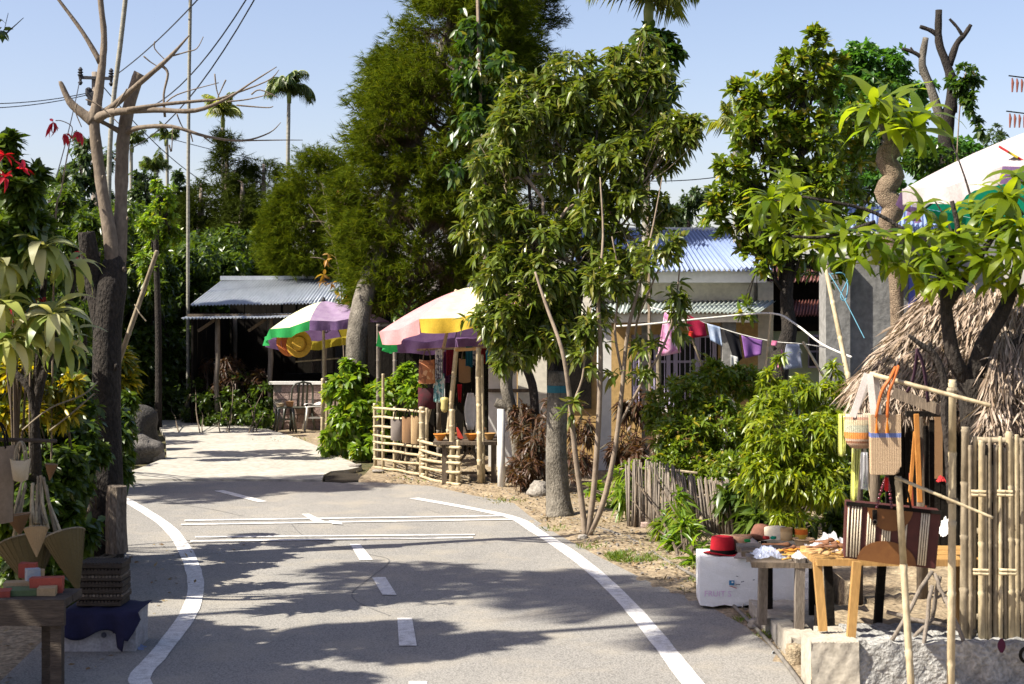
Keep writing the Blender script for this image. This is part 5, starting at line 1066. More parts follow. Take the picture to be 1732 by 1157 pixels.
mb = MB(); bamboo(mb, G(548, 768) + Vector((-.02, 0, 0)), P(546, 640, 21.2), .024); bamboo(mb, G(553, 769) + Vector((.03, .05, 0)), P(551, 648, 21.2), .02)
# straw hats hung under the first parasol
def hat(label, c, R_, rc, hc, mat, M=None, band=None, cat='hat', group=None, wavy=.0, name='hat'):
    t = thing(name, label, cat, tuple(c), group); M = M or Matrix.Identity(4); mb = MB(); n = 28
    def br(u, v):
        a_ = 2 * math.pi * v; r = rc * .98 + (R_ - rc) * u; return Vector(c) + M @ Vector((r * math.cos(a_), r * 1.08 * math.sin(a_), .012 * u + wavy * math.sin(2 * a_) * u))
    mb.grid(br, 4, n); mb.build('brim', mat, t, smooth=True, solid=.005)
    mb = MB(); mb.lathe(c, [(rc, 0), (rc * .98, hc * .3), (rc * .93, hc * .75), (rc * .86, hc * .97), (rc * .7, hc), (rc * .3, hc * .93), (.001, hc * .9)], n, M); mb.build('crown', mat, t, smooth=True)
    if band: mb = MB(); mb.lathe(c, [(rc * 1.012, .004), (rc * 1.006, hc * .28)], n, M); mb.build('band', band, t, smooth=True)
    return t
H_or = cloth('orange_straw', (.75, .26, .06), (.65, .18, .05)); H_ye = cloth('yellow_straw', (.72, .42, .05)); H_rd = cloth('rust_straw', (.55, .12, .04))
for i, (px, py, mt, rz_, l_) in enumerate([(485, 582, H_or, 60, 'orange straw hat, leftmost of the bunch hung under the first parasol'), (497, 580, H_rd, 75, 'rust-orange straw hat in the middle of the hanging bunch'), (506, 582, H_ye, 95, 'yellow straw hat at the right of the hanging bunch')]):
    hat(l_, P(px, py, 21.6 - .07 * i), .18, .10, .10, mt, Matrix.Rotation(math.radians(rz_), 4, 'Z') @ Matrix.Rotation(math.radians(80), 4, 'Y') if i != 2 else Matrix.Rotation(math.radians(80), 4, 'X'), wavy=.012, group='straw hats hung under the parasol')
mb = MB(); mb.tube([P(497, 548, 21.5), P(497, 575, 21.5)], .004, 4); single(mb, 'cord', M_rope, 'thin cord the straw hats hang from', 'cord', tuple(P(497, 575, 21.5)))

# bamboo stakes and screen between the parasols
bs_ = thing('bamboo_stake_screen', 'two upright bamboo stakes tied together at the corner of the climber bed', 'fence', tuple(G(550, 767)))
for (px, py, pt_, r_) in ((545, 768, 640, .028), (552, 770, 660, .02), (566, 772, 640, .016), (560, 770, 700, .014)):
    g = G(px, py); mb = MB(); bamboo(mb, g, (g.x + .01, g.y, Z(pt_, g.y)), r_); mb.build('stake', M_bamboo, bs_, smooth=True)
mb = MB(); g = P(545, 640, 21.2); mb.bar(P(500, 612, 22), P(575, 606, 22), .02, .02); mb.build('top_rail', M_oldbam, bs_)

# ---------- bamboo lattice of the middle stall ----------
lf = thing('bamboo_lattice_fence', 'low pale bamboo lattice fence around the souvenir stall', 'fence', tuple(G(712, 812)))
fx = [635, 648, 667, 687, 715, 764, 780]; fy = [19.4, 18.9, 18.6, 18.4, 17.9, 17.3, 17.15]
Yf = lambda x: float(np.interp(x, fx, fy))
for (x, y0, y1, r_) in ((635, 682, 0, .024), (648, 632, 0, .02), (667.5, 688, 0, .022), (687, 739, 0, .018), (715, 688, 0, .042), (722, 690, 0, .02), (753, 750, 0, .02), (765, 692, 0, .036), (775, 744, 0, .022)):
    Yv = Yf(x) + random.uniform(-.02, .02); mb = MB(); bamboo(mb, (X(x, Yv), Yv, -.03), (X(x, Yv) + random.uniform(-.01, .01), Yv, Z(y0, Yv)), r_, node=.16); mb.build('post', M_bamboo if r_ > .019 else M_oldbam, lf, smooth=True)
for ya, yb in ((689, 697), (705, None), (721, None), (735.5, 746), (748, 757), (760, 771), (775.5, 786), (789, 803)):
    if yb is None: xs_ = [632, 690]; ysx = [ya, ya + 3]
    else: xs_ = [632, 718]; ysx = [ya, yb]
    k = 6; pts = [P(xs_[0] + (xs_[1] - xs_[0]) * i / k, ysx[0] + (ysx[1] - ysx[0]) * i / k + random.uniform(-1, 1), Yf(xs_[0] + (xs_[1] - xs_[0]) * i / k) - .05) for i in range(k + 1)]
    mb = MB(); mb.tube(smoothpts(pts, 2), .016, 7); mb.build('rail', M_bamboo, lf, smooth=True)
for ya, yb in ((746, 757), (761, 774), (775.5, 783), (790, 799), (805, 820)):
    k = 5; pts = [P(711 + 68 * i / k, ya + (yb - ya) * i / k + 2.5 * math.sin(math.pi * i / k) + random.uniform(-.6, .6), Yf(711 + 68 * i / k) - .06) for i in range(k + 1)]
    mb = MB(); mb.tube(smoothpts(pts, 2), .018, 7); mb.build('rail', M_bamboo, lf, smooth=True)
def pole_thing(label, a_, b_, r_, mat=M_bamboo, name='bamboo_pole', r1=None, bend=0, node=.3):
    mb = MB(); bamboo(mb, a_, b_, r_, r1, bend=bend, node=node); return single(mb, name, mat, label, 'pole', tuple(a_), smooth=True)
pole_thing('pale upright bamboo pole at the front right corner of the souvenir stall', G(812, 822), P(809, 588, 17.2), .032)
pole_thing('second pale bamboo pole right beside the upright one at the stall corner', G(818, 821), P(815, 600, 17.4), .02)
pole_thing('leaning bamboo pole rising from the lattice to the parasol hem', G(751, 814), P(772, 588, 17.5), .03)
mb = MB(); mb.bar(P(772, 592, 17.5), P(812, 590, 17.3), .05, .035); single(mb, 'crossbar', M_yelwood, 'orange-brown crossbar tying the two stall poles under the parasol', 'bar', tuple(P(790, 592, 17.4)))
mb = MB(); mb.tube([G(848, 828), P(848, 770, 16.9), P(847, 692, 16.9)], [.045, .042, .04], 9); single(mb, 'post', M_white, 'short whitewashed post with a bluish foot beside the brown thicket', 'post', tuple(G(848, 828)), smooth=True)
t = thing('knotty_tree', 'small pale mottled tree with a knobby cut stump right of the souvenir stall', 'tree', tuple(G(875, 818)))
for pth in ([(880, 820, .06), (872, 740, .06), (864, 690, .065), (856, 650, .07), (862, 600, .06), (858, 560, .05)], [(905, 700, .05), (900, 650, .05), (880, 600, .045), (868, 560, .04)], [(905, 700, .05), (908, 760, .05), (900, 825, .055)], [(862, 690, .05), (848, 684, .055), (838, 680, .05)]):
    mb = MB(); mb.tube(smoothpts([P(q[0], q[1], 17.1) for q in pth]), rads([q[2] for q in pth]), 9); mb.build('trunk', B_grey if pth[0][0] != 905 else B_dark, t, smooth=True)
foliage(t, [(860, 560, 17.1, 24, 20, 30), (850, 600, 17, 18, 14, 14)], 6, .13, .05, L_centre, L_centreS, 60, droop=.5, tpl=T8)

# stall table with goods
tb_ = thing('stall_table', 'rough dark timber stall table with crossed legs under the big parasol', 'table', tuple(G(790, 815)))
zt = Z(744, 17.5)
for i in range(4): mb = MB(); mb.box((X(792, 17.5), 17.35 + i * .2, zt - .02), (.78, .19, .035), jit=.004); mb.build('plank', M_timber, tb_)
for (xa, ya, xb, yb) in ((752, 17.35, 752, 17.35), (835, 17.35, 835, 17.35), (752, 18, 752, 18), (835, 18, 835, 18)):
    mb = MB(); mb.bar((X(xa, ya), ya, -.03), (X(xb, yb), yb, zt - .04), .06, .05); mb.build('leg', M_timber, tb_)
for (a_, b_) in (((755, 810), (800, 752)), ((832, 812), (790, 752)), ((775, 800), (840, 800))):
    mb = MB(); mb.bar(P(*a_, 17.4), P(*b_, 17.4), .05, .03); mb.build('brace', M_timber, tb_)
def bit(name, label, cat, c, size, mat, rz=0, group=None, **k):
    mb = MB(); mb.box((c[0], c[1], c[2] + size[2] / 2), size, rz=rz, jit=min(size) * .06); return single(mb, name, mat, label, cat, tuple(c), group, **k)
M_or = cloth('orange_lacquer', (.65, .24, .04), None, 12, 0); M_re = cloth('red_lacquer', (.5, .05, .03), None, 12, 0)
for i, (px, mt, nm, lab) in enumerate([(745, M_or, 'carved_bowl', 'orange carved bowl at the left end of the stall table'), (762, M_yelwood, 'carved_bowl', 'yellow wooden bowl beside the leaning pole on the stall table'), (798, M_or, 'carved_bowl', 'orange bowl next to the upright poles on the stall table'), (828, M_yelwood, 'carved_bowl', 'yellow bowl at the right end of the stall table')]):
    basket(lab, (X(px, 17.5), 17.4 + .1 * (i % 2), zt), .03, .07, .07, mt, 'bowl', 'bowls on the stall table', name=nm)
for i, px in enumerate((776, 786, 806, 816)):
    mb = MB(); q = Vector((X(px, 17.6), 17.6, zt)); mb.box(q + Vector((0, 0, .07)), (.07, .03, .14), ry=.2 * (i - 1.5), taper=.2); single(mb, 'carved_figure', [M_re, M_timber, M_grwood, M_or][i], ['small red carved figure on the stall table behind the orange bowl', 'small dark carved figure in the middle of the stall table', 'small grey carved figure beside the upright poles', 'small orange carved figure near the right end of the stall table'][i], 'ornament', tuple(q), 'carved ornaments on the stall table')
# hanging cloths, beads and bags of the middle stall
hr = thing('hanging_rail', 'bamboo rail under the parasol that the scarves and bags hang from', 'rail', tuple(P(760, 590, 17.9)))
mb = MB(); bamboo(mb, P(705, 592, 17.9), P(850, 586, 17.9), .014); mb.build('bar', M_oldbam, hr, smooth=True)
def hang(name, label, cat, px0, px1, py0, py1, Y, mat, fold=.02, nf=4, group=None, taper=1.0, parts=None, seed=0, skew=0):
    rs = random.Random(seed); ph = rs.uniform(0, 6)
    def fn(u, v):
        w_ = 1 + (taper - 1) * u; px = (px0 + px1) / 2 + (px1 - px0) * (v - .5) * w_ + skew * u; return P(px, py0 + (py1 - py0) * u + 1.2 * math.sin(v * 5 + ph) * u, Y) + Vector((0, fold * math.sin(v * nf * math.pi * 2 + ph + u) * (.3 + u), 0))
    mb = MB(); mb.grid(fn, 8, max(8, nf * 6)); return single(mb, name, mat, label, cat, tuple(P((px0 + px1) / 2, py1, Y)), group, smooth=True, solid=.006)
def pattern(name, cs, scale=40):
    m, n, new, link = nodes(name); tc = new("ShaderNodeTexCoord"); vo = new("ShaderNodeTexVoronoi"); vo.inputs['Scale'].default_value = scale; link(tc.outputs['Object'], vo.inputs[0])
    sp = new("ShaderNodeSeparateColor"); link(vo.outputs['Color'], sp.inputs[0]); k = len(cs); rp = ramp(new, [(i / k, c) for i, c in enumerate(cs)], 'CONSTANT'); link(sp.outputs[0], rp.inputs[0])
    bs = new("ShaderNodeBsdfPrincipled"); bs.inputs['Roughness'].default_value = .85; link(rp.outputs[0], bs.inputs['Base Color']); out = new("ShaderNodeOutputMaterial"); link(bs.outputs[0], out.inputs[0]); return m
Pt_bead = pattern('bead_pattern', [(.5, .5, .5), (.08, .07, .1), (.3, .3, .35), (.6, .58, .55)], 45); Pt_teal = pattern('teal_pattern', [(.35, .55, .5), (.1, .25, .25), (.6, .6, .55)], 30); Pt_br = pattern('brown_pattern', [(.35, .13, .05), (.2, .07, .03), (.5, .28, .14)], 22)
hg = 'scarves and bags hanging in the souvenir stall'
hang('scarf', 'black and silver beaded scarf hanging in the souvenir stall', 'scarf', 736, 748, 590, 642, 17.8, Pt_bead, group=hg, seed=1)
hang('scarf', 'teal-patterned lower cloth hanging beside the leaning pole', 'scarf', 734, 751, 632, 680, 17.85, Pt_teal, .012, 3, group=hg, seed=2)
hang('scarf', 'maroon scarf hanging right of the beaded one', 'scarf', 755, 768, 588, 634, 17.95, cloth('maroon_cloth', (.22, .01, .03), None, 20), group=hg, seed=3)
hang('scarf', 'plum scarf hanging just behind the maroon one', 'scarf', 750, 760, 595, 648, 18.05, cloth('plum_cloth', (.14, .03, .12), None, 20), group=hg, seed=4)
hang('scarf', 'deep teal scarf hanging between the two stall poles', 'scarf', 788, 799, 586, 620, 17.8, cloth('teal_scarf', (.01, .12, .18), None, 20), group=hg, seed=5)
hang('scarf', 'grey tasselled scarf against the upright pole', 'scarf', 799, 808, 588, 618, 17.9, Pt_bead, group=hg, seed=6)
hang('scarf', 'bright blue cloth hanging right of the upright pole', 'scarf', 822, 840, 592, 612, 17.9, cloth('sky_blue_cloth', (.02, .25, .42), None, 20), group=hg, seed=7)
hang('scarf', 'dark red cloth right of the upright stall pole', 'scarf', 814, 824, 588, 616, 17.95, cloth('dark_red_cloth', (.25, .02, .02), None, 20), group=hg, seed=8)
hang('scarf', 'red tassel hanging low between the stall poles', 'scarf', 774, 781, 650, 680, 17.9, cloth('scarlet_cloth', (.5, .01, .02), None, 20), group=hg, seed=9, taper=.5)
def bag(label, px, py, w_, h_, Y, mat, handle=None, depth=.08, group=None, hh=None, top=None, flare=1.0, name='bag', fold=.0):
    """soft bag: bulged body with two looped handles"""
    top = py; t = thing(name, label, 'bag', tuple(P(px, py + h_, Y)), group); w = w_ * Y / F; h = h_ * Y / F; c = P(px, py, Y)
    mb = MB()
    for s_ in (-1, 1):
        mb.grid(lambda u, v: c + Vector(((v - .5) * w * (1 + (flare - 1) * u), s_ * (.006 + depth * .5 * math.sin(math.pi * v) ** .5 * math.sin(math.pi * (.12 + .8 * u))), -h * u - .012 * math.sin(math.pi * v))), 8, 10)
    mb.build('body', mat, t, smooth=True)
    if hh:
        for s_ in (-1, 1):
            mb = MB(); mb.tube(smoothpts([c + Vector((-w * .25, s_ * .02, -.02)), c + Vector((-w * .18, s_ * .02, hh * .6)), c + Vector((0, s_ * .01, hh)), c + Vector((w * .18, s_ * .02, hh * .6)), c + Vector((w * .25, s_ * .02, -.02))]), .006, 6); mb.build('handle', handle, t, smooth=True)
    return t
bag('brown patterned shoulder bag hanging at the left of the souvenir stall', 722, 608, 26, 40, 17.8, Pt_br, M_timber, .12, hg, .12, flare=1.1)
bag('black bag with dark red front under the brown patterned bag', 722, 655, 30, 36, 18.0, cloth('black_cloth', (.02, .015, .015), (.12, .01, .02), 6, 0), M_dark, .1, hg, .1)
bag('yellow-brown cane bag hanging between the two stall poles', 786, 606, 20, 40, 18.0, W_brown, M_timber, .08, hg, .1)
bag('pale grey flat bag with black trim hung on the bamboo lattice', 671, 708, 20, 36, 18.3, cloth('taupe_cloth', (.26, .22, .19), None, 10, 0), M_dark, .05, None, .1)
bag('brown slatted bag hung on the lattice beside the pale grey one', 690, 704, 20, 44, 18.1, W_brown, M_dark, .06, None, .08)
bag('tan cane bag hung on the lattice just left of the thick post', 703, 702, 16, 48, 18.0, W_tan, M_dark, .06, None, .08)
t = thing('hanging_gourd', 'pale yellow gourd hanging below the teal cloth', 'gourd', tuple(P(752, 698, 17.6)))
mb = MB(); mb.lathe(P(752, 698, 17.6), [(.001, 0), (.03, .01), (.045, .05), (.04, .1), (.05, .14), (.045, .17), (.001, .18)], 12); mb.build('body', surf('gourd_skin', (.5, .42, .16), None, 6, .5, .1), t, smooth=True); mb = MB(); mb.tube([P(752, 672, 17.6), P(752, 640, 17.7)], .003, 4); mb.build('string', M_rope, t)
mb = MB(); mb.grid(lambda u, v: P(796 + 10 * (v - .5) * 2 * math.sin(math.pi * (.15 + .7 * u)), 665 + 62 * u, 18.3) + Vector((0, .03 * math.sin(3 * v), 0)), 8, 6); single(mb, 'white_board', M_white, 'pale oval board leaning behind the upright poles', 'board', tuple(P(800, 727, 18.3)), smooth=True, solid=.015)
rock('rock', 'pale grey angular rock at the roadside in front of the brown thicket', G(912, 843), (.26, .2, .17), M_stone, 4)
rock('rock', 'small stone on top of the pale angular rock', G(916, 843) + Vector((0, .02, .12)), (.1, .09, .07), M_stone, 5)
for i, (px, py, s_, lab) in enumerate([(1192 - 92, 893, .14, 'fallen reddish stone beside the hose at the verge'), (985, 912, .08, 'small stone at the foot of the slender sapling'), (1068, 925, .05, 'little stone on the grass of the verge'), (600, 792, .12, 'flat stone at the edge of the ditch'), (640, 800, .1, 'earth-coloured stone under the lattice corner')]):
    rock('stone', lab, G(px, py), (s_ * 1.3, s_, s_ * .5), M_stone if i else M_brick, 20 + i, 'stone')
rock('boulder', 'big dark rounded boulder at the left edge of the concrete road', G(238, 764), (.52, .5, .62), M_darkstone, 7, 'boulder')
rock('boulder', 'grey boulder leaning in front of the big dark one', G(240, 779), (.55, .45, .36), M_stone if False else surf('grey_rock', (.17, .155, .14), (.10, .09, .08), 5, .9, .8, .02, fine=.5), 9, 'boulder')
mb = MB(); q = G(264, 779); mb.box(q + Vector((0, 0, .06)), (.22, .16, .13), rz=.2, jit=.012); single(mb, 'stone_block', M_stone, 'squared stone block at the corner of the concrete road by the boulders', 'stone', tuple(q), bevel=.01)
pole_thing('bamboo pole leaning up to the right beside the dark trunk', P(150, 760, 12.6), P(266, 424, 12.4), .026, M_oldbam, r1=.018)
mb = MB(); mb.tube([P(228, 515, 12.45), P(236, 530, 12.4), P(247, 543, 12.4)], .006, 5); single(mb, 'broken_twig', M_oldbam, 'split offshoot hanging from the leaning bamboo pole', 'twig', tuple(P(228, 515, 12.45)))
pole_thing('thin bamboo stake slanting in the shrubs by the concrete road', G(302, 712), P(322, 668, 27), .02, M_bamboo)
# ---------- garden: stick fence, clothesline ----------
sf = thing('stick_fence', 'weathered fence of thin upright sticks behind the lime-green plants', 'fence', tuple(G(1160, 905)))
mb_rail = []
for i in range(92):
    f = i / 91; px = 1062 + 180 * f + random.uniform(-1, 1); Yv = 13.9 - .7 * f + random.uniform(-.03, .03)
    top = 782 + 26 * f + random.uniform(-9, 9) if px < 1150 else 802 + (px - 1150) * .14 + random.uniform(-4, 4)
    g = Vector((X(px, Yv), Yv, -.03)); lean = random.uniform(-.03, .03) - (.05 if px > 1150 else 0)
    mb = MB(); mb.tube([g, g + Vector((lean * .4, 0, .2)), Vector((g.x + lean, Yv + random.uniform(-.02, .02), Z(top, Yv)))], [.011, .010, .008], 5); mb.build('stick', M_grwood if random.random() < .8 else B_pale, sf, smooth=True)
for py in (840, 880): mb = MB(); mb.tube([P(1062, py - 8, 13.95), P(1240, py, 13.2)], .012, 6); mb.build('rail', M_oldbam, sf)
mb = MB(); mb.tube(smoothpts([P(1040, 795, 14.6), P(1100, 792, 14.5), P(1180, 800, 14.3)]), .012, 6); single(mb, 'bamboo_rail', M_oldbam, 'bamboo rail low behind the slender sapling', 'rail', tuple(P(1040, 795, 14.6)))
# clothesline
mb = MB(); mb.tube(smoothpts([P(1040, 552, 16.8), P(1090, 549, 16.6), P(1200, 538, 16.5), P(1304, 530, 16.3), P(1345, 548, 15.5), P(1390, 582, 14.6), P(1440, 604, 13.8)]), .011, 6); single(mb, 'clothesline', M_rope, 'thick pale rope sagging over the garden and down to the right', 'rope', tuple(P(1304, 530, 16.3)), smooth=True)
cl = [P(1100, 520, 17.6), P(1150, 532, 16.9), P(1200, 549, 16.9), P(1255, 566, 16.8), P(1310, 578, 16.7), P(1360, 582, 16.6), P(1420, 592, 16.4)]
mb = MB(); mb.tube(smoothpts(cl), .006, 5); single(mb, 'clothesline', M_rope, 'thin washing line carrying the laundry in front of the windows', 'rope', tuple(cl[1]))
def washing(name, label, cat, tl, tr, br_, bl_, Y, mat, nf=2, fold=.014, seed=0):
    rs = random.Random(seed); ph = rs.uniform(0, 6); A, B_, C_, D_ = [P(q[0], q[1], Y) for q in (tl, tr, br_, bl_)]
    mb = MB(); mb.grid(lambda u, v: A.lerp(B_, v).lerp(D_.lerp(C_, v), u) + Vector((0, fold * math.sin(v * nf * 4 + ph) * (.15 + u), 0)), 8, nf * 8)
    return single(mb, name, mat, label, cat, tuple(D_.lerp(C_, .5)), 'laundry on the washing line', smooth=True, solid=.004)
washing('dress', 'pink patterned cloth, leftmost on the washing line', 'cloth', (1124, 528), (1141, 530), (1152, 596), (1112, 604), 16.85, pattern('pink_pattern', [(.70, .36, .52), (.58, .22, .40), (.75, .50, .62)], 18), seed=1)
washing('shirt', 'maroon cloth on the washing line right of the pink one', 'cloth', (1155, 527), (1192, 547), (1196, 568), (1172, 572), 16.85, cloth('maroon_laundry', (.42, .015, .06)), seed=2)
washing('shirt', 'small bright red piece hanging below the maroon cloth', 'cloth', (1165, 560), (1173, 561), (1172, 572), (1165, 571), 16.75, cloth('scarlet_laundry', (.65, .03, .02)), seed=12, nf=1)
washing('shirt', 'pale blue and white shirt in the middle of the washing line', 'cloth', (1196, 547), (1218, 553), (1222, 586), (1202, 576), 16.85, cloth('pale_blue_laundry', (.32, .45, .68), (.6, .65, .75)), seed=3)
washing('trousers', 'black trousers on the washing line', 'cloth', (1224, 557), (1250, 565), (1256, 606), (1244, 616), 16.85, cloth('black_laundry', (.012, .012, .016)), seed=4)
washing('towel', 'purple towel on the washing line right of the black trousers', 'cloth', (1254, 567), (1290, 576), (1287, 600), (1260, 606), 16.8, cloth('purple_laundry', (.30, .13, .42)), seed=5)
washing('shirt', 'small white cloth hanging low under the black trousers', 'cloth', (1236, 600), (1248, 604), (1250, 640), (1236, 636), 16.8, cloth('white_laundry', (.72, .72, .68)), seed=6, nf=2)
washing('shirt', 'tiny pink cloth at the knotty trunk on the washing line', 'cloth', (1306, 576), (1315, 577), (1313, 585), (1304, 584), 16.6, cloth('rose_laundry', (.7, .2, .35)), seed=7, nf=1)
washing('towel', 'pink towel edge hanging left of the grey shirt', 'cloth', (1322, 590), (1326, 600), (1324, 628), (1314, 620), 16.62, cloth('pink_laundry', (.8, .3, .45)), seed=9, nf=1)
ts = washing('t_shirt', 'grey-blue T-shirt with a white letter A on the washing line', 'T-shirt', (1330, 582), (1352, 582), (1357, 622), (1322, 626), 16.6, cloth('grey_laundry', (.36, .40, .52), (.50, .52, .60)), seed=8)
def text(parent, s_, loc, size, mat, rz=0, name='lettering', rx=90):
    cu = bpy.data.curves.new(name, 'FONT'); cu.body = s_; cu.size = size; cu.extrude = .0005; cu.materials.append(mat); tmp = bpy.data.objects.new(name, cu); me = bpy.data.meshes.new_from_object(tmp); bpy.data.objects.remove(tmp); o = bpy.data.objects.new(name, me); COL.objects.link(o); o.parent = parent
    o.location = Vector(loc) - Vector(parent['_org']); o.rotation_euler = (math.radians(rx), 0, rz); return o
text(ts, 'A', P(1349, 598, 16.52), .08, M_white)
pole_thing('bamboo prop leaning under the thick rope beside the glossy tree', P(1284, 760, 16.3), P(1306, 528, 16.3), .024, M_bamboo)
pole_thing('short bamboo prop slanting at the left of the maroon cloth', P(1196, 640, 16.9), P(1153, 526, 16.9), .014, M_oldbam)
pole_thing('thin bamboo prop slanting right of the grey T-shirt', P(1412, 668, 16.2), P(1358, 578, 16.4), .016, M_bamboo)
pole_thing('dark green post standing in the shrubs under the pink cloth', (X(1114, 16.4), 16.4, -.03), P(1114, 600, 16.4), .03, M_oldbam)
pole_thing('long bamboo pole leaning left against the grey pillar', (X(1500, 12), 12, -.03), P(1396, 450, 13.0), .028, M_bamboo, r1=.02)
mb = MB(); mb.tube(smoothpts([P(1402, 462, 12.9), P(1425, 500, 12.7), P(1462, 572, 12.4)]), .004, 5); mb.tube(smoothpts([P(1405, 464, 12.9), P(1425, 462, 12.9), P(1434, 480, 12.9), P(1430, 508, 12.8), P(1422, 500, 12.8), P(1436, 470, 12.85)]), .006, 5); single(mb, 'rope', M_rope2, 'blue rope looped round the top of the long leaning bamboo', 'rope', tuple(P(1402, 462, 12.9)))

# ---------- foam box with hats ----------
def foambox(label, c, size, rz, mat, name='foam_box', seed=1, notches=True):
    """block of foam with worn edges and bites out of its lower edge"""
    import bmesh
    bm = bmesh.new(); bmesh.ops.create_cube(bm, size=1); bmesh.ops.subdivide_edges(bm, edges=bm.edges[:], cuts=9, use_grid_fill=True)
    rs = random.Random(seed); M = Matrix.Rotation(rz, 3, 'Z')
    for v in bm.verts:
        p = v.co; x, y, z = p.x * size[0], p.y * size[1], p.z * size[2] + size[2] / 2
        if notches and p.z < -.49: z += .02 * max(0, math.sin(x * 26 + 1)) ** 2 + .014 * max(0, math.sin(x * 61))
        e_ = sum(abs(q) > .49 for q in (p.x, p.y, p.z)); k = .985 if e_ >= 2 else 1
        v.co = M @ Vector((x * k + rs.uniform(-.0022, .0022), y * k + rs.uniform(-.0022, .0022), z + rs.uniform(-.0022, .0022)))
    me = bpy.data.meshes.new(name); bm.to_mesh(me); bm.free(); me.materials.append(mat); me.polygons.foreach_set('use_smooth', [False] * len(me.polygons))
    t = thing(name, label, 'box', tuple(c)); o = bpy.data.objects.new('body', me); COL.objects.link(o); o.parent = t; return t
fb = foambox('long white foam box with a small blue sticker, under the hats', (X(1290, 9.95), 10.12, .015), (.80, .34, .325), math.radians(-3), M_foam)
M_pinkink = surf('pink_ink', (.70, .34, .64), (.86, .76, .84), 60, .8, 0); M_blackink = surf('black_ink', (.03, .03, .05), (.08, .08, .1), 40, .8, 0); M_blueink = surf('blue_sticker', (.02, .22, .45), None, 5, .4, 0)
yb = 10.12 - .17 - .014; zz = lambda py: Z(py, yb)
text(fb, 'FRUIT S', (X(1192, yb), yb + .03, zz(1010)), .052, M_pinkink, math.radians(-3))
mb = MB(); mb.box((X(1238, yb), yb + .007, zz(986)), (.034, .004, .03)); mb.build('sticker', M_blueink, fb); mb = MB(); mb.box((X(1239, yb), yb + .003, zz(985)), (.012, .004, .010)); mb.build('sticker_mark', M_white, fb)
for px, py, w_ in ((1248, 989, .03), (1256, 984, .02), (1240, 993, .05), (1247, 975, .014), (1275, 981, .012)): mb = MB(); mb.box((X(px, yb), yb + .002, zz(py)), (w_, .004, .004), ry=random.uniform(-.6, .6)); mb.build('ink_mark', M_blackink if py != 993 else M_re, fb)
zb = .015 + .325
F_red = cloth('red_felt', (.42, .008, .018), (.33, .006, .015), 8, 0); F_brn = cloth('brown_felt', (.20, .11, .07), (.15, .08, .05), 8, 0); F_crm = cloth('cream_straw', (.68, .60, .44), None, 20, 0)
def onbox(px, Y, dz=0): return Vector((X(px, Y), Y, zb + dz))
hat('bright red felt hat with a black band on the left end of the foam box', onbox(1222, 10.1), .13, .082, .115, F_red, band=M_dark, wavy=.012)
hat('brown felt hat with a grey band behind the red one on the foam box', onbox(1254, 10.18, .004), .115, .085, .105, F_brn, band=M_grwood, wavy=.01)
hat('dark brown hat tipped up at the back of the foam box', onbox(1287, 10.24, .03), .13, .09, .13, cloth('rust_felt', (.19, .08, .05), None, 8, 0), Matrix.Rotation(-.5, 4, 'X') @ Matrix.Rotation(.3, 4, 'Y'), wavy=.01)
hat('cream straw hat behind the bamboo cup', onbox(1312, 10.2, .04), .13, .09, .12, F_crm, Matrix.Rotation(-.35, 4, 'X'))
# dark table in front of it with cups and carvings
dt = thing('dark_legged_table', 'low rough table with two dark square legs in front of the foam box', 'table', (X(1320, 9.1), 9.1, .05))
for i, yy in enumerate((8.78, 8.97, 9.16, 9.35)):
    mb = MB(); mb.box((X(1322, 9), yy, Z(941, 8.9) - .02), (.42, .17, .03), rz=-.12, jit=.003); mb.build('plank', M_grwood if i % 2 else M_timber, dt)
for (px, y0, Y) in ((1290, 1056, 9.12), (1352, 1083, 8.72)):
    mb = MB(); mb.bar(P(px - 1, y0, Y), P(px + 1, 944, Y), .052, .05); mb.build('leg', M_grwood, dt)
for (px, Y) in ((1300, 9.5), (1375, 9.3)): mb = MB(); mb.bar((X(px, Y), Y, -.02), (X(px, Y), Y, Z(944, 9) - .03), .045, .045); mb.build('leg', M_dark, dt)
mb = MB(); mb.bar(P(1285, 948, 9.05), P(1362, 953, 8.72), .03, .05); mb.build('apron', M_grwood, dt)
zt2 = Z(941, 8.9)
W_cup = weave('bamboo_cup', (.60, .42, .20), (.42, .27, .11), 5, 50)
def cup(label, c, r, h, mat, lip=None):
    t = thing('bamboo_cup', label, 'cup', tuple(c)); mb = MB(); mb.lathe(c, [(.001, 0), (r, 0), (r * 1.03, h), (r * .85, h), (r * .83, .01), (.001, .01)], 20); mb.build('body', mat, t, smooth=False)
    if lip: mb = MB(); mb.lathe(c, [(r * 1.035, h * .45), (r * 1.045, h * .98)], 20); mb.build('painted_band', lip, t, smooth=True)
    return t
cup('bamboo cup with vertical ribs on the table behind the yellow carvings', (X(1330, 9.3), 9.3, zt2 + .035), .036, .075, W_cup)
cup('bamboo cup painted yellow and orange right of the plain one', (X(1355, 9.3), 9.3, zt2 + .045), .038, .06, cloth('yellow_cup', (.65, .42, .06), None, 9, 0), cloth('orange_cup', (.70, .17, .02), None, 12, 0))
basket('pale wooden bowl under the painted cup', (X(1358, 9.25), 9.22, zt2 + .0), .04, .06, .05, cloth('pale_wood', (.66, .46, .24), None, 8, 0), 'bowl', name='bowl')
rsn = random.Random(3)
woods = [cloth('honey_wood', (.60, .33, .07), None, 10, 0), cloth('tan_wood', (.50, .30, .13), None, 10, 0), cloth('orange_wood', (.68, .28, .04), None, 10, 0), cloth('brown_wood', (.22, .10, .05), None, 10, 0)]
SEEN = set()
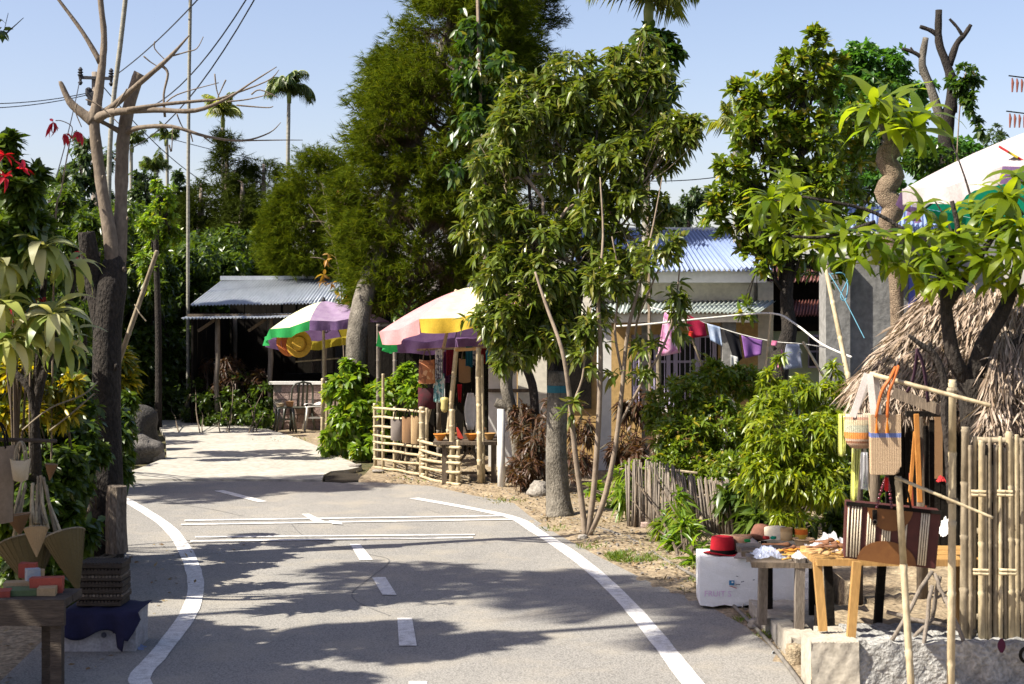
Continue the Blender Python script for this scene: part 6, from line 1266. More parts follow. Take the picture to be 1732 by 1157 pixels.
for i in range(40):
    px = 1308 + rsn.uniform(0, 115); far_ = px < 1368; Yq = rsn.uniform(8.75, 9.0) if far_ else rsn.uniform(7.96, 8.2); c = Vector((X(px, Yq), Yq, (zt2 if far_ else Z(940, 8.05)) + .012 + .016 * (i % 4))); a_ = rsn.uniform(-.6, .6) + .2; L_ = rsn.uniform(.08, .17)
    mb = MB(); d = Vector((math.cos(a_), math.sin(a_), 0)) * L_ / 2; mb.tube([c - d, c - d * .6, c, c + d * .5, c + d * .8, c + d], [.005, .006, .005, .010, .018, .006], 7, sq=.6)
    cols = ['honey-coloured', 'tan', 'orange', 'dark brown']; where = ['farthest left, by the dark table edge', 'just right of the plain cup', 'under the painted cup', 'at the seam of the two tables', 'nearest the plastic bag', 'tucked beside the suitcase'][min(5, int((px - 1318) / 17))]; lab = ('long ' if L_ > .13 else 'short ') + cols[i % 4] + ' carved spoon ' + where + (', lying aslant' if a_ > .35 else ', lying level' if a_ > 0 else ', lying back to front')
    if lab in SEEN: continue
    SEEN.add(lab); single(mb, 'carved_spoon', woods[i % 4], lab, 'spoon', tuple(c), 'carved wooden spoons heaped on the right-hand tables', smooth=True)
for i, (px, py, mt, lab) in enumerate([(1264, 917, C_gr, 'small green painted toy at the edge of the plastic bag'), (1308, 912, C_te, 'small teal painted toy in front of the cream hat'), (1296, 912, C_rd, 'small red painted toy in front of the dark brown hat'), (1292, 920, M_dark, 'black painted toy lying on the plastic bag')]):
    bit('painted_toy', lab, 'toy', P(px, py, 9.3), (.035, .03, .018), mt, rz=i, group='little painted toys on the plastic bag', bevel=.005)
def crumple(name, label, c, sx, sy, h, mat, n=22, seed=1, cat='plastic bag'):
    rs = random.Random(seed); ph = [rs.uniform(0, 6) for _ in range(8)]
    def fn(u, v):
        x, y = (u - .5), (v - .5); r = 1 - min(1, (x * x + y * y) * 3.4)
        z = h * (.35 * r + .30 * abs(math.sin(x * 13 + ph[0] + 3 * y)) * r + .25 * abs(math.sin(y * 15 + ph[1] + 4 * x)) * r + .2 * math.sin(x * 31 + ph[2] + y * 23) * r + rs.uniform(-.06, .10))
        return Vector(c) + Vector((x * sx * (1 + .1 * math.sin(v * 9 + ph[3])), y * sy, z - .0 * (1 - r)))
    mb = MB(); mb.grid(fn, n, n); return single(mb, name, mat, label, cat, tuple(c))
def plastic(name, col, alpha=.4):
    m, n, new, link = nodes(name); bs = new("ShaderNodeBsdfPrincipled"); bs.inputs['Base Color'].default_value = (*col, 1); bs.inputs['Roughness'].default_value = .15; bs.inputs['Alpha'].default_value = alpha; bs.inputs['Specular IOR Level'].default_value = .8
    out = new("ShaderNodeOutputMaterial"); link(bs.outputs[0], out.inputs[0]); return m
Pl = plastic('clear_plastic', (.78, .77, .80), .38); Plb = plastic('bluish_plastic', (.50, .56, .74), .42)
crumple('plastic_bag', 'crumpled bluish plastic bag on the left corner of the dark-legged table', (X(1298, 8.9), 8.9, zt2 + .005), .17, .22, .06, Plb, seed=2)
crumple('plastic_bag', 'crumpled clear plastic bag heaped on the yellow bench beside the suitcase', (X(1408, 8.3), 8.35, Z(940, 8.2) + .01), .20, .36, .09, Pl, seed=5)
crumple('plastic_bag', 'small clear plastic wrapping at the joint of the two tables', (X(1360, 8.7), 8.75, zt2 + .02), .12, .16, .04, Pl, seed=8)
mb = MB(); c0 = onbox(1272, 10.0); mb.add([c0 + Vector(q) for q in ((-.13, -.08, 0), (.12, -.1, .0), (.14, .08, .01), (.02, .1, .10), (.0, 0, .115), (-.05, .06, .05))], [(0, 1, 4), (1, 2, 4), (2, 3, 4), (3, 5, 4), (5, 0, 4)]); single(mb, 'folded_scarf', cloth('taupe_scarf', (.34, .29, .26), None, 14, 0), 'folded taupe scarf in a peak between the hats and the plastic bag', 'scarf', tuple(c0), solid=.006)

# yellow bench
yb_ = thing('yellow_bench', 'new yellow timber bench with splayed legs on the concrete ledge', 'bench', (X(1470, 8.1), 8.1, .25))
for i in range(3): mb = MB(); mb.box((X(1372, 8.1) + .44, 8.02 + .16 * i, Z(940, 8.05) - .02), (.88, .15, .035), jit=.002); mb.build('plank', M_yelwood, yb_)
for (pt_, pb_, Ya_, Yb_, mt) in (((1382, 950), (1392, 1067), 8.0, 7.98, M_yelwood), ((1449, 950), (1439, 1081), 7.92, 7.9, M_yelwood), ((1492, 950), (1484, 1064), 8.3, 8.3, M_dark), ((1400, 950), (1405, 1060), 8.34, 8.34, M_dark), ((1620, 950), (1626, 1070), 8.1, 8.1, M_yelwood)):
    mb = MB(); mb.bar(P(*pb_, Yb_), P(*pt_, Ya_), .042, .038); mb.build('leg', mt, yb_)

# ---------- concrete ledge, steps ----------
lg = thing('concrete_ledge', 'rough concrete ledge with steps at the lower right', 'ledge', (X(1500, 7.75), 7.75, -.03))
def ledgebox(name, x0, x1, y0, y1, z0, z1, mat, amp=.004, nx=30):
    mb = MB(); ny = 8
    def rj(a_, b_): return amp * noise2(a_ * 9, b_ * 9)
    mb.grid(lambda u, v: Vector((x0 + (x1 - x0) * u, y0 - rj(u * (x1 - x0), v * .3) - .02 * (1 - v), z0 + (z1 - z0) * v + (rj(u * 3, 5) if v > .9 else 0))), nx, ny)
    mb.grid(lambda u, v: Vector((x0 + (x1 - x0) * u, y0 - (rj(u * (x1 - x0), .3) if v < .01 else 0) + (y1 - y0) * v, z1 + (rj(u * 3, 5) if v < .1 else rj(u * 4, v * 5) * .6))), nx, ny)
    for x_ in (x0, x1): mb.add([(x_, y0, z0), (x_, y1, z0), (x_, y1, z1), (x_, y0, z1)], [(0, 1, 2, 3)])
    return mb.build(name, mat, lg, smooth=True)
ledgebox('ledge_block', X(1372, 7.75), X(1453, 7.75), 7.75, 8.02, -.03, .255, M_bwall); ledgebox('ledge_block', X(1454, 7.75), X(1454, 7.75) + 1.8, 7.77, 8.25, -.03, .25, M_wall, .012, 60)
ledgebox('ledge_floor', 1.62, X(1454, 7.75) + 1.8, 8.03, 8.26, .0, .235, M_bwall, .006, 30); ledgebox('ledge_floor', 1.76, X(1454, 7.75) + 1.8, 8.26, 8.95, .0, .22, M_dirt, .012, 40); ledgebox('ledge_floor', 2.12, X(1454, 7.75) + 1.8, 8.96, 11.0, .0, .215, M_dirt, .012, 40)
ledgebox('step', X(1325, 8.7), X(1372, 8.7) + .0, 8.45, 8.9, -.03, .13, M_bwall, .006, 10); ledgebox('step', X(1288, 9.3), X(1400, 9.3), 9.15, 9.8, -.03, .095, M_bwall, .006, 14)
ledgebox('step', X(1312, 8.95), X(1345, 8.95), 8.92, 9.14, -.03, .10, M_conc, .006, 10)
rock('rock', 'rough tan stone propping the dark table leg', Vector((X(1345, 8.4), 8.42, -.03)), (.125, .12, .14), surf('tan_stone', (.40, .32, .21), (.24, .18, .11), 8, .95, 1, .02, fine=.6), 13)
rock('rock', 'small flat stone at the foot of the left dark table leg', G(1280, 1062), (.14, .1, .06), M_stone, 14)
mb = MB(); hp = [G(*q) for q in [(985, 893), (1030, 902), (1085, 925), (1118, 948), (1190, 988), (1225, 1015), (1262, 1052), (1300, 1092), (1345, 1150), (1390, 1220)]]
mb.tube(smoothpts([p + Vector((0, 0, .022)) for p in hp], 5), .012, 8); single(mb, 'hose', M_hose, 'dark hose snaking along the right road verge', 'hose', tuple(hp[3]), smooth=True)
mb = MB(); mb.lathe(P(1313, 1105, 8.66) , [(.016, -.02), (.02, -.02), (.02, .02), (.016, .02)], 12, Matrix.Rotation(math.radians(60), 4, 'Z') @ Matrix.Rotation(math.radians(90), 4, 'Y'))
single(mb, 'hose_coupling', M_tin, 'metal coupling on the hose near the tan stone', 'coupling', tuple(P(1313, 1105, 8.66)))
mb = MB(); mb.tube(smoothpts([G(1255, 1030), G(1262, 1022) + Vector((0, 0, .05)), G(1250, 1035) + Vector((.02, 0, .03))]), .004, 5); single(mb, 'wire_loop', M_rope, 'loop of pale wire under the foam box', 'wire', tuple(G(1255, 1030)))

# ---------- bamboo display rack with bags ----------
pole_thing('tall pale bamboo post of the display rack, left of the bamboo screen', (X(1607, 7.2), 7.2, -.03), P(1611, 642, 7.2), .020, M_bamboo, bend=.006)
pole_thing('shorter bamboo post leaning slightly, in front of the suitcase', (X(1546, 7.1), 7.1, -.03), P(1519, 806, 7.2), .018, M_bamboo)
pole_thing('upper horizontal bamboo bar of the display rack', P(1470, 632, 7.15), P(1676, 686, 7.05), .0115, M_bamboo, r1=.009)
pole_thing('lower slanting bamboo bar of the display rack', P(1512, 806, 7.1), P(1680, 876, 7.0), .008, M_bamboo, r1=.0065)
mb = MB(); mb.lathe(P(1611, 660, 7.14), [(.024, -.012), (.028, 0), (.024, .012)], 12); mb.lathe(P(1611, 847, 7.14), [(.024, -.012), (.028, 0), (.024, .012)], 12); single(mb, 'wire_tie', M_oldbam, 'wire ties binding the bars to the tall bamboo post', 'tie', tuple(P(1611, 847, 7.14)))
# striped basket bag
def bands(name, cols, scale=1, axis='Z', z0=0, h=1):
    m, n, new, link = nodes(name); tc = new("ShaderNodeTexCoord"); sp = new("ShaderNodeSeparateXYZ"); link(tc.outputs['Object'], sp.inputs[0]); mr = new("ShaderNodeMapRange"); mr.inputs[1].default_value = z0; mr.inputs[2].default_value = z0 + h; link(sp.outputs[axis], mr.inputs[0])
    rp = ramp(new, cols, 'CONSTANT'); link(mr.outputs[0], rp.inputs[0]); wv = new("ShaderNodeTexWave"); wv.bands_direction = 'Z'; wv.inputs['Scale'].default_value = 55; wv.inputs['Distortion'].default_value = 2; link(tc.outputs['Object'], wv.inputs[0])
    w2 = new("ShaderNodeTexWave"); w2.bands_direction = 'X'; w2.inputs['Scale'].default_value = 40; w2.inputs['Distortion'].default_value = 1; link(tc.outputs['Object'], w2.inputs[0])
    ad = new("ShaderNodeMath"); ad.operation = 'ADD'; link(wv.outputs['Fac'], ad.inputs[0]); link(w2.outputs['Fac'], ad.inputs[1])
    mx = new("ShaderNodeMixRGB"); mx.blend_type = 'MULTIPLY'; mx.inputs[0].default_value = .55; r2 = ramp(new, [(.15, (.45, .42, .4)), (.6, (1.1, 1.1, 1.1))]); ml = new("ShaderNodeMath"); ml.operation = 'MULTIPLY'; ml.inputs[1].default_value = .5; link(ad.outputs[0], ml.inputs[0]); link(ml.outputs[0], r2.inputs[0]); link(rp.outputs[0], mx.inputs[1]); link(r2.outputs[0], mx.inputs[2])
    bs = new("ShaderNodeBsdfPrincipled"); bs.inputs['Roughness'].default_value = .8; link(mx.outputs[0], bs.inputs['Base Color']); b = new("ShaderNodeBump"); b.inputs['Strength'].default_value = .8; b.inputs['Distance'].default_value = .004; link(ad.outputs[0], b.inputs['Height']); link(b.outputs[0], bs.inputs['Normal'])
    out = new("ShaderNodeOutputMaterial"); link(bs.outputs[0], out.inputs[0]); return m
Yb_ = 7.15; sc_ = Yb_ / F
c = P(1455, 758, Yb_); hh = 58 * sc_
t = thing('basket_bag', 'striped round basket bag in cream, green and orange hanging left on the rack', 'bag', tuple(c))
Mb = bands('striped_basket', [(0, (.42, .26, .16)), (.10, (.55, .38, .25)), (.16, (.36, .16, .08)), (.22, (.56, .42, .30)), (.28, (.72, .26, .05)), (.48, (.44, .44, .32)), (.68, (.52, .44, .28)), (.84, (.45, .25, .17)), (.92, (.62, .52, .38))], z0=0, h=hh)
mb = MB(); r_ = 27 * sc_; mb.lathe(c, [(.001, 0), (r_ * .55, 0), (r_ * .86, hh * .14), (r_ * .98, hh * .35), (r_ * 1.0, hh * .7), (r_ * .93, hh), (r_ * .88, hh), (r_ * .9, hh * .7), (r_ * .5, .01), (.001, .01)], 28, Matrix.Scale(.75, 4, (0, 1, 0))); mb.build('body', Mb, t, smooth=True)
Cv = cloth('canvas_strap', (.82, .74, .66), None, 20, .2)
for (a_, b_, dy) in (((1438, 704), (1466, 632), -.05), ((1474, 704), (1470, 632), -.05), ((1445, 706), (1476, 634), .05), ((1490, 706), (1482, 634), .05)):
    mb = MB(); mb.bar(P(*a_, Yb_) + Vector((0, dy, 0)), P(*b_, Yb_) + Vector((0, dy * .2, 0)), .030, .004, up=(0, 1, 0)); mb.build('strap', Cv, t)
# woven tote
Yt_ = 7.0; c = P(1499, 803, Yt_); s1 = Yt_ / F; ht_ = 102 * s1; wt = 50 * s1
t = thing('woven_tote', 'upright tan woven tote with a blue stripe and orange leather handles on the rack', 'bag', tuple(c))
Mt = bands('tan_tote', [(0, (.56, .39, .23)), (.60, (.56, .39, .23)), (.615, (.16, .22, .50)), (.69, (.56, .39, .23)), (1, (.56, .39, .23))], z0=0, h=ht_)
mb = MB(); dpt = .075
mb.add([c + Vector(q) for q in ((-wt / 2, 0, .0), (wt / 2 - .03, 0, 0), (wt / 2, 0, .04), (wt / 2 - .002, 0, ht_), (-wt / 2 - .003, 0, ht_), (-wt / 2 + .01, dpt, .005), (wt / 2 + .01, dpt, .005), (wt / 2 + .012, dpt, .04), (wt / 2 + .01, dpt, ht_ - .005), (-wt / 2 + .005, dpt, ht_ - .005))],
       [(0, 1, 2, 3, 4), (9, 8, 7, 6, 5), (2, 7, 8, 3), (1, 6, 7, 2), (0, 5, 6, 1), (4, 9, 5, 0)]); mb.build('body', Mt, t, bevel=.004, solid=.004)
Lo = surf('orange_leather', (.50, .14, .03), (.38, .09, .02), 12, .45, .2, .002)
for dy, o_ in ((-.008, 0), (dpt + .008, 8)):
    mb = MB(); mb.tube(smoothpts([P(1481, 706, Yt_), P(1490, 665, Yt_), P(1505, 640, Yt_), P(1514, 622, Yt_ + .05)], 4), .007, 7); mb.v = [(v[0] + o_ * s1, v[1] + dy, v[2]) for v in mb.v]; mb.build('handle', Lo, t, smooth=True)
    mb = MB(); mb.tube(smoothpts([P(1500, 706, Yt_), P(1503, 665, Yt_), P(1510, 645, Yt_), P(1519, 620, Yt_ + .05)], 4), .007, 7); mb.v = [(v[0] + o_ * s1, v[1] + dy, v[2]) for v in mb.v]; mb.build('handle', Lo, t, smooth=True)
for px in (1482, 1500):
    mb = MB(); mb.tube([P(px, 704, Yt_) + Vector((0, -.012, 0)), P(px, 716, Yt_) + Vector((0, -.012, 0)), P(px, 732, Yt_) + Vector((0, -.012, 0))], [.003, .006, .013], 8, sq=.5); mb.build('tassel', cloth('orange_tassel', (.75, .22, .02), None, 30, 0), t)
# suitcase of reeds
Ys = 7.45; t = thing('reed_suitcase', 'maroon and cream reed suitcase with brown half-moon panels hanging at the rack', 'suitcase', tuple(P(1510, 956, Ys)))
A_ = P(1431, 851, Ys); B_ = P(1592, 867, Ys); C2 = P(1583, 963, Ys); D2 = P(1427, 944, Ys); back = Vector((.03, .17, 0))
M_mar = surf('maroon_leather', (.085, .022, .018), (.055, .015, .013), 20, .55, .3, .002); M_reed = surf('cream_reed', (.68, .58, .42), None, 30, .6, .2, .002); M_brl = surf('brown_leather', (.20, .085, .025), (.14, .055, .018), 14, .5, .2, .002)
mb = MB(); mb.add([A_, B_, C2, D2, A_ + back, B_ + back, C2 + back, D2 + back], [(0, 3, 2, 1), (4, 5, 6, 7), (0, 1, 5, 4), (1, 2, 6, 5), (2, 3, 7, 6), (3, 0, 4, 7)]); mb.build('body', M_mar, t, bevel=.006)
ff = lambda u, v, d=.004: A_.lerp(B_, u).lerp(D2.lerp(C2, u), v) + Vector((0, -d, 0))
for us in ([.03 + .055 * 0, .07, .10, .13, .16], [.24, .265, .29, .315], [.40, .425, .45, .475], [.62, .645], [.80, .825, .85, .875]):
    for u in us: mb = MB(); mb.tube([ff(u, .04), ff(u + .0, .96)], .0042, 6); mb.build('reed_stripe', M_reed, t, smooth=True)
for (uc, vc, ru, rv, s_) in ((.46, .0, .24, .42, 1), (.46, 1.0, .32, .40, -1)):
    mb = MB(); mb.add([ff(uc, vc, .010)] + [ff(uc + ru * math.cos(math.pi * k / 16), min(max(vc + s_ * rv * math.sin(math.pi * k / 16), .01), .99), .010) for k in range(17)], [(0, k, k + 1) for k in range(1, 17)]); mb.build('leather_panel', M_brl, t, solid=.003)
for u in (.30, .58): mb = MB(); mb.box(ff(u, .2, .016), (.022, .01, .075)); mb.build('buckle_strap', M_dark, t, bevel=.002); mb = MB(); mb.lathe(ff(u, .28, .022), [(.010, -.003), (.013, 0), (.010, .003)], 12, Matrix.Rotation(math.radians(90), 4, 'X')); mb.build('buckle', M_oldbam, t)
mb = MB(); mb.bar(ff(0, 0, .006), ff(1, 0, .006), .012, .018, up=(0, 0, 1)); mb.build('top_edge', M_dark, t)
M_bead = surf('dark_red_bead', (.14, .012, .022), (.07, .01, .02), 20, .15, 0, spec=.7)
for (x0, x1, x2) in ((1487, 1492, 1500), (1508, 1504, 1500)):
    path = smoothpts([P(x0 - 4 if x0 < 1500 else x0, 858, Ys - .02), P(x1, 825, 7.2), P(x2, 806, 7.1)], 6)
    for p in path: mb = MB(); mb.lathe(p - Vector((0, 0, .007)), [(.001, 0), (.006, .002), (.008, .007), (.006, .012), (.001, .014)], 8); mb.build('bead', M_bead, t, smooth=True)
mb = MB(); mb.tube(smoothpts([P(1541, 862, Ys), P(1536, 835, 7.3), P(1527, 815, 7.15), P(1520, 808, 7.12)]), .006, 6); mb.build('handle', M_dark, t, smooth=True)
hang('red_ribbon', 'short red ribbon between the beaded handles of the suitcase', 'ribbon', 1497, 1502, 806, 830, 7.1, cloth('red_ribbon', (.6, .02, .02), None, 20), .003, 1)
# yellow plastic ribbon and bag below the basket bag
Yr = plastic('yellow_plastic', (.72, .74, .16), .75); hang('plastic_streamer', 'yellow plastic streamer hanging below the striped basket bag', 'plastic', 1443, 1457, 758, 846, 7.35, Yr, .035, 3, taper=.35, seed=3, skew=-6)
hang('plastic_streamer', 'yellow plastic hanging out at the left side of the striped basket bag', 'plastic', 1420, 1434, 700, 770, 7.3, Yr, .035, 3, taper=.45, seed=4, skew=-3); hang('plastic_sleeve', 'clear plastic sleeve with green print beside the yellow streamer', 'plastic', 1455, 1467, 765, 828, 7.4, Pl, .01, 2, seed=5)

# ---------- thatched stall ----------
th = thing('thatched_stall', 'small stall under a shaggy dry thatch roof behind the bag rack', 'stall', (X(1600, 9.3), 9.3, .2))
eL = P(1448, 668, 9.0); eR = P(1880, 700, 8.75); rL = P(1592, 492, 9.7); rR = P(1880, 470, 9.6); bL = P(1486, 640, 10.6)
M_th = surf('thatch_bed', (.10, .07, .04), (.05, .035, .02), 8, .95, .8, .02)
mb = MB(); up_ = Vector((0, 0, -.05)); mb.add([eL + up_, eR + up_, rR + up_, rL + up_, bL + up_], [(0, 1, 2, 3), (0, 3, 4)]); mb.add([bL + up_, rL + up_, rR + up_, Vector((rR.x, 10.7, eL.z))], [(0, 1, 2, 3)]); mb.build('roof_bed', M_th, th, solid=.03)
def strips(name, A0, A1, B0, B1, n, L, W, seed, jit=.25, lift=.05, parent=th, back=0):
    """dry leaves laid down a roof slope between a lower edge A and an upper edge B"""
    rs = np.random.default_rng(seed); A0, A1, B0, B1 = [np.array(q) for q in (A0, A1, B0, B1)]; u = rs.uniform(0, 1, n)[:, None]; v = (rs.uniform(0, 1, n) ** .8)[:, None]
    lo = A0 + (A1 - A0) * u; hi = B0 + (B1 - B0) * u; p = hi + (lo - hi) * v; d = nrm(lo - hi); nn = nrm(np.cross(B0 - A0, A1 - A0)); nn = nn * (1 if nn[2] > 0 else -1)
    lift_ = lift * (1 + .6 * np.sin(v * 38 + u * 9)); p = p + nn * rs.uniform(0, 1, (n, 1)) * lift_
    D = nrm(d + rs.normal(0, jit, (n, 3)) + nn * rs.uniform(-.05, .25, (n, 1))); U = nrm(nn + rs.normal(0, .8, (n, 3)))
    LL = L * rs.uniform(.5, 1.3, n); return leaves_np(p, D, U, LL, W * rs.uniform(.5, 1.4, n), T8, .15)
Vs = [strips('x', eL, eR, rL, rR, 9000, .17, .012, 1, .17), strips('x', bL, eL, rL, rL, 2400, .17, .012, 2, .17), strips('x', eL + Vector((0, -.03, -.02)), eR, eL + Vector((0, 0, .1)), eR + Vector((0, 0, .1)), 2200, .15, .012, 3, .3, .03)]
V = np.concatenate(Vs); mesh_np('thatch', V, T8, len(V) // 8, M_thatch, th, kind='stuff')
# thatch hanging at the right side and a lower fringe
a0 = P(1668, 640, 8.35); a1 = P(1890, 655, 8.3); b0 = P(1690, 510, 8.9); b1 = P(1890, 490, 8.9)
V = np.concatenate([strips('x', a0, a1, b0, b1, 3400, .22, .012, 5, .17, .05), strips('x', P(1660, 715, 8.3), P(1890, 725, 8.25), P(1672, 640, 8.4), P(1890, 645, 8.35), 2300, .15, .012, 6, .4, .05)])
mesh_np('hanging_thatch', V, T8, len(V) // 8, M_thatch, th, kind='stuff')
mb = MB(); mb.add([a0 + Vector((0, .05, 0)), a1 + Vector((0, .05, 0)), b1 + Vector((0, .05, 0)), b0 + Vector((0, .05, 0))], [(0, 1, 2, 3)]); mb.add([P(1660, 730, 8.42), P(1890, 735, 8.42), a1 + Vector((0, .05, 0)), a0 + Vector((0, .05, 0))], [(0, 1, 2, 3)]); mb.build('roof_bed', M_th, th, solid=.02)
for (px, Y) in ((1450, 9.2), (1560, 9.2), (1860, 9.0), (1480, 10.5), (1760, 10.6)): mb = MB(); mb.tube([(X(px, Y), Y, .0), (X(px, Y), Y, 1.4)], .035, 8); mb.build('post', M_timber, th, smooth=True)
for i in range(16): boxpart(th, 'plank', M_dark, X(1500, 10.55) + i * .125, X(1500, 10.55) + i * .125 + .12, 10.55 + random.uniform(0, .015), 10.6, .0, 1.45)
boxpart(th, 'shelf', M_timber, X(1520, 9.0), X(1650, 9.0), 8.95, 9.35, Z(676, 9), Z(664, 9))
mb = MB(); mb.bar(P(1512, 664, 8.3), P(1592, 694, 8.15), .02, .055); mb.build('sloping_board', M_timber, th)
mb = MB(); mb.bar(P(1532, 700, 8.5), P(1620, 700, 8.5), .03, .03); mb.build('hanging_bar', M_dark, th)
# goods hanging under the thatch
gg = 'wooden swords and belts hanging under the thatch'
LB = surf('orange_wood_blade', (.50, .22, .05), (.36, .14, .03), 10, .5, .2, stretch=(4, 4, 1)); LR = cloth('brick_red_strap', (.30, .06, .03), None, 15, 0)
for i, (x0, y0, x1, y1, w_, mt, lab) in enumerate([(1550, 700, 1556, 850, .030, LB, 'long honey-coloured wooden blade, the widest under the thatch'), (1548, 730, 1538, 850, .022, LB, 'slim wooden blade slanting left under the thatch'), (1558, 705, 1562, 858, .018, M_timber, 'narrow dark wooden blade beside the widest one'),
    (1566, 720, 1568, 855, .025, M_dark, 'black belt hanging just right of the wooden blades'), (1576, 710, 1576, 860, .030, M_dark, 'broad black belt in the middle of the hanging goods'), (1562, 770, 1564, 862, .024, LR, 'brick-red strap hanging low among the blades'), (1540, 800, 1543, 862, .02, LR, 'short red-brown strap hanging nearest the lower bamboo bar'), (1600, 700, 1601, 820, .006, C_te, 'thin green cord right of the woven panel')]):
    mb = MB(); mb.bar(P(x0, y0, 8.42 + .02 * i), P(x1, y1, 8.40 + .02 * i), w_, .008, up=(0, 1, 0)); single(mb, 'toy_sword' if mt in (LB, M_timber) else 'belt', mt, lab, 'blade' if mt in (LB, M_timber) else 'strap', tuple(P(x1, y1, 8.4 + .02 * i)), gg, bevel=.003)
mb = MB(); mb.grid(lambda u, v: P(1580 + 14 * v, 690 + 120 * u, 8.6), 6, 2); single(mb, 'woven_mat', W_brown, 'narrow brown woven mat hanging behind the straps', 'mat', tuple(P(1587, 810, 8.6)), solid=.006)
for (pts_, lab) in (([(1552, 590), (1545, 640), (1534, 664)], 'dark purple strap looped up over the sloping board'), ([(1550, 590), (1562, 620), (1570, 680)], 'black strap arching down beside the purple one')):
    mb = MB(); mb.tube(smoothpts([P(q[0], q[1], 8.1) for q in pts_]), .014, 7, sq=.4); single(mb, 'strap', cloth('plum_strap', (.05, .02, .035), None, 10, 0), lab, 'strap', tuple(P(*pts_[-1], 8.1)), smooth=True)
t = thing('dead_branch', 'bare dark dead branch jutting out left in front of the thatch', 'branch', tuple(P(1600, 740, 8.2)))
for pth in ([(1608, 850, .02), (1604, 760, .022), (1598, 700, .022), (1596, 640, .02), (1580, 600, .018), (1560, 585, .015), (1537, 567, .009)], [(1575, 595, .014), (1572, 580, .010)]):
    mb = MB(); mb.tube(smoothpts([P(q[0], q[1], 8.0) for q in pth]), rads([q[2] for q in pth]), 8); mb.build('limb', B_dark, t, smooth=True)
crumple('red_packet', 'small red packet lying under the thatch beside the black belt', P(1592, 815, 8.3), .05, .05, .04, C_rd, 8, 3, 'packet'); crumple('paper_packet', 'white and blue paper packet on the bench behind the tall post', P(1600, 905, 8.0), .07, .1, .10, M_white, 10, 4, 'packet')
# stick tripod on the ledge
t = thing('stick_tripod', 'bundle of weathered forked sticks spread like a tripod on the ledge', 'sticks', tuple(P(1570, 1095, 7.8)))
for (a_, b_) in (((1577, 966, 7.9), (1504, 1091, 7.8)), ((1577, 990, 7.85), (1562, 1100, 7.78)), ((1580, 970, 7.9), (1600, 1020, 7.85)), ((1598, 1010, 7.85), (1638, 1104, 7.78)), ((1500, 1035, 8.0), (1575, 1055, 7.9)), ((1560, 1050, 7.95), (1650, 1068, 7.9)), ((1590, 975, 7.9), (1577, 1045, 7.95)), ((1545, 1080, 7.95), (1580, 1045, 7.9))):
    mb = MB(); mb.tube(wiggle(P(*a_), P(*b_), 4, .006), .011, 7); mb.build('stick', M_grwood, t, smooth=True)
# bamboo screen at the right edge
sc2 = thing('bamboo_screen', 'tall screen of upright bamboo poles at the right edge on the ledge', 'fence', (X(1700, 7.9), 7.9, .25))
rs = random.Random(9); xs_ = [(1633, .040, 722), (1649, .022, 738), (1660, .03, 745), (1674, .018, 740), (1684, .024, 752), (1692, .018, 738), (1707, .036, 730), (1719, .028, 735), (1728, .02, 745)] + [(x_, rs.uniform(.016, .024), rs.uniform(740, 775)) for x_ in (1641, 1667, 1699, 1713)] + [(1738 + 9 * i, rs.uniform(.02, .036), rs.uniform(720, 748)) for i in range(18)]
for (px, r_, pt_) in xs_:
    Yv = 7.9 + rs.uniform(-.02, .02); mb = MB(); bamboo(mb, (X(px, Yv) + rs.uniform(-.01, .01), Yv, .24), (X(px, Yv), Yv, Z(pt_, Yv)), r_ * .62, r_ * .52, node=.24); mb.build('pole', M_bamboo if rs.random() < .45 else M_oldbam, sc2, smooth=True)
for i in range(34):
    px = 1640 + 7.5 * i; mb = MB(); mb.tube([(X(px, 8.02), 8.02, .24), (X(px + rs.uniform(-3, 3), 8.02), 8.02 + rs.uniform(-.01, .02), Z(rs.uniform(745, 790), 8.02))], .009, 6); mb.build('thin_stick', M_dark if i % 3 else M_timber, sc2, smooth=True)
for py in (745, 834, 899, 967, 1044): mb = MB(); bamboo(mb, P(1645, py - 1, 7.975), P(1900, py + 4, 7.97), .016, node=.3); mb.build('rail', M_oldbam, sc2, smooth=True)
for (xa, xb, py) in ((1643, 1668, 834), (1687, 1713, 834), (1690, 1719, 967), (1646, 1672, 967), (1740, 1775, 834), (1760, 1790, 967)):
    for k in (-1, 1): mb = MB(); bamboo(mb, P(xa, py + 3 * k, 7.84), P(xb, py + 1 + 3 * k, 7.84), .0085, node=.1); mb.build('tie_bar', M_bamboo, sc2, smooth=True)
mb = MB(); mb.grid(lambda u, v: P(1694 + 14 * (v - .5) * math.sin(math.pi * (.1 + .8 * u)), 1092 + 24 * (.5 - u), 7.72), 6, 4); single(mb, 'purple_leaf', cloth('dark_purple_leaf', (.10, .02, .05), None, 10), 'curled dark purple leaf on the rough ledge', 'leaf', tuple(P(1697, 1104, 7.7)), solid=.003)
mb = MB(); mb.lathe(P(1738, 1108, 7.7), [(.03, -.01), (.045, 0), (.03, .01)], 16, Matrix.Rotation(1.5, 4, 'X')); single(mb, 'tin_ring', M_dark, 'dark round ring on the ledge at the right edge', 'ring', tuple(P(1738, 1108, 7.7)))
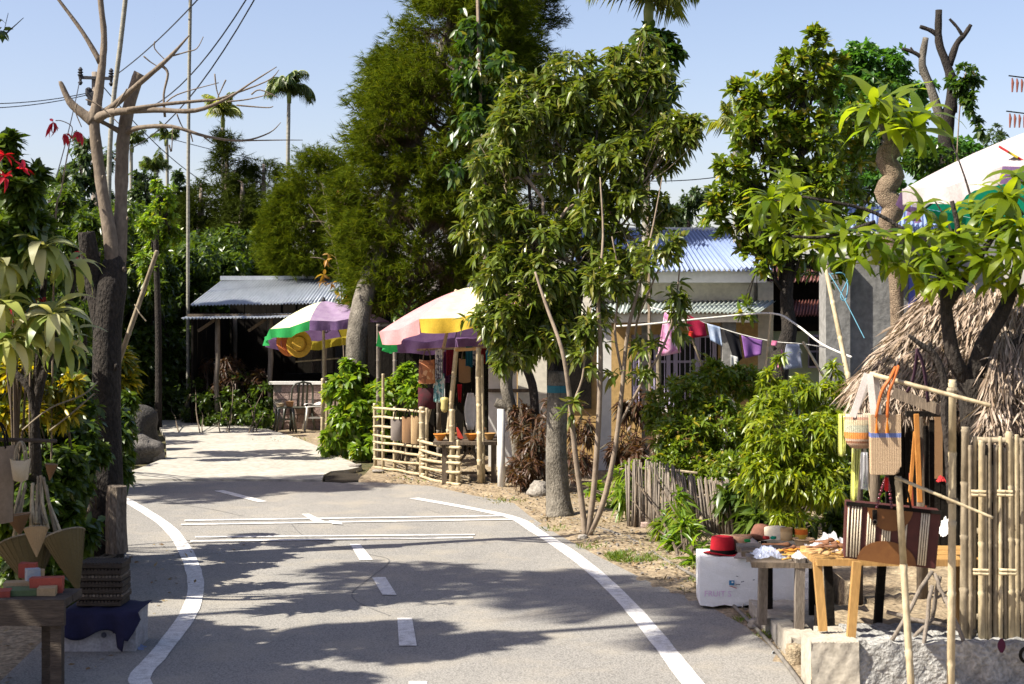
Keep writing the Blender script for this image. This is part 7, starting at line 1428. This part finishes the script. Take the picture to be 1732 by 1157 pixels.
# hanging rattles in the sky at the right
pole_thing('tall bamboo mast past the right edge that the wooden rattles hang from', (X(1860, 11), 11, .0), P(1860, 60, 11), .03, M_oldbam)
for j, (x0, y0, x1, n_, lab) in enumerate([(1706, 128, 1760, 4, 'upper string of small reddish wooden rattles against the sky'), (1702, 188, 1760, 5, 'lower string of small brown wooden rattles against the sky')]):
    t = thing('wooden_rattles', lab, 'rattle', tuple(P(x0, y0, 11)), 'wooden rattles hung against the sky'); mb = MB(); mb.tube([P(x0, y0, 11), P(1860, y0 + 20, 11)], .005, 5); mb.build('bar', M_dark, t)
    for i in range(n_ + 4):
        px = x0 + 6 + i * 8; mb = MB(); mb.tube([P(px, y0 + 3 + (px - x0) * .12, 11), P(px + 1, y0 + 12, 11), P(px, y0 + 28, 11)], [.004, .010, .005], 6); mb.build('rattle', surf('rattle_wood', (.22, .07, .05), None, 9, .6, .1) if i == 0 and j == 0 else bpy.data.materials['rattle_wood'], t)

# ---------- left stall ----------
M_dkwood = surf('shade_darkened_wood', (.085, .065, .048), (.045, .034, .026), 3, .9, .6, .008, stretch=(.8, 6, 6), fine=.5)  # wood colour lowered to stand in for the left stall's deep shade
lt = thing('dark_table', 'dark plank table at the lower left corner', 'table', (X(60, 7.7), 7.7, -.03))
zt3 = Z(1012, 7.7)
for i in range(2): mb = MB(); mb.box((X(113, 7.7) - .6, 7.72 + .17 * i, zt3 - .02), (1.2, .16, .04), jit=.003); mb.build('plank', M_dkwood, lt)
mb = MB(); mb.box((X(113, 7.65) - .6, 7.62, zt3 - .055), (1.2, .03, .13)); mb.build('apron', M_dkwood, lt)
for (px, Y) in ((97, 7.66), (82, 7.92), (-40, 7.66), (-40, 7.92)): mb = MB(); mb.bar((X(px, Y), Y, -.03), (X(px, Y), Y, zt3 - .04), .055, .055); mb.build('leg', M_dkwood, lt)
Bx = [cloth('box_red', (.34, .07, .045), None, 12, 0), cloth('box_white', (.42, .41, .38), (.2, .25, .34), 12, 0), cloth('box_cream', (.40, .28, .15), None, 12, 0), cloth('box_green', (.10, .14, .06), None, 12, 0), cloth('box_blue', (.12, .18, .34), (.6, .6, .6), 14, 0)]  # carton colours lowered too, carrying the left stall's shade
for i, (px, py, w_, h_, d_, mi, rz_, lab) in enumerate([(8, 968, .07, .075, .05, 0, .05, 'upright red carton, leftmost on the dark table'), (22, 970, .035, .078, .05, 0, .1, 'upright red carton pressed against the leftmost one'), (14, 992, .14, .04, .10, 2, .2, 'flat cream carton under the red cartons on the dark table'), (36, 988, .07, .07, .05, 1, .5, 'tilted white carton with blue print in the middle of the dark table'), (47, 985, .04, .06, .05, 2, .3, 'narrow cream carton behind the white one'),
    (72, 1002, .16, .075, .10, 0, .15, 'orange-red carton at the right end of the dark table'), (58, 1004, .06, .07, .04, 2, .35, 'cream carton leaning at the left of the orange-red one'), (40, 1010, .20, .03, .12, 3, .1, 'long flat dark green packet at the front of the dark table'), (5, 1016, .10, .03, .1, 0, .2, 'flat red packet at the front left of the dark table'), (80, 1012, .09, .04, .08, 2, .1, 'small cream carton under the orange-red one')]):
    Yq = 7.80 - .0 * i; c = Vector((X(px, Yq), Yq + (1012 - py) * .008, zt3 + (.03 if py < 990 else .0))); bit('carton', lab, 'carton', c, (w_, d_, h_), Bx[mi], rz=rz_, group='small cartons on the dark table')
for px, py, w_, h_ in ((36, 990, .03, .03), (33, 985, .014, .012), (70, 1004, .05, .02), (84, 1002, .02, .02), (8, 972, .03, .012)):
    pass
# grimy foam box with navy cloth
Yg = 8.7; fb2 = foambox('grimy white foam box with black letters under the navy cloth', (X(165, Yg), Yg + .18, -.012), (.42, .34, .235), .03, M_foamold, seed=4, notches=False)
for s_, px, py, sz in (('J', 108, 1062, .055), ('ND', 146, 1061, .05), ('S', 172, 1066, .05), ('D', 190, 1071, .045)): text(fb2, s_, (X(px, Yg), Yg - .006, Z(py, Yg)), sz, M_blackink)
mb = MB(); mb.tube([(X(176, Yg), Yg - .002, Z(1074, Yg)), (X(176, Yg), Yg - .004, Z(1074, Yg))], .016, 12); mb.build('ink_blot', M_blackink, fb2)
mb = MB(); cz = .23
def navy(u, v):
    x = X(108, Yg) + (X(236, Yg) - X(108, Yg)) * v; f = u * 2
    if f < 1: return Vector((x, Yg + .30 - .31 * f, cz + .004 + .004 * math.sin(v * 20)))
    k = f - 1; dr = .13 + .03 * math.sin(v * 9) + (.07 if .68 < v < .8 else 0) - (.1 * max(0, v - .85) / .15)
    return Vector((x + .01 * k, Yg - .02 - .02 * math.sin(v * 16 + 1) * k - .012, cz - dr * k))
mb.grid(navy, 14, 40); single(mb, 'navy_cloth', cloth('navy_cloth', (.010, .010, .035), (.015, .015, .05), 10, 0), 'navy blue cloth draped over the grimy foam box', 'cloth', (X(170, Yg), Yg, cz), smooth=True, solid=.006)
mb = MB(); mb.grid(lambda u, v: Vector((X(212 + 30 * u, 8.75), 8.75 + .1 * v, -.005 + .10 * (1 - u) ** 2 + .01 * math.sin(v * 9))), 6, 5); single(mb, 'blue_plastic_scrap', cloth('blue_scrap', (.25, .30, .45), None, 10), 'scrap of bluish plastic at the foot of the grimy foam box', 'plastic', (X(225, 8.75), 8.75, 0), solid=.003)
# stack of carved trays
for i in range(7):
    c = Vector((X(178, 8.9) + random.uniform(-.006, .006), 8.88, cz + .012 + i * .036)); t = thing('wooden_tray', ['lowest', 'second lowest', 'third', 'middle', 'third from the top', 'second from the top', 'topmost'][i] + ' dark wooden tray in the stack against the trunk', 'tray', tuple(c), 'stacked dark wooden trays')
    mb = MB(); mb.box(c + Vector((0, 0, .012)), (.255, .2, .022), rz=random.uniform(-.03, .03)); mb.build('base', M_dkwood, t, bevel=.004)
    mb = MB()
    for k in range(13): mb.tube([c + Vector((-.12 + .02 * k, -.1, .026)), c + Vector((-.12 + .02 * k, .1, .026))], .008, 6)
    mb.build('slats', B_cedar if i % 3 == 1 else M_dkwood, t, kind='stuff')
# cone baskets
def cone(label, top, tip, r, mat, group='cone baskets of the left stall', lean=(0, 0)):
    top = Vector(top); tip = Vector(tip); d = (top - tip); h = d.length; M = d.normalized().to_track_quat('Z', 'Y').to_matrix().to_4x4(); t = thing('cone_basket', label, 'basket', tuple(tip), group)
    mb = MB(); mb.lathe(tip, [(.004, 0)] + [(r * (k / 10) ** .92, h * k / 10) for k in range(1, 11)] + [(r * .95, h), (r * .5, h * .52), (.003, .02)], 26, M); mb.build('body', mat, t, smooth=True)
    mb = MB(); mb.lathe(tip, [(r * 1.0, h * .985), (r * 1.04, h * 1.0), (r * 1.0, h * 1.015), (r * .96, h)], 26, M); mb.build('rim', M_oldbam, t, smooth=True)
    for k in range(26):
        a_ = 2 * math.pi * k / 26; q = lambda f: tip + (M @ Vector((r * f ** .92 * 1.01 * math.cos(a_), r * f ** .92 * 1.01 * math.sin(a_), h * f))); mb = MB() if k == 0 else mb; mb.tube([q(.08), q(.5), q(1)], .0028, 4)
    mb.build('ribs', mat, t, kind='stuff'); return t
cone('large olive cane cone basket leaning beside the stacked trays', P(108, 905, 8.6), P(133, 1002, 8.5), .115, W_olive); cone('small tan cone basket in front of the dark one', P(61, 894, 8.2), P(62, 942, 8.15), .062, W_tan)
cone('wide dark olive cone basket half hidden behind the cartons', P(45, 918, 8.7), P(58, 1000, 8.6), .17, W_olive); cone('shaded small cone basket above the wide dark one', P(30, 870, 8.9), P(34, 905, 8.9), .07, W_brown)
cone('tiny cone basket hanging in the leaves beside the round basket bag', P(87, 785, 9.0), P(84, 812, 9.0), .035, W_brown)
M_hes = cloth('hessian', (.26, .195, .135), (.2, .15, .10), 30, .1)
bag('large sand-coloured cloth bag hanging at the left edge', -2, 752, 54, 130, 8.4, M_hes, M_dark, .1, None, .12, flare=.9); bag('round sand-coloured basket bag hanging beside the big cloth bag', 35, 775, 36, 36, 8.3, W_cream, M_oldbam, .1, None, .09, flare=.7)
pole_thing('thin dark bar the left stall bags hang from', P(-60, 742, 8.45), P(96, 746, 8.5), .012, M_dkwood)
t = thing('bamboo_bundle', 'loose bundle of bamboo flutes and sticks standing behind the cone baskets', 'bundle', (X(60, 9), 9, -.03))
for i in range(26):
    a_ = random.uniform(10, 110); b_ = 55 + (a_ - 55) * .5 + random.uniform(-8, 8); mb = MB(); bamboo(mb, P(a_, random.uniform(880, 930), 9.0), P(b_, random.uniform(800, 850), 9.1), random.uniform(.006, .013), node=.12, n=6); mb.build('stick', M_bamboo if i % 2 else M_oldbam, t, smooth=True)
for (x0, y0, x1, y1) in ((40, 725, 145, 655), (80, 740, 165, 690), (85, 665, 60, 640)):
    pass
mb = MB(); mb.tube(smoothpts([P(38, 727, 9.6), P(85, 690, 9.6), P(140, 668, 9.7), P(165, 645, 9.8)]), .005, 5); mb.tube(smoothpts([P(84, 728, 9.6), P(120, 700, 9.6), P(160, 665, 9.7)]), .005, 5); single(mb, 'dry_stem', M_oldbam, 'pair of dry stems slanting across the left hedge', 'stem', tuple(P(38, 727, 9.6)))

# ---------- trees past the left edge whose shade falls on the road ----------
offtree('tall loose-crowned tree past the left edge, nearest the camera', -4.6, 7.7, 4.35, .55, 900, seed=1)
offtree('wispy tree past the left edge next to the tall loose one', -5.7, 9.5, 5.7, .75, 520, seed=8)
offtree('dense young tree past the left edge beside the dark table', -4.5, 7.5, 2.7, .85, 2400, seed=2)
offtree('low bushy tree past the left edge behind the hanging bags', -4.6, 8.3, 2.35, .8, 2200, seed=3)
offtree('lone leaning tree past the left edge at the lower corner', -4.6, 6.6, 2.9, .8, 1700, seed=4)
offtree('broad tree past the left edge level with the road markings', -8.2, 14.9, 5.6, 1.0, 900, seed=5)
offtree('dark tree past the left edge beyond the crossing lines', -5.8, 10.6, 2.6, .9, 1200, seed=6)
palm('tall areca palm past the left edge whose frond shade lies on the road', (-5.0, 7.15, -.03), [(X_, Y_, Z_) for X_, Y_, Z_ in ()] or [(-942, -1600, 7.2)], (-950, -1750, 7.2), 1.3, 14, group='areca palms past the left edge', seed=30, r=.05) if False else None
def palm3(label, x, y, z, size, n, seed):
    px = CX + F * x / y; return palm(label, (x, y, -.03), [(px, HY - F * (z * .5 - H) / y, y), (px, HY - F * (z * .95 - H) / y, y)], (px, HY - F * (z - H) / y, y), size, n, group='areca palms past the left edge', seed=seed, r=.05, droop=.9)
palm3('tall areca palm past the left edge, its frond shade lying across the road', -4.9, 7.5, 6.9, 1.2, 14, 31)
palm3('slim areca palm past the left edge with a very long stem', -7.5, 7.9, 8.6, 1.2, 13, 32)
palm3('areca palm past the left edge near the concrete stretch', -9.2, 15.0, 7.0, 1.3, 13, 33)

# far wood closing the view
rs = np.random.default_rng(5); A = []; D = []
for i in range(150):
    x = rs.uniform(-24, 24); y = rs.uniform(44, 52); top = 2.6 + 1.0 * math.sin(x * .7) + rs.uniform(-.6, .6); z = rs.uniform(.3, max(.8, top)); q, v = ball(230, .4)
    A.append(np.array([x, y, z]) + q * np.array([1.2, 1.0, .75]) * rs.uniform(.7, 1.1)); D.append(v)
B, DD, U, LL, WW = whorl(np.concatenate(A), np.concatenate(D), 3, .26, .12, 1.1, .3); o = mesh_np('far_woods', leaves_np(B, DD, U, LL, WW, T4, .2), T4, len(B), L_bg, None, kind='stuff'); o['label'] = 'far dark green wood closing the view behind the village'
# undergrowth behind the stalls and under the cedars
def under(name, label, boxes, mat, L=.16, W=.07, seed=1):
    rs = np.random.default_rng(seed); A = []; D = []
    for (x0, x1, y0, y1, z0, z1, n) in boxes:
        for i in range(n):
            c = np.array([rs.uniform(x0, x1), rs.uniform(y0, y1), rs.uniform(z0, z1)]); q, v = ball(120, .4); A.append(c + q * np.array([.5, .45, .4])); D.append(v)
    B, DD, U, LL, WW = whorl(np.concatenate(A), np.concatenate(D), 4, L, W, 1.1, .3); o = mesh_np(name, leaves_np(B, DD, U, LL, WW, T4, .2), T4, len(B), mat, None, kind='stuff'); o['label'] = label
under('undergrowth', 'shady undergrowth under the cedars and behind the huts', [(-9.2, -6.9, 18.5, 25, .2, 2.2, 110), (-9.8, -7.4, 26, 33, 1.0, 4.0, 110), (-7.4, -5.9, 31, 34, .3, 3.6, 60), (-5.6, -4.9, 13.0, 17.0, .1, .8, 26), (-11, -5.5, 32, 35, .2, 2.2, 70), (-5.5, 0, 33, 36, .2, 2.0, 50), (0, 9, 27, 30, .2, 2.0, 70), (-9.5, -7, 18.5, 27, .2, 1.9, 60), (-8, -5.8, 14, 18, .2, 1.4, 40), (3.2, 7, 12.6, 15.5, .1, .9, 50), (-16, -9, 26, 34, .3, 3.2, 60), (7, 14, 20, 30, .2, 2.0, 40)], L_hedge, seed=3)
# fallen leaves and pebbles on the verge
def litter(name, label, n, fn, mat, L, seed):
    rs = random.Random(seed); B = []; 
    while len(B) < n:
        p = fn(rs)
        if p: B.append(p)
    B = np.array(B); D = RNG.normal(size=B.shape) * np.array([1, 1, .15]); U = nrm(np.array([0, 0, 1.0]) + RNG.normal(size=B.shape) * .25); LL = L * RNG.uniform(.5, 1.3, len(B)); o = mesh_np(name, leaves_np(B, D, U, LL, LL * .5, T4, -.1), T4, len(B), mat, None, kind='stuff'); o['label'] = label
def vp(rs):
    y = 4 + 22 * rs.random() ** 1.0; x = rx(y) + .05 + abs(rs.gauss(0, .9)); return (x, y, zv(x, y) + .008) if x < 6.5 else None
litter('fallen_leaves', 'dry fallen leaves scattered over the right verge', 4200, vp, leafmat('fallen_leaf', [(.28, .19, .09), (.20, .12, .05), (.36, .28, .14), (.12, .08, .04)], .05, .8), .045, 1)
def lp(rs): return (rs.uniform(-3.6, -2.2), rs.uniform(6, 13), .003) if rs.random() < 1 else None
litter('fallen_leaves', 'dry fallen leaves along the left side of the road', 260, lp, bpy.data.materials['fallen_leaf'], .04, 2)
mbp = MB(); rs = random.Random(4)
for i in range(1500):
    p = vp(rs)
    if not p: continue
    s_ = rs.uniform(.006, .02) * (1.5 if rs.random() < .1 else 1); mbp.box((p[0], p[1], p[2] - .004), (s_ * 1.3, s_, s_ * .7), rz=rs.uniform(0, 3), jit=s_ * .2)
o = mbp.build('gravel', M_stone, None, kind='stuff'); o['label'] = 'loose gravel and pebbles on the right verge'

t = thing('leafy_branch', 'small dark leafy twig poking in at the upper left corner of the sky', 'branch', tuple(P(-60, 90, 10)))
mb = MB(); mb.tube(smoothpts([P(-60, 90, 10), P(-20, 70, 10), P(5, 60, 10), P(20, 48, 10), P(40, 30, 10)]), rads([.012, .01, .007, .004, .002]), 5); mb.tube([P(5, 60, 10), P(14, 22, 10)], .002, 4); mb.build('stem', B_dark, t)
foliage(t, [(-4, 50, 10, 12, 16, 9)], 4, .07, .04, L_hedge, tpl=T8)

bt = bpy.data.objects['bare_tree']; rs = random.Random(12)
for (px, py, dx, r_) in ((165, 300, .045, .016), (205, 370, .052, .018), (172, 345, -.035, .014), (207, 270, -.045, .016), (198, 455, .06, .024), (182, 430, -.055, .02), (176, 620, .10, .03), (170, 760, -.08, .035), (188, 840, .09, .035), (160, 240, .03, .014), (225, 165, .03, .013)):
    c = P(px, py, 11.95) + Vector((dx, -.02, 0)); mb = MB(); mb.lathe(c, [(.001, -r_ * .4), (r_ * .9, -r_ * .2), (r_, .0), (r_ * .8, r_ * .45), (r_ * .45, r_ * .55), (r_ * .4, r_ * .3), (.001, r_ * .25)], 9, Matrix.Rotation(rs.uniform(-.4, .4), 4, 'Z') @ Matrix.Rotation(math.radians(90) * (1 if dx > 0 else -1), 4, 'Y'))
    mb.build('knot', B_dark if py > 470 else B_pale, bt, smooth=True)
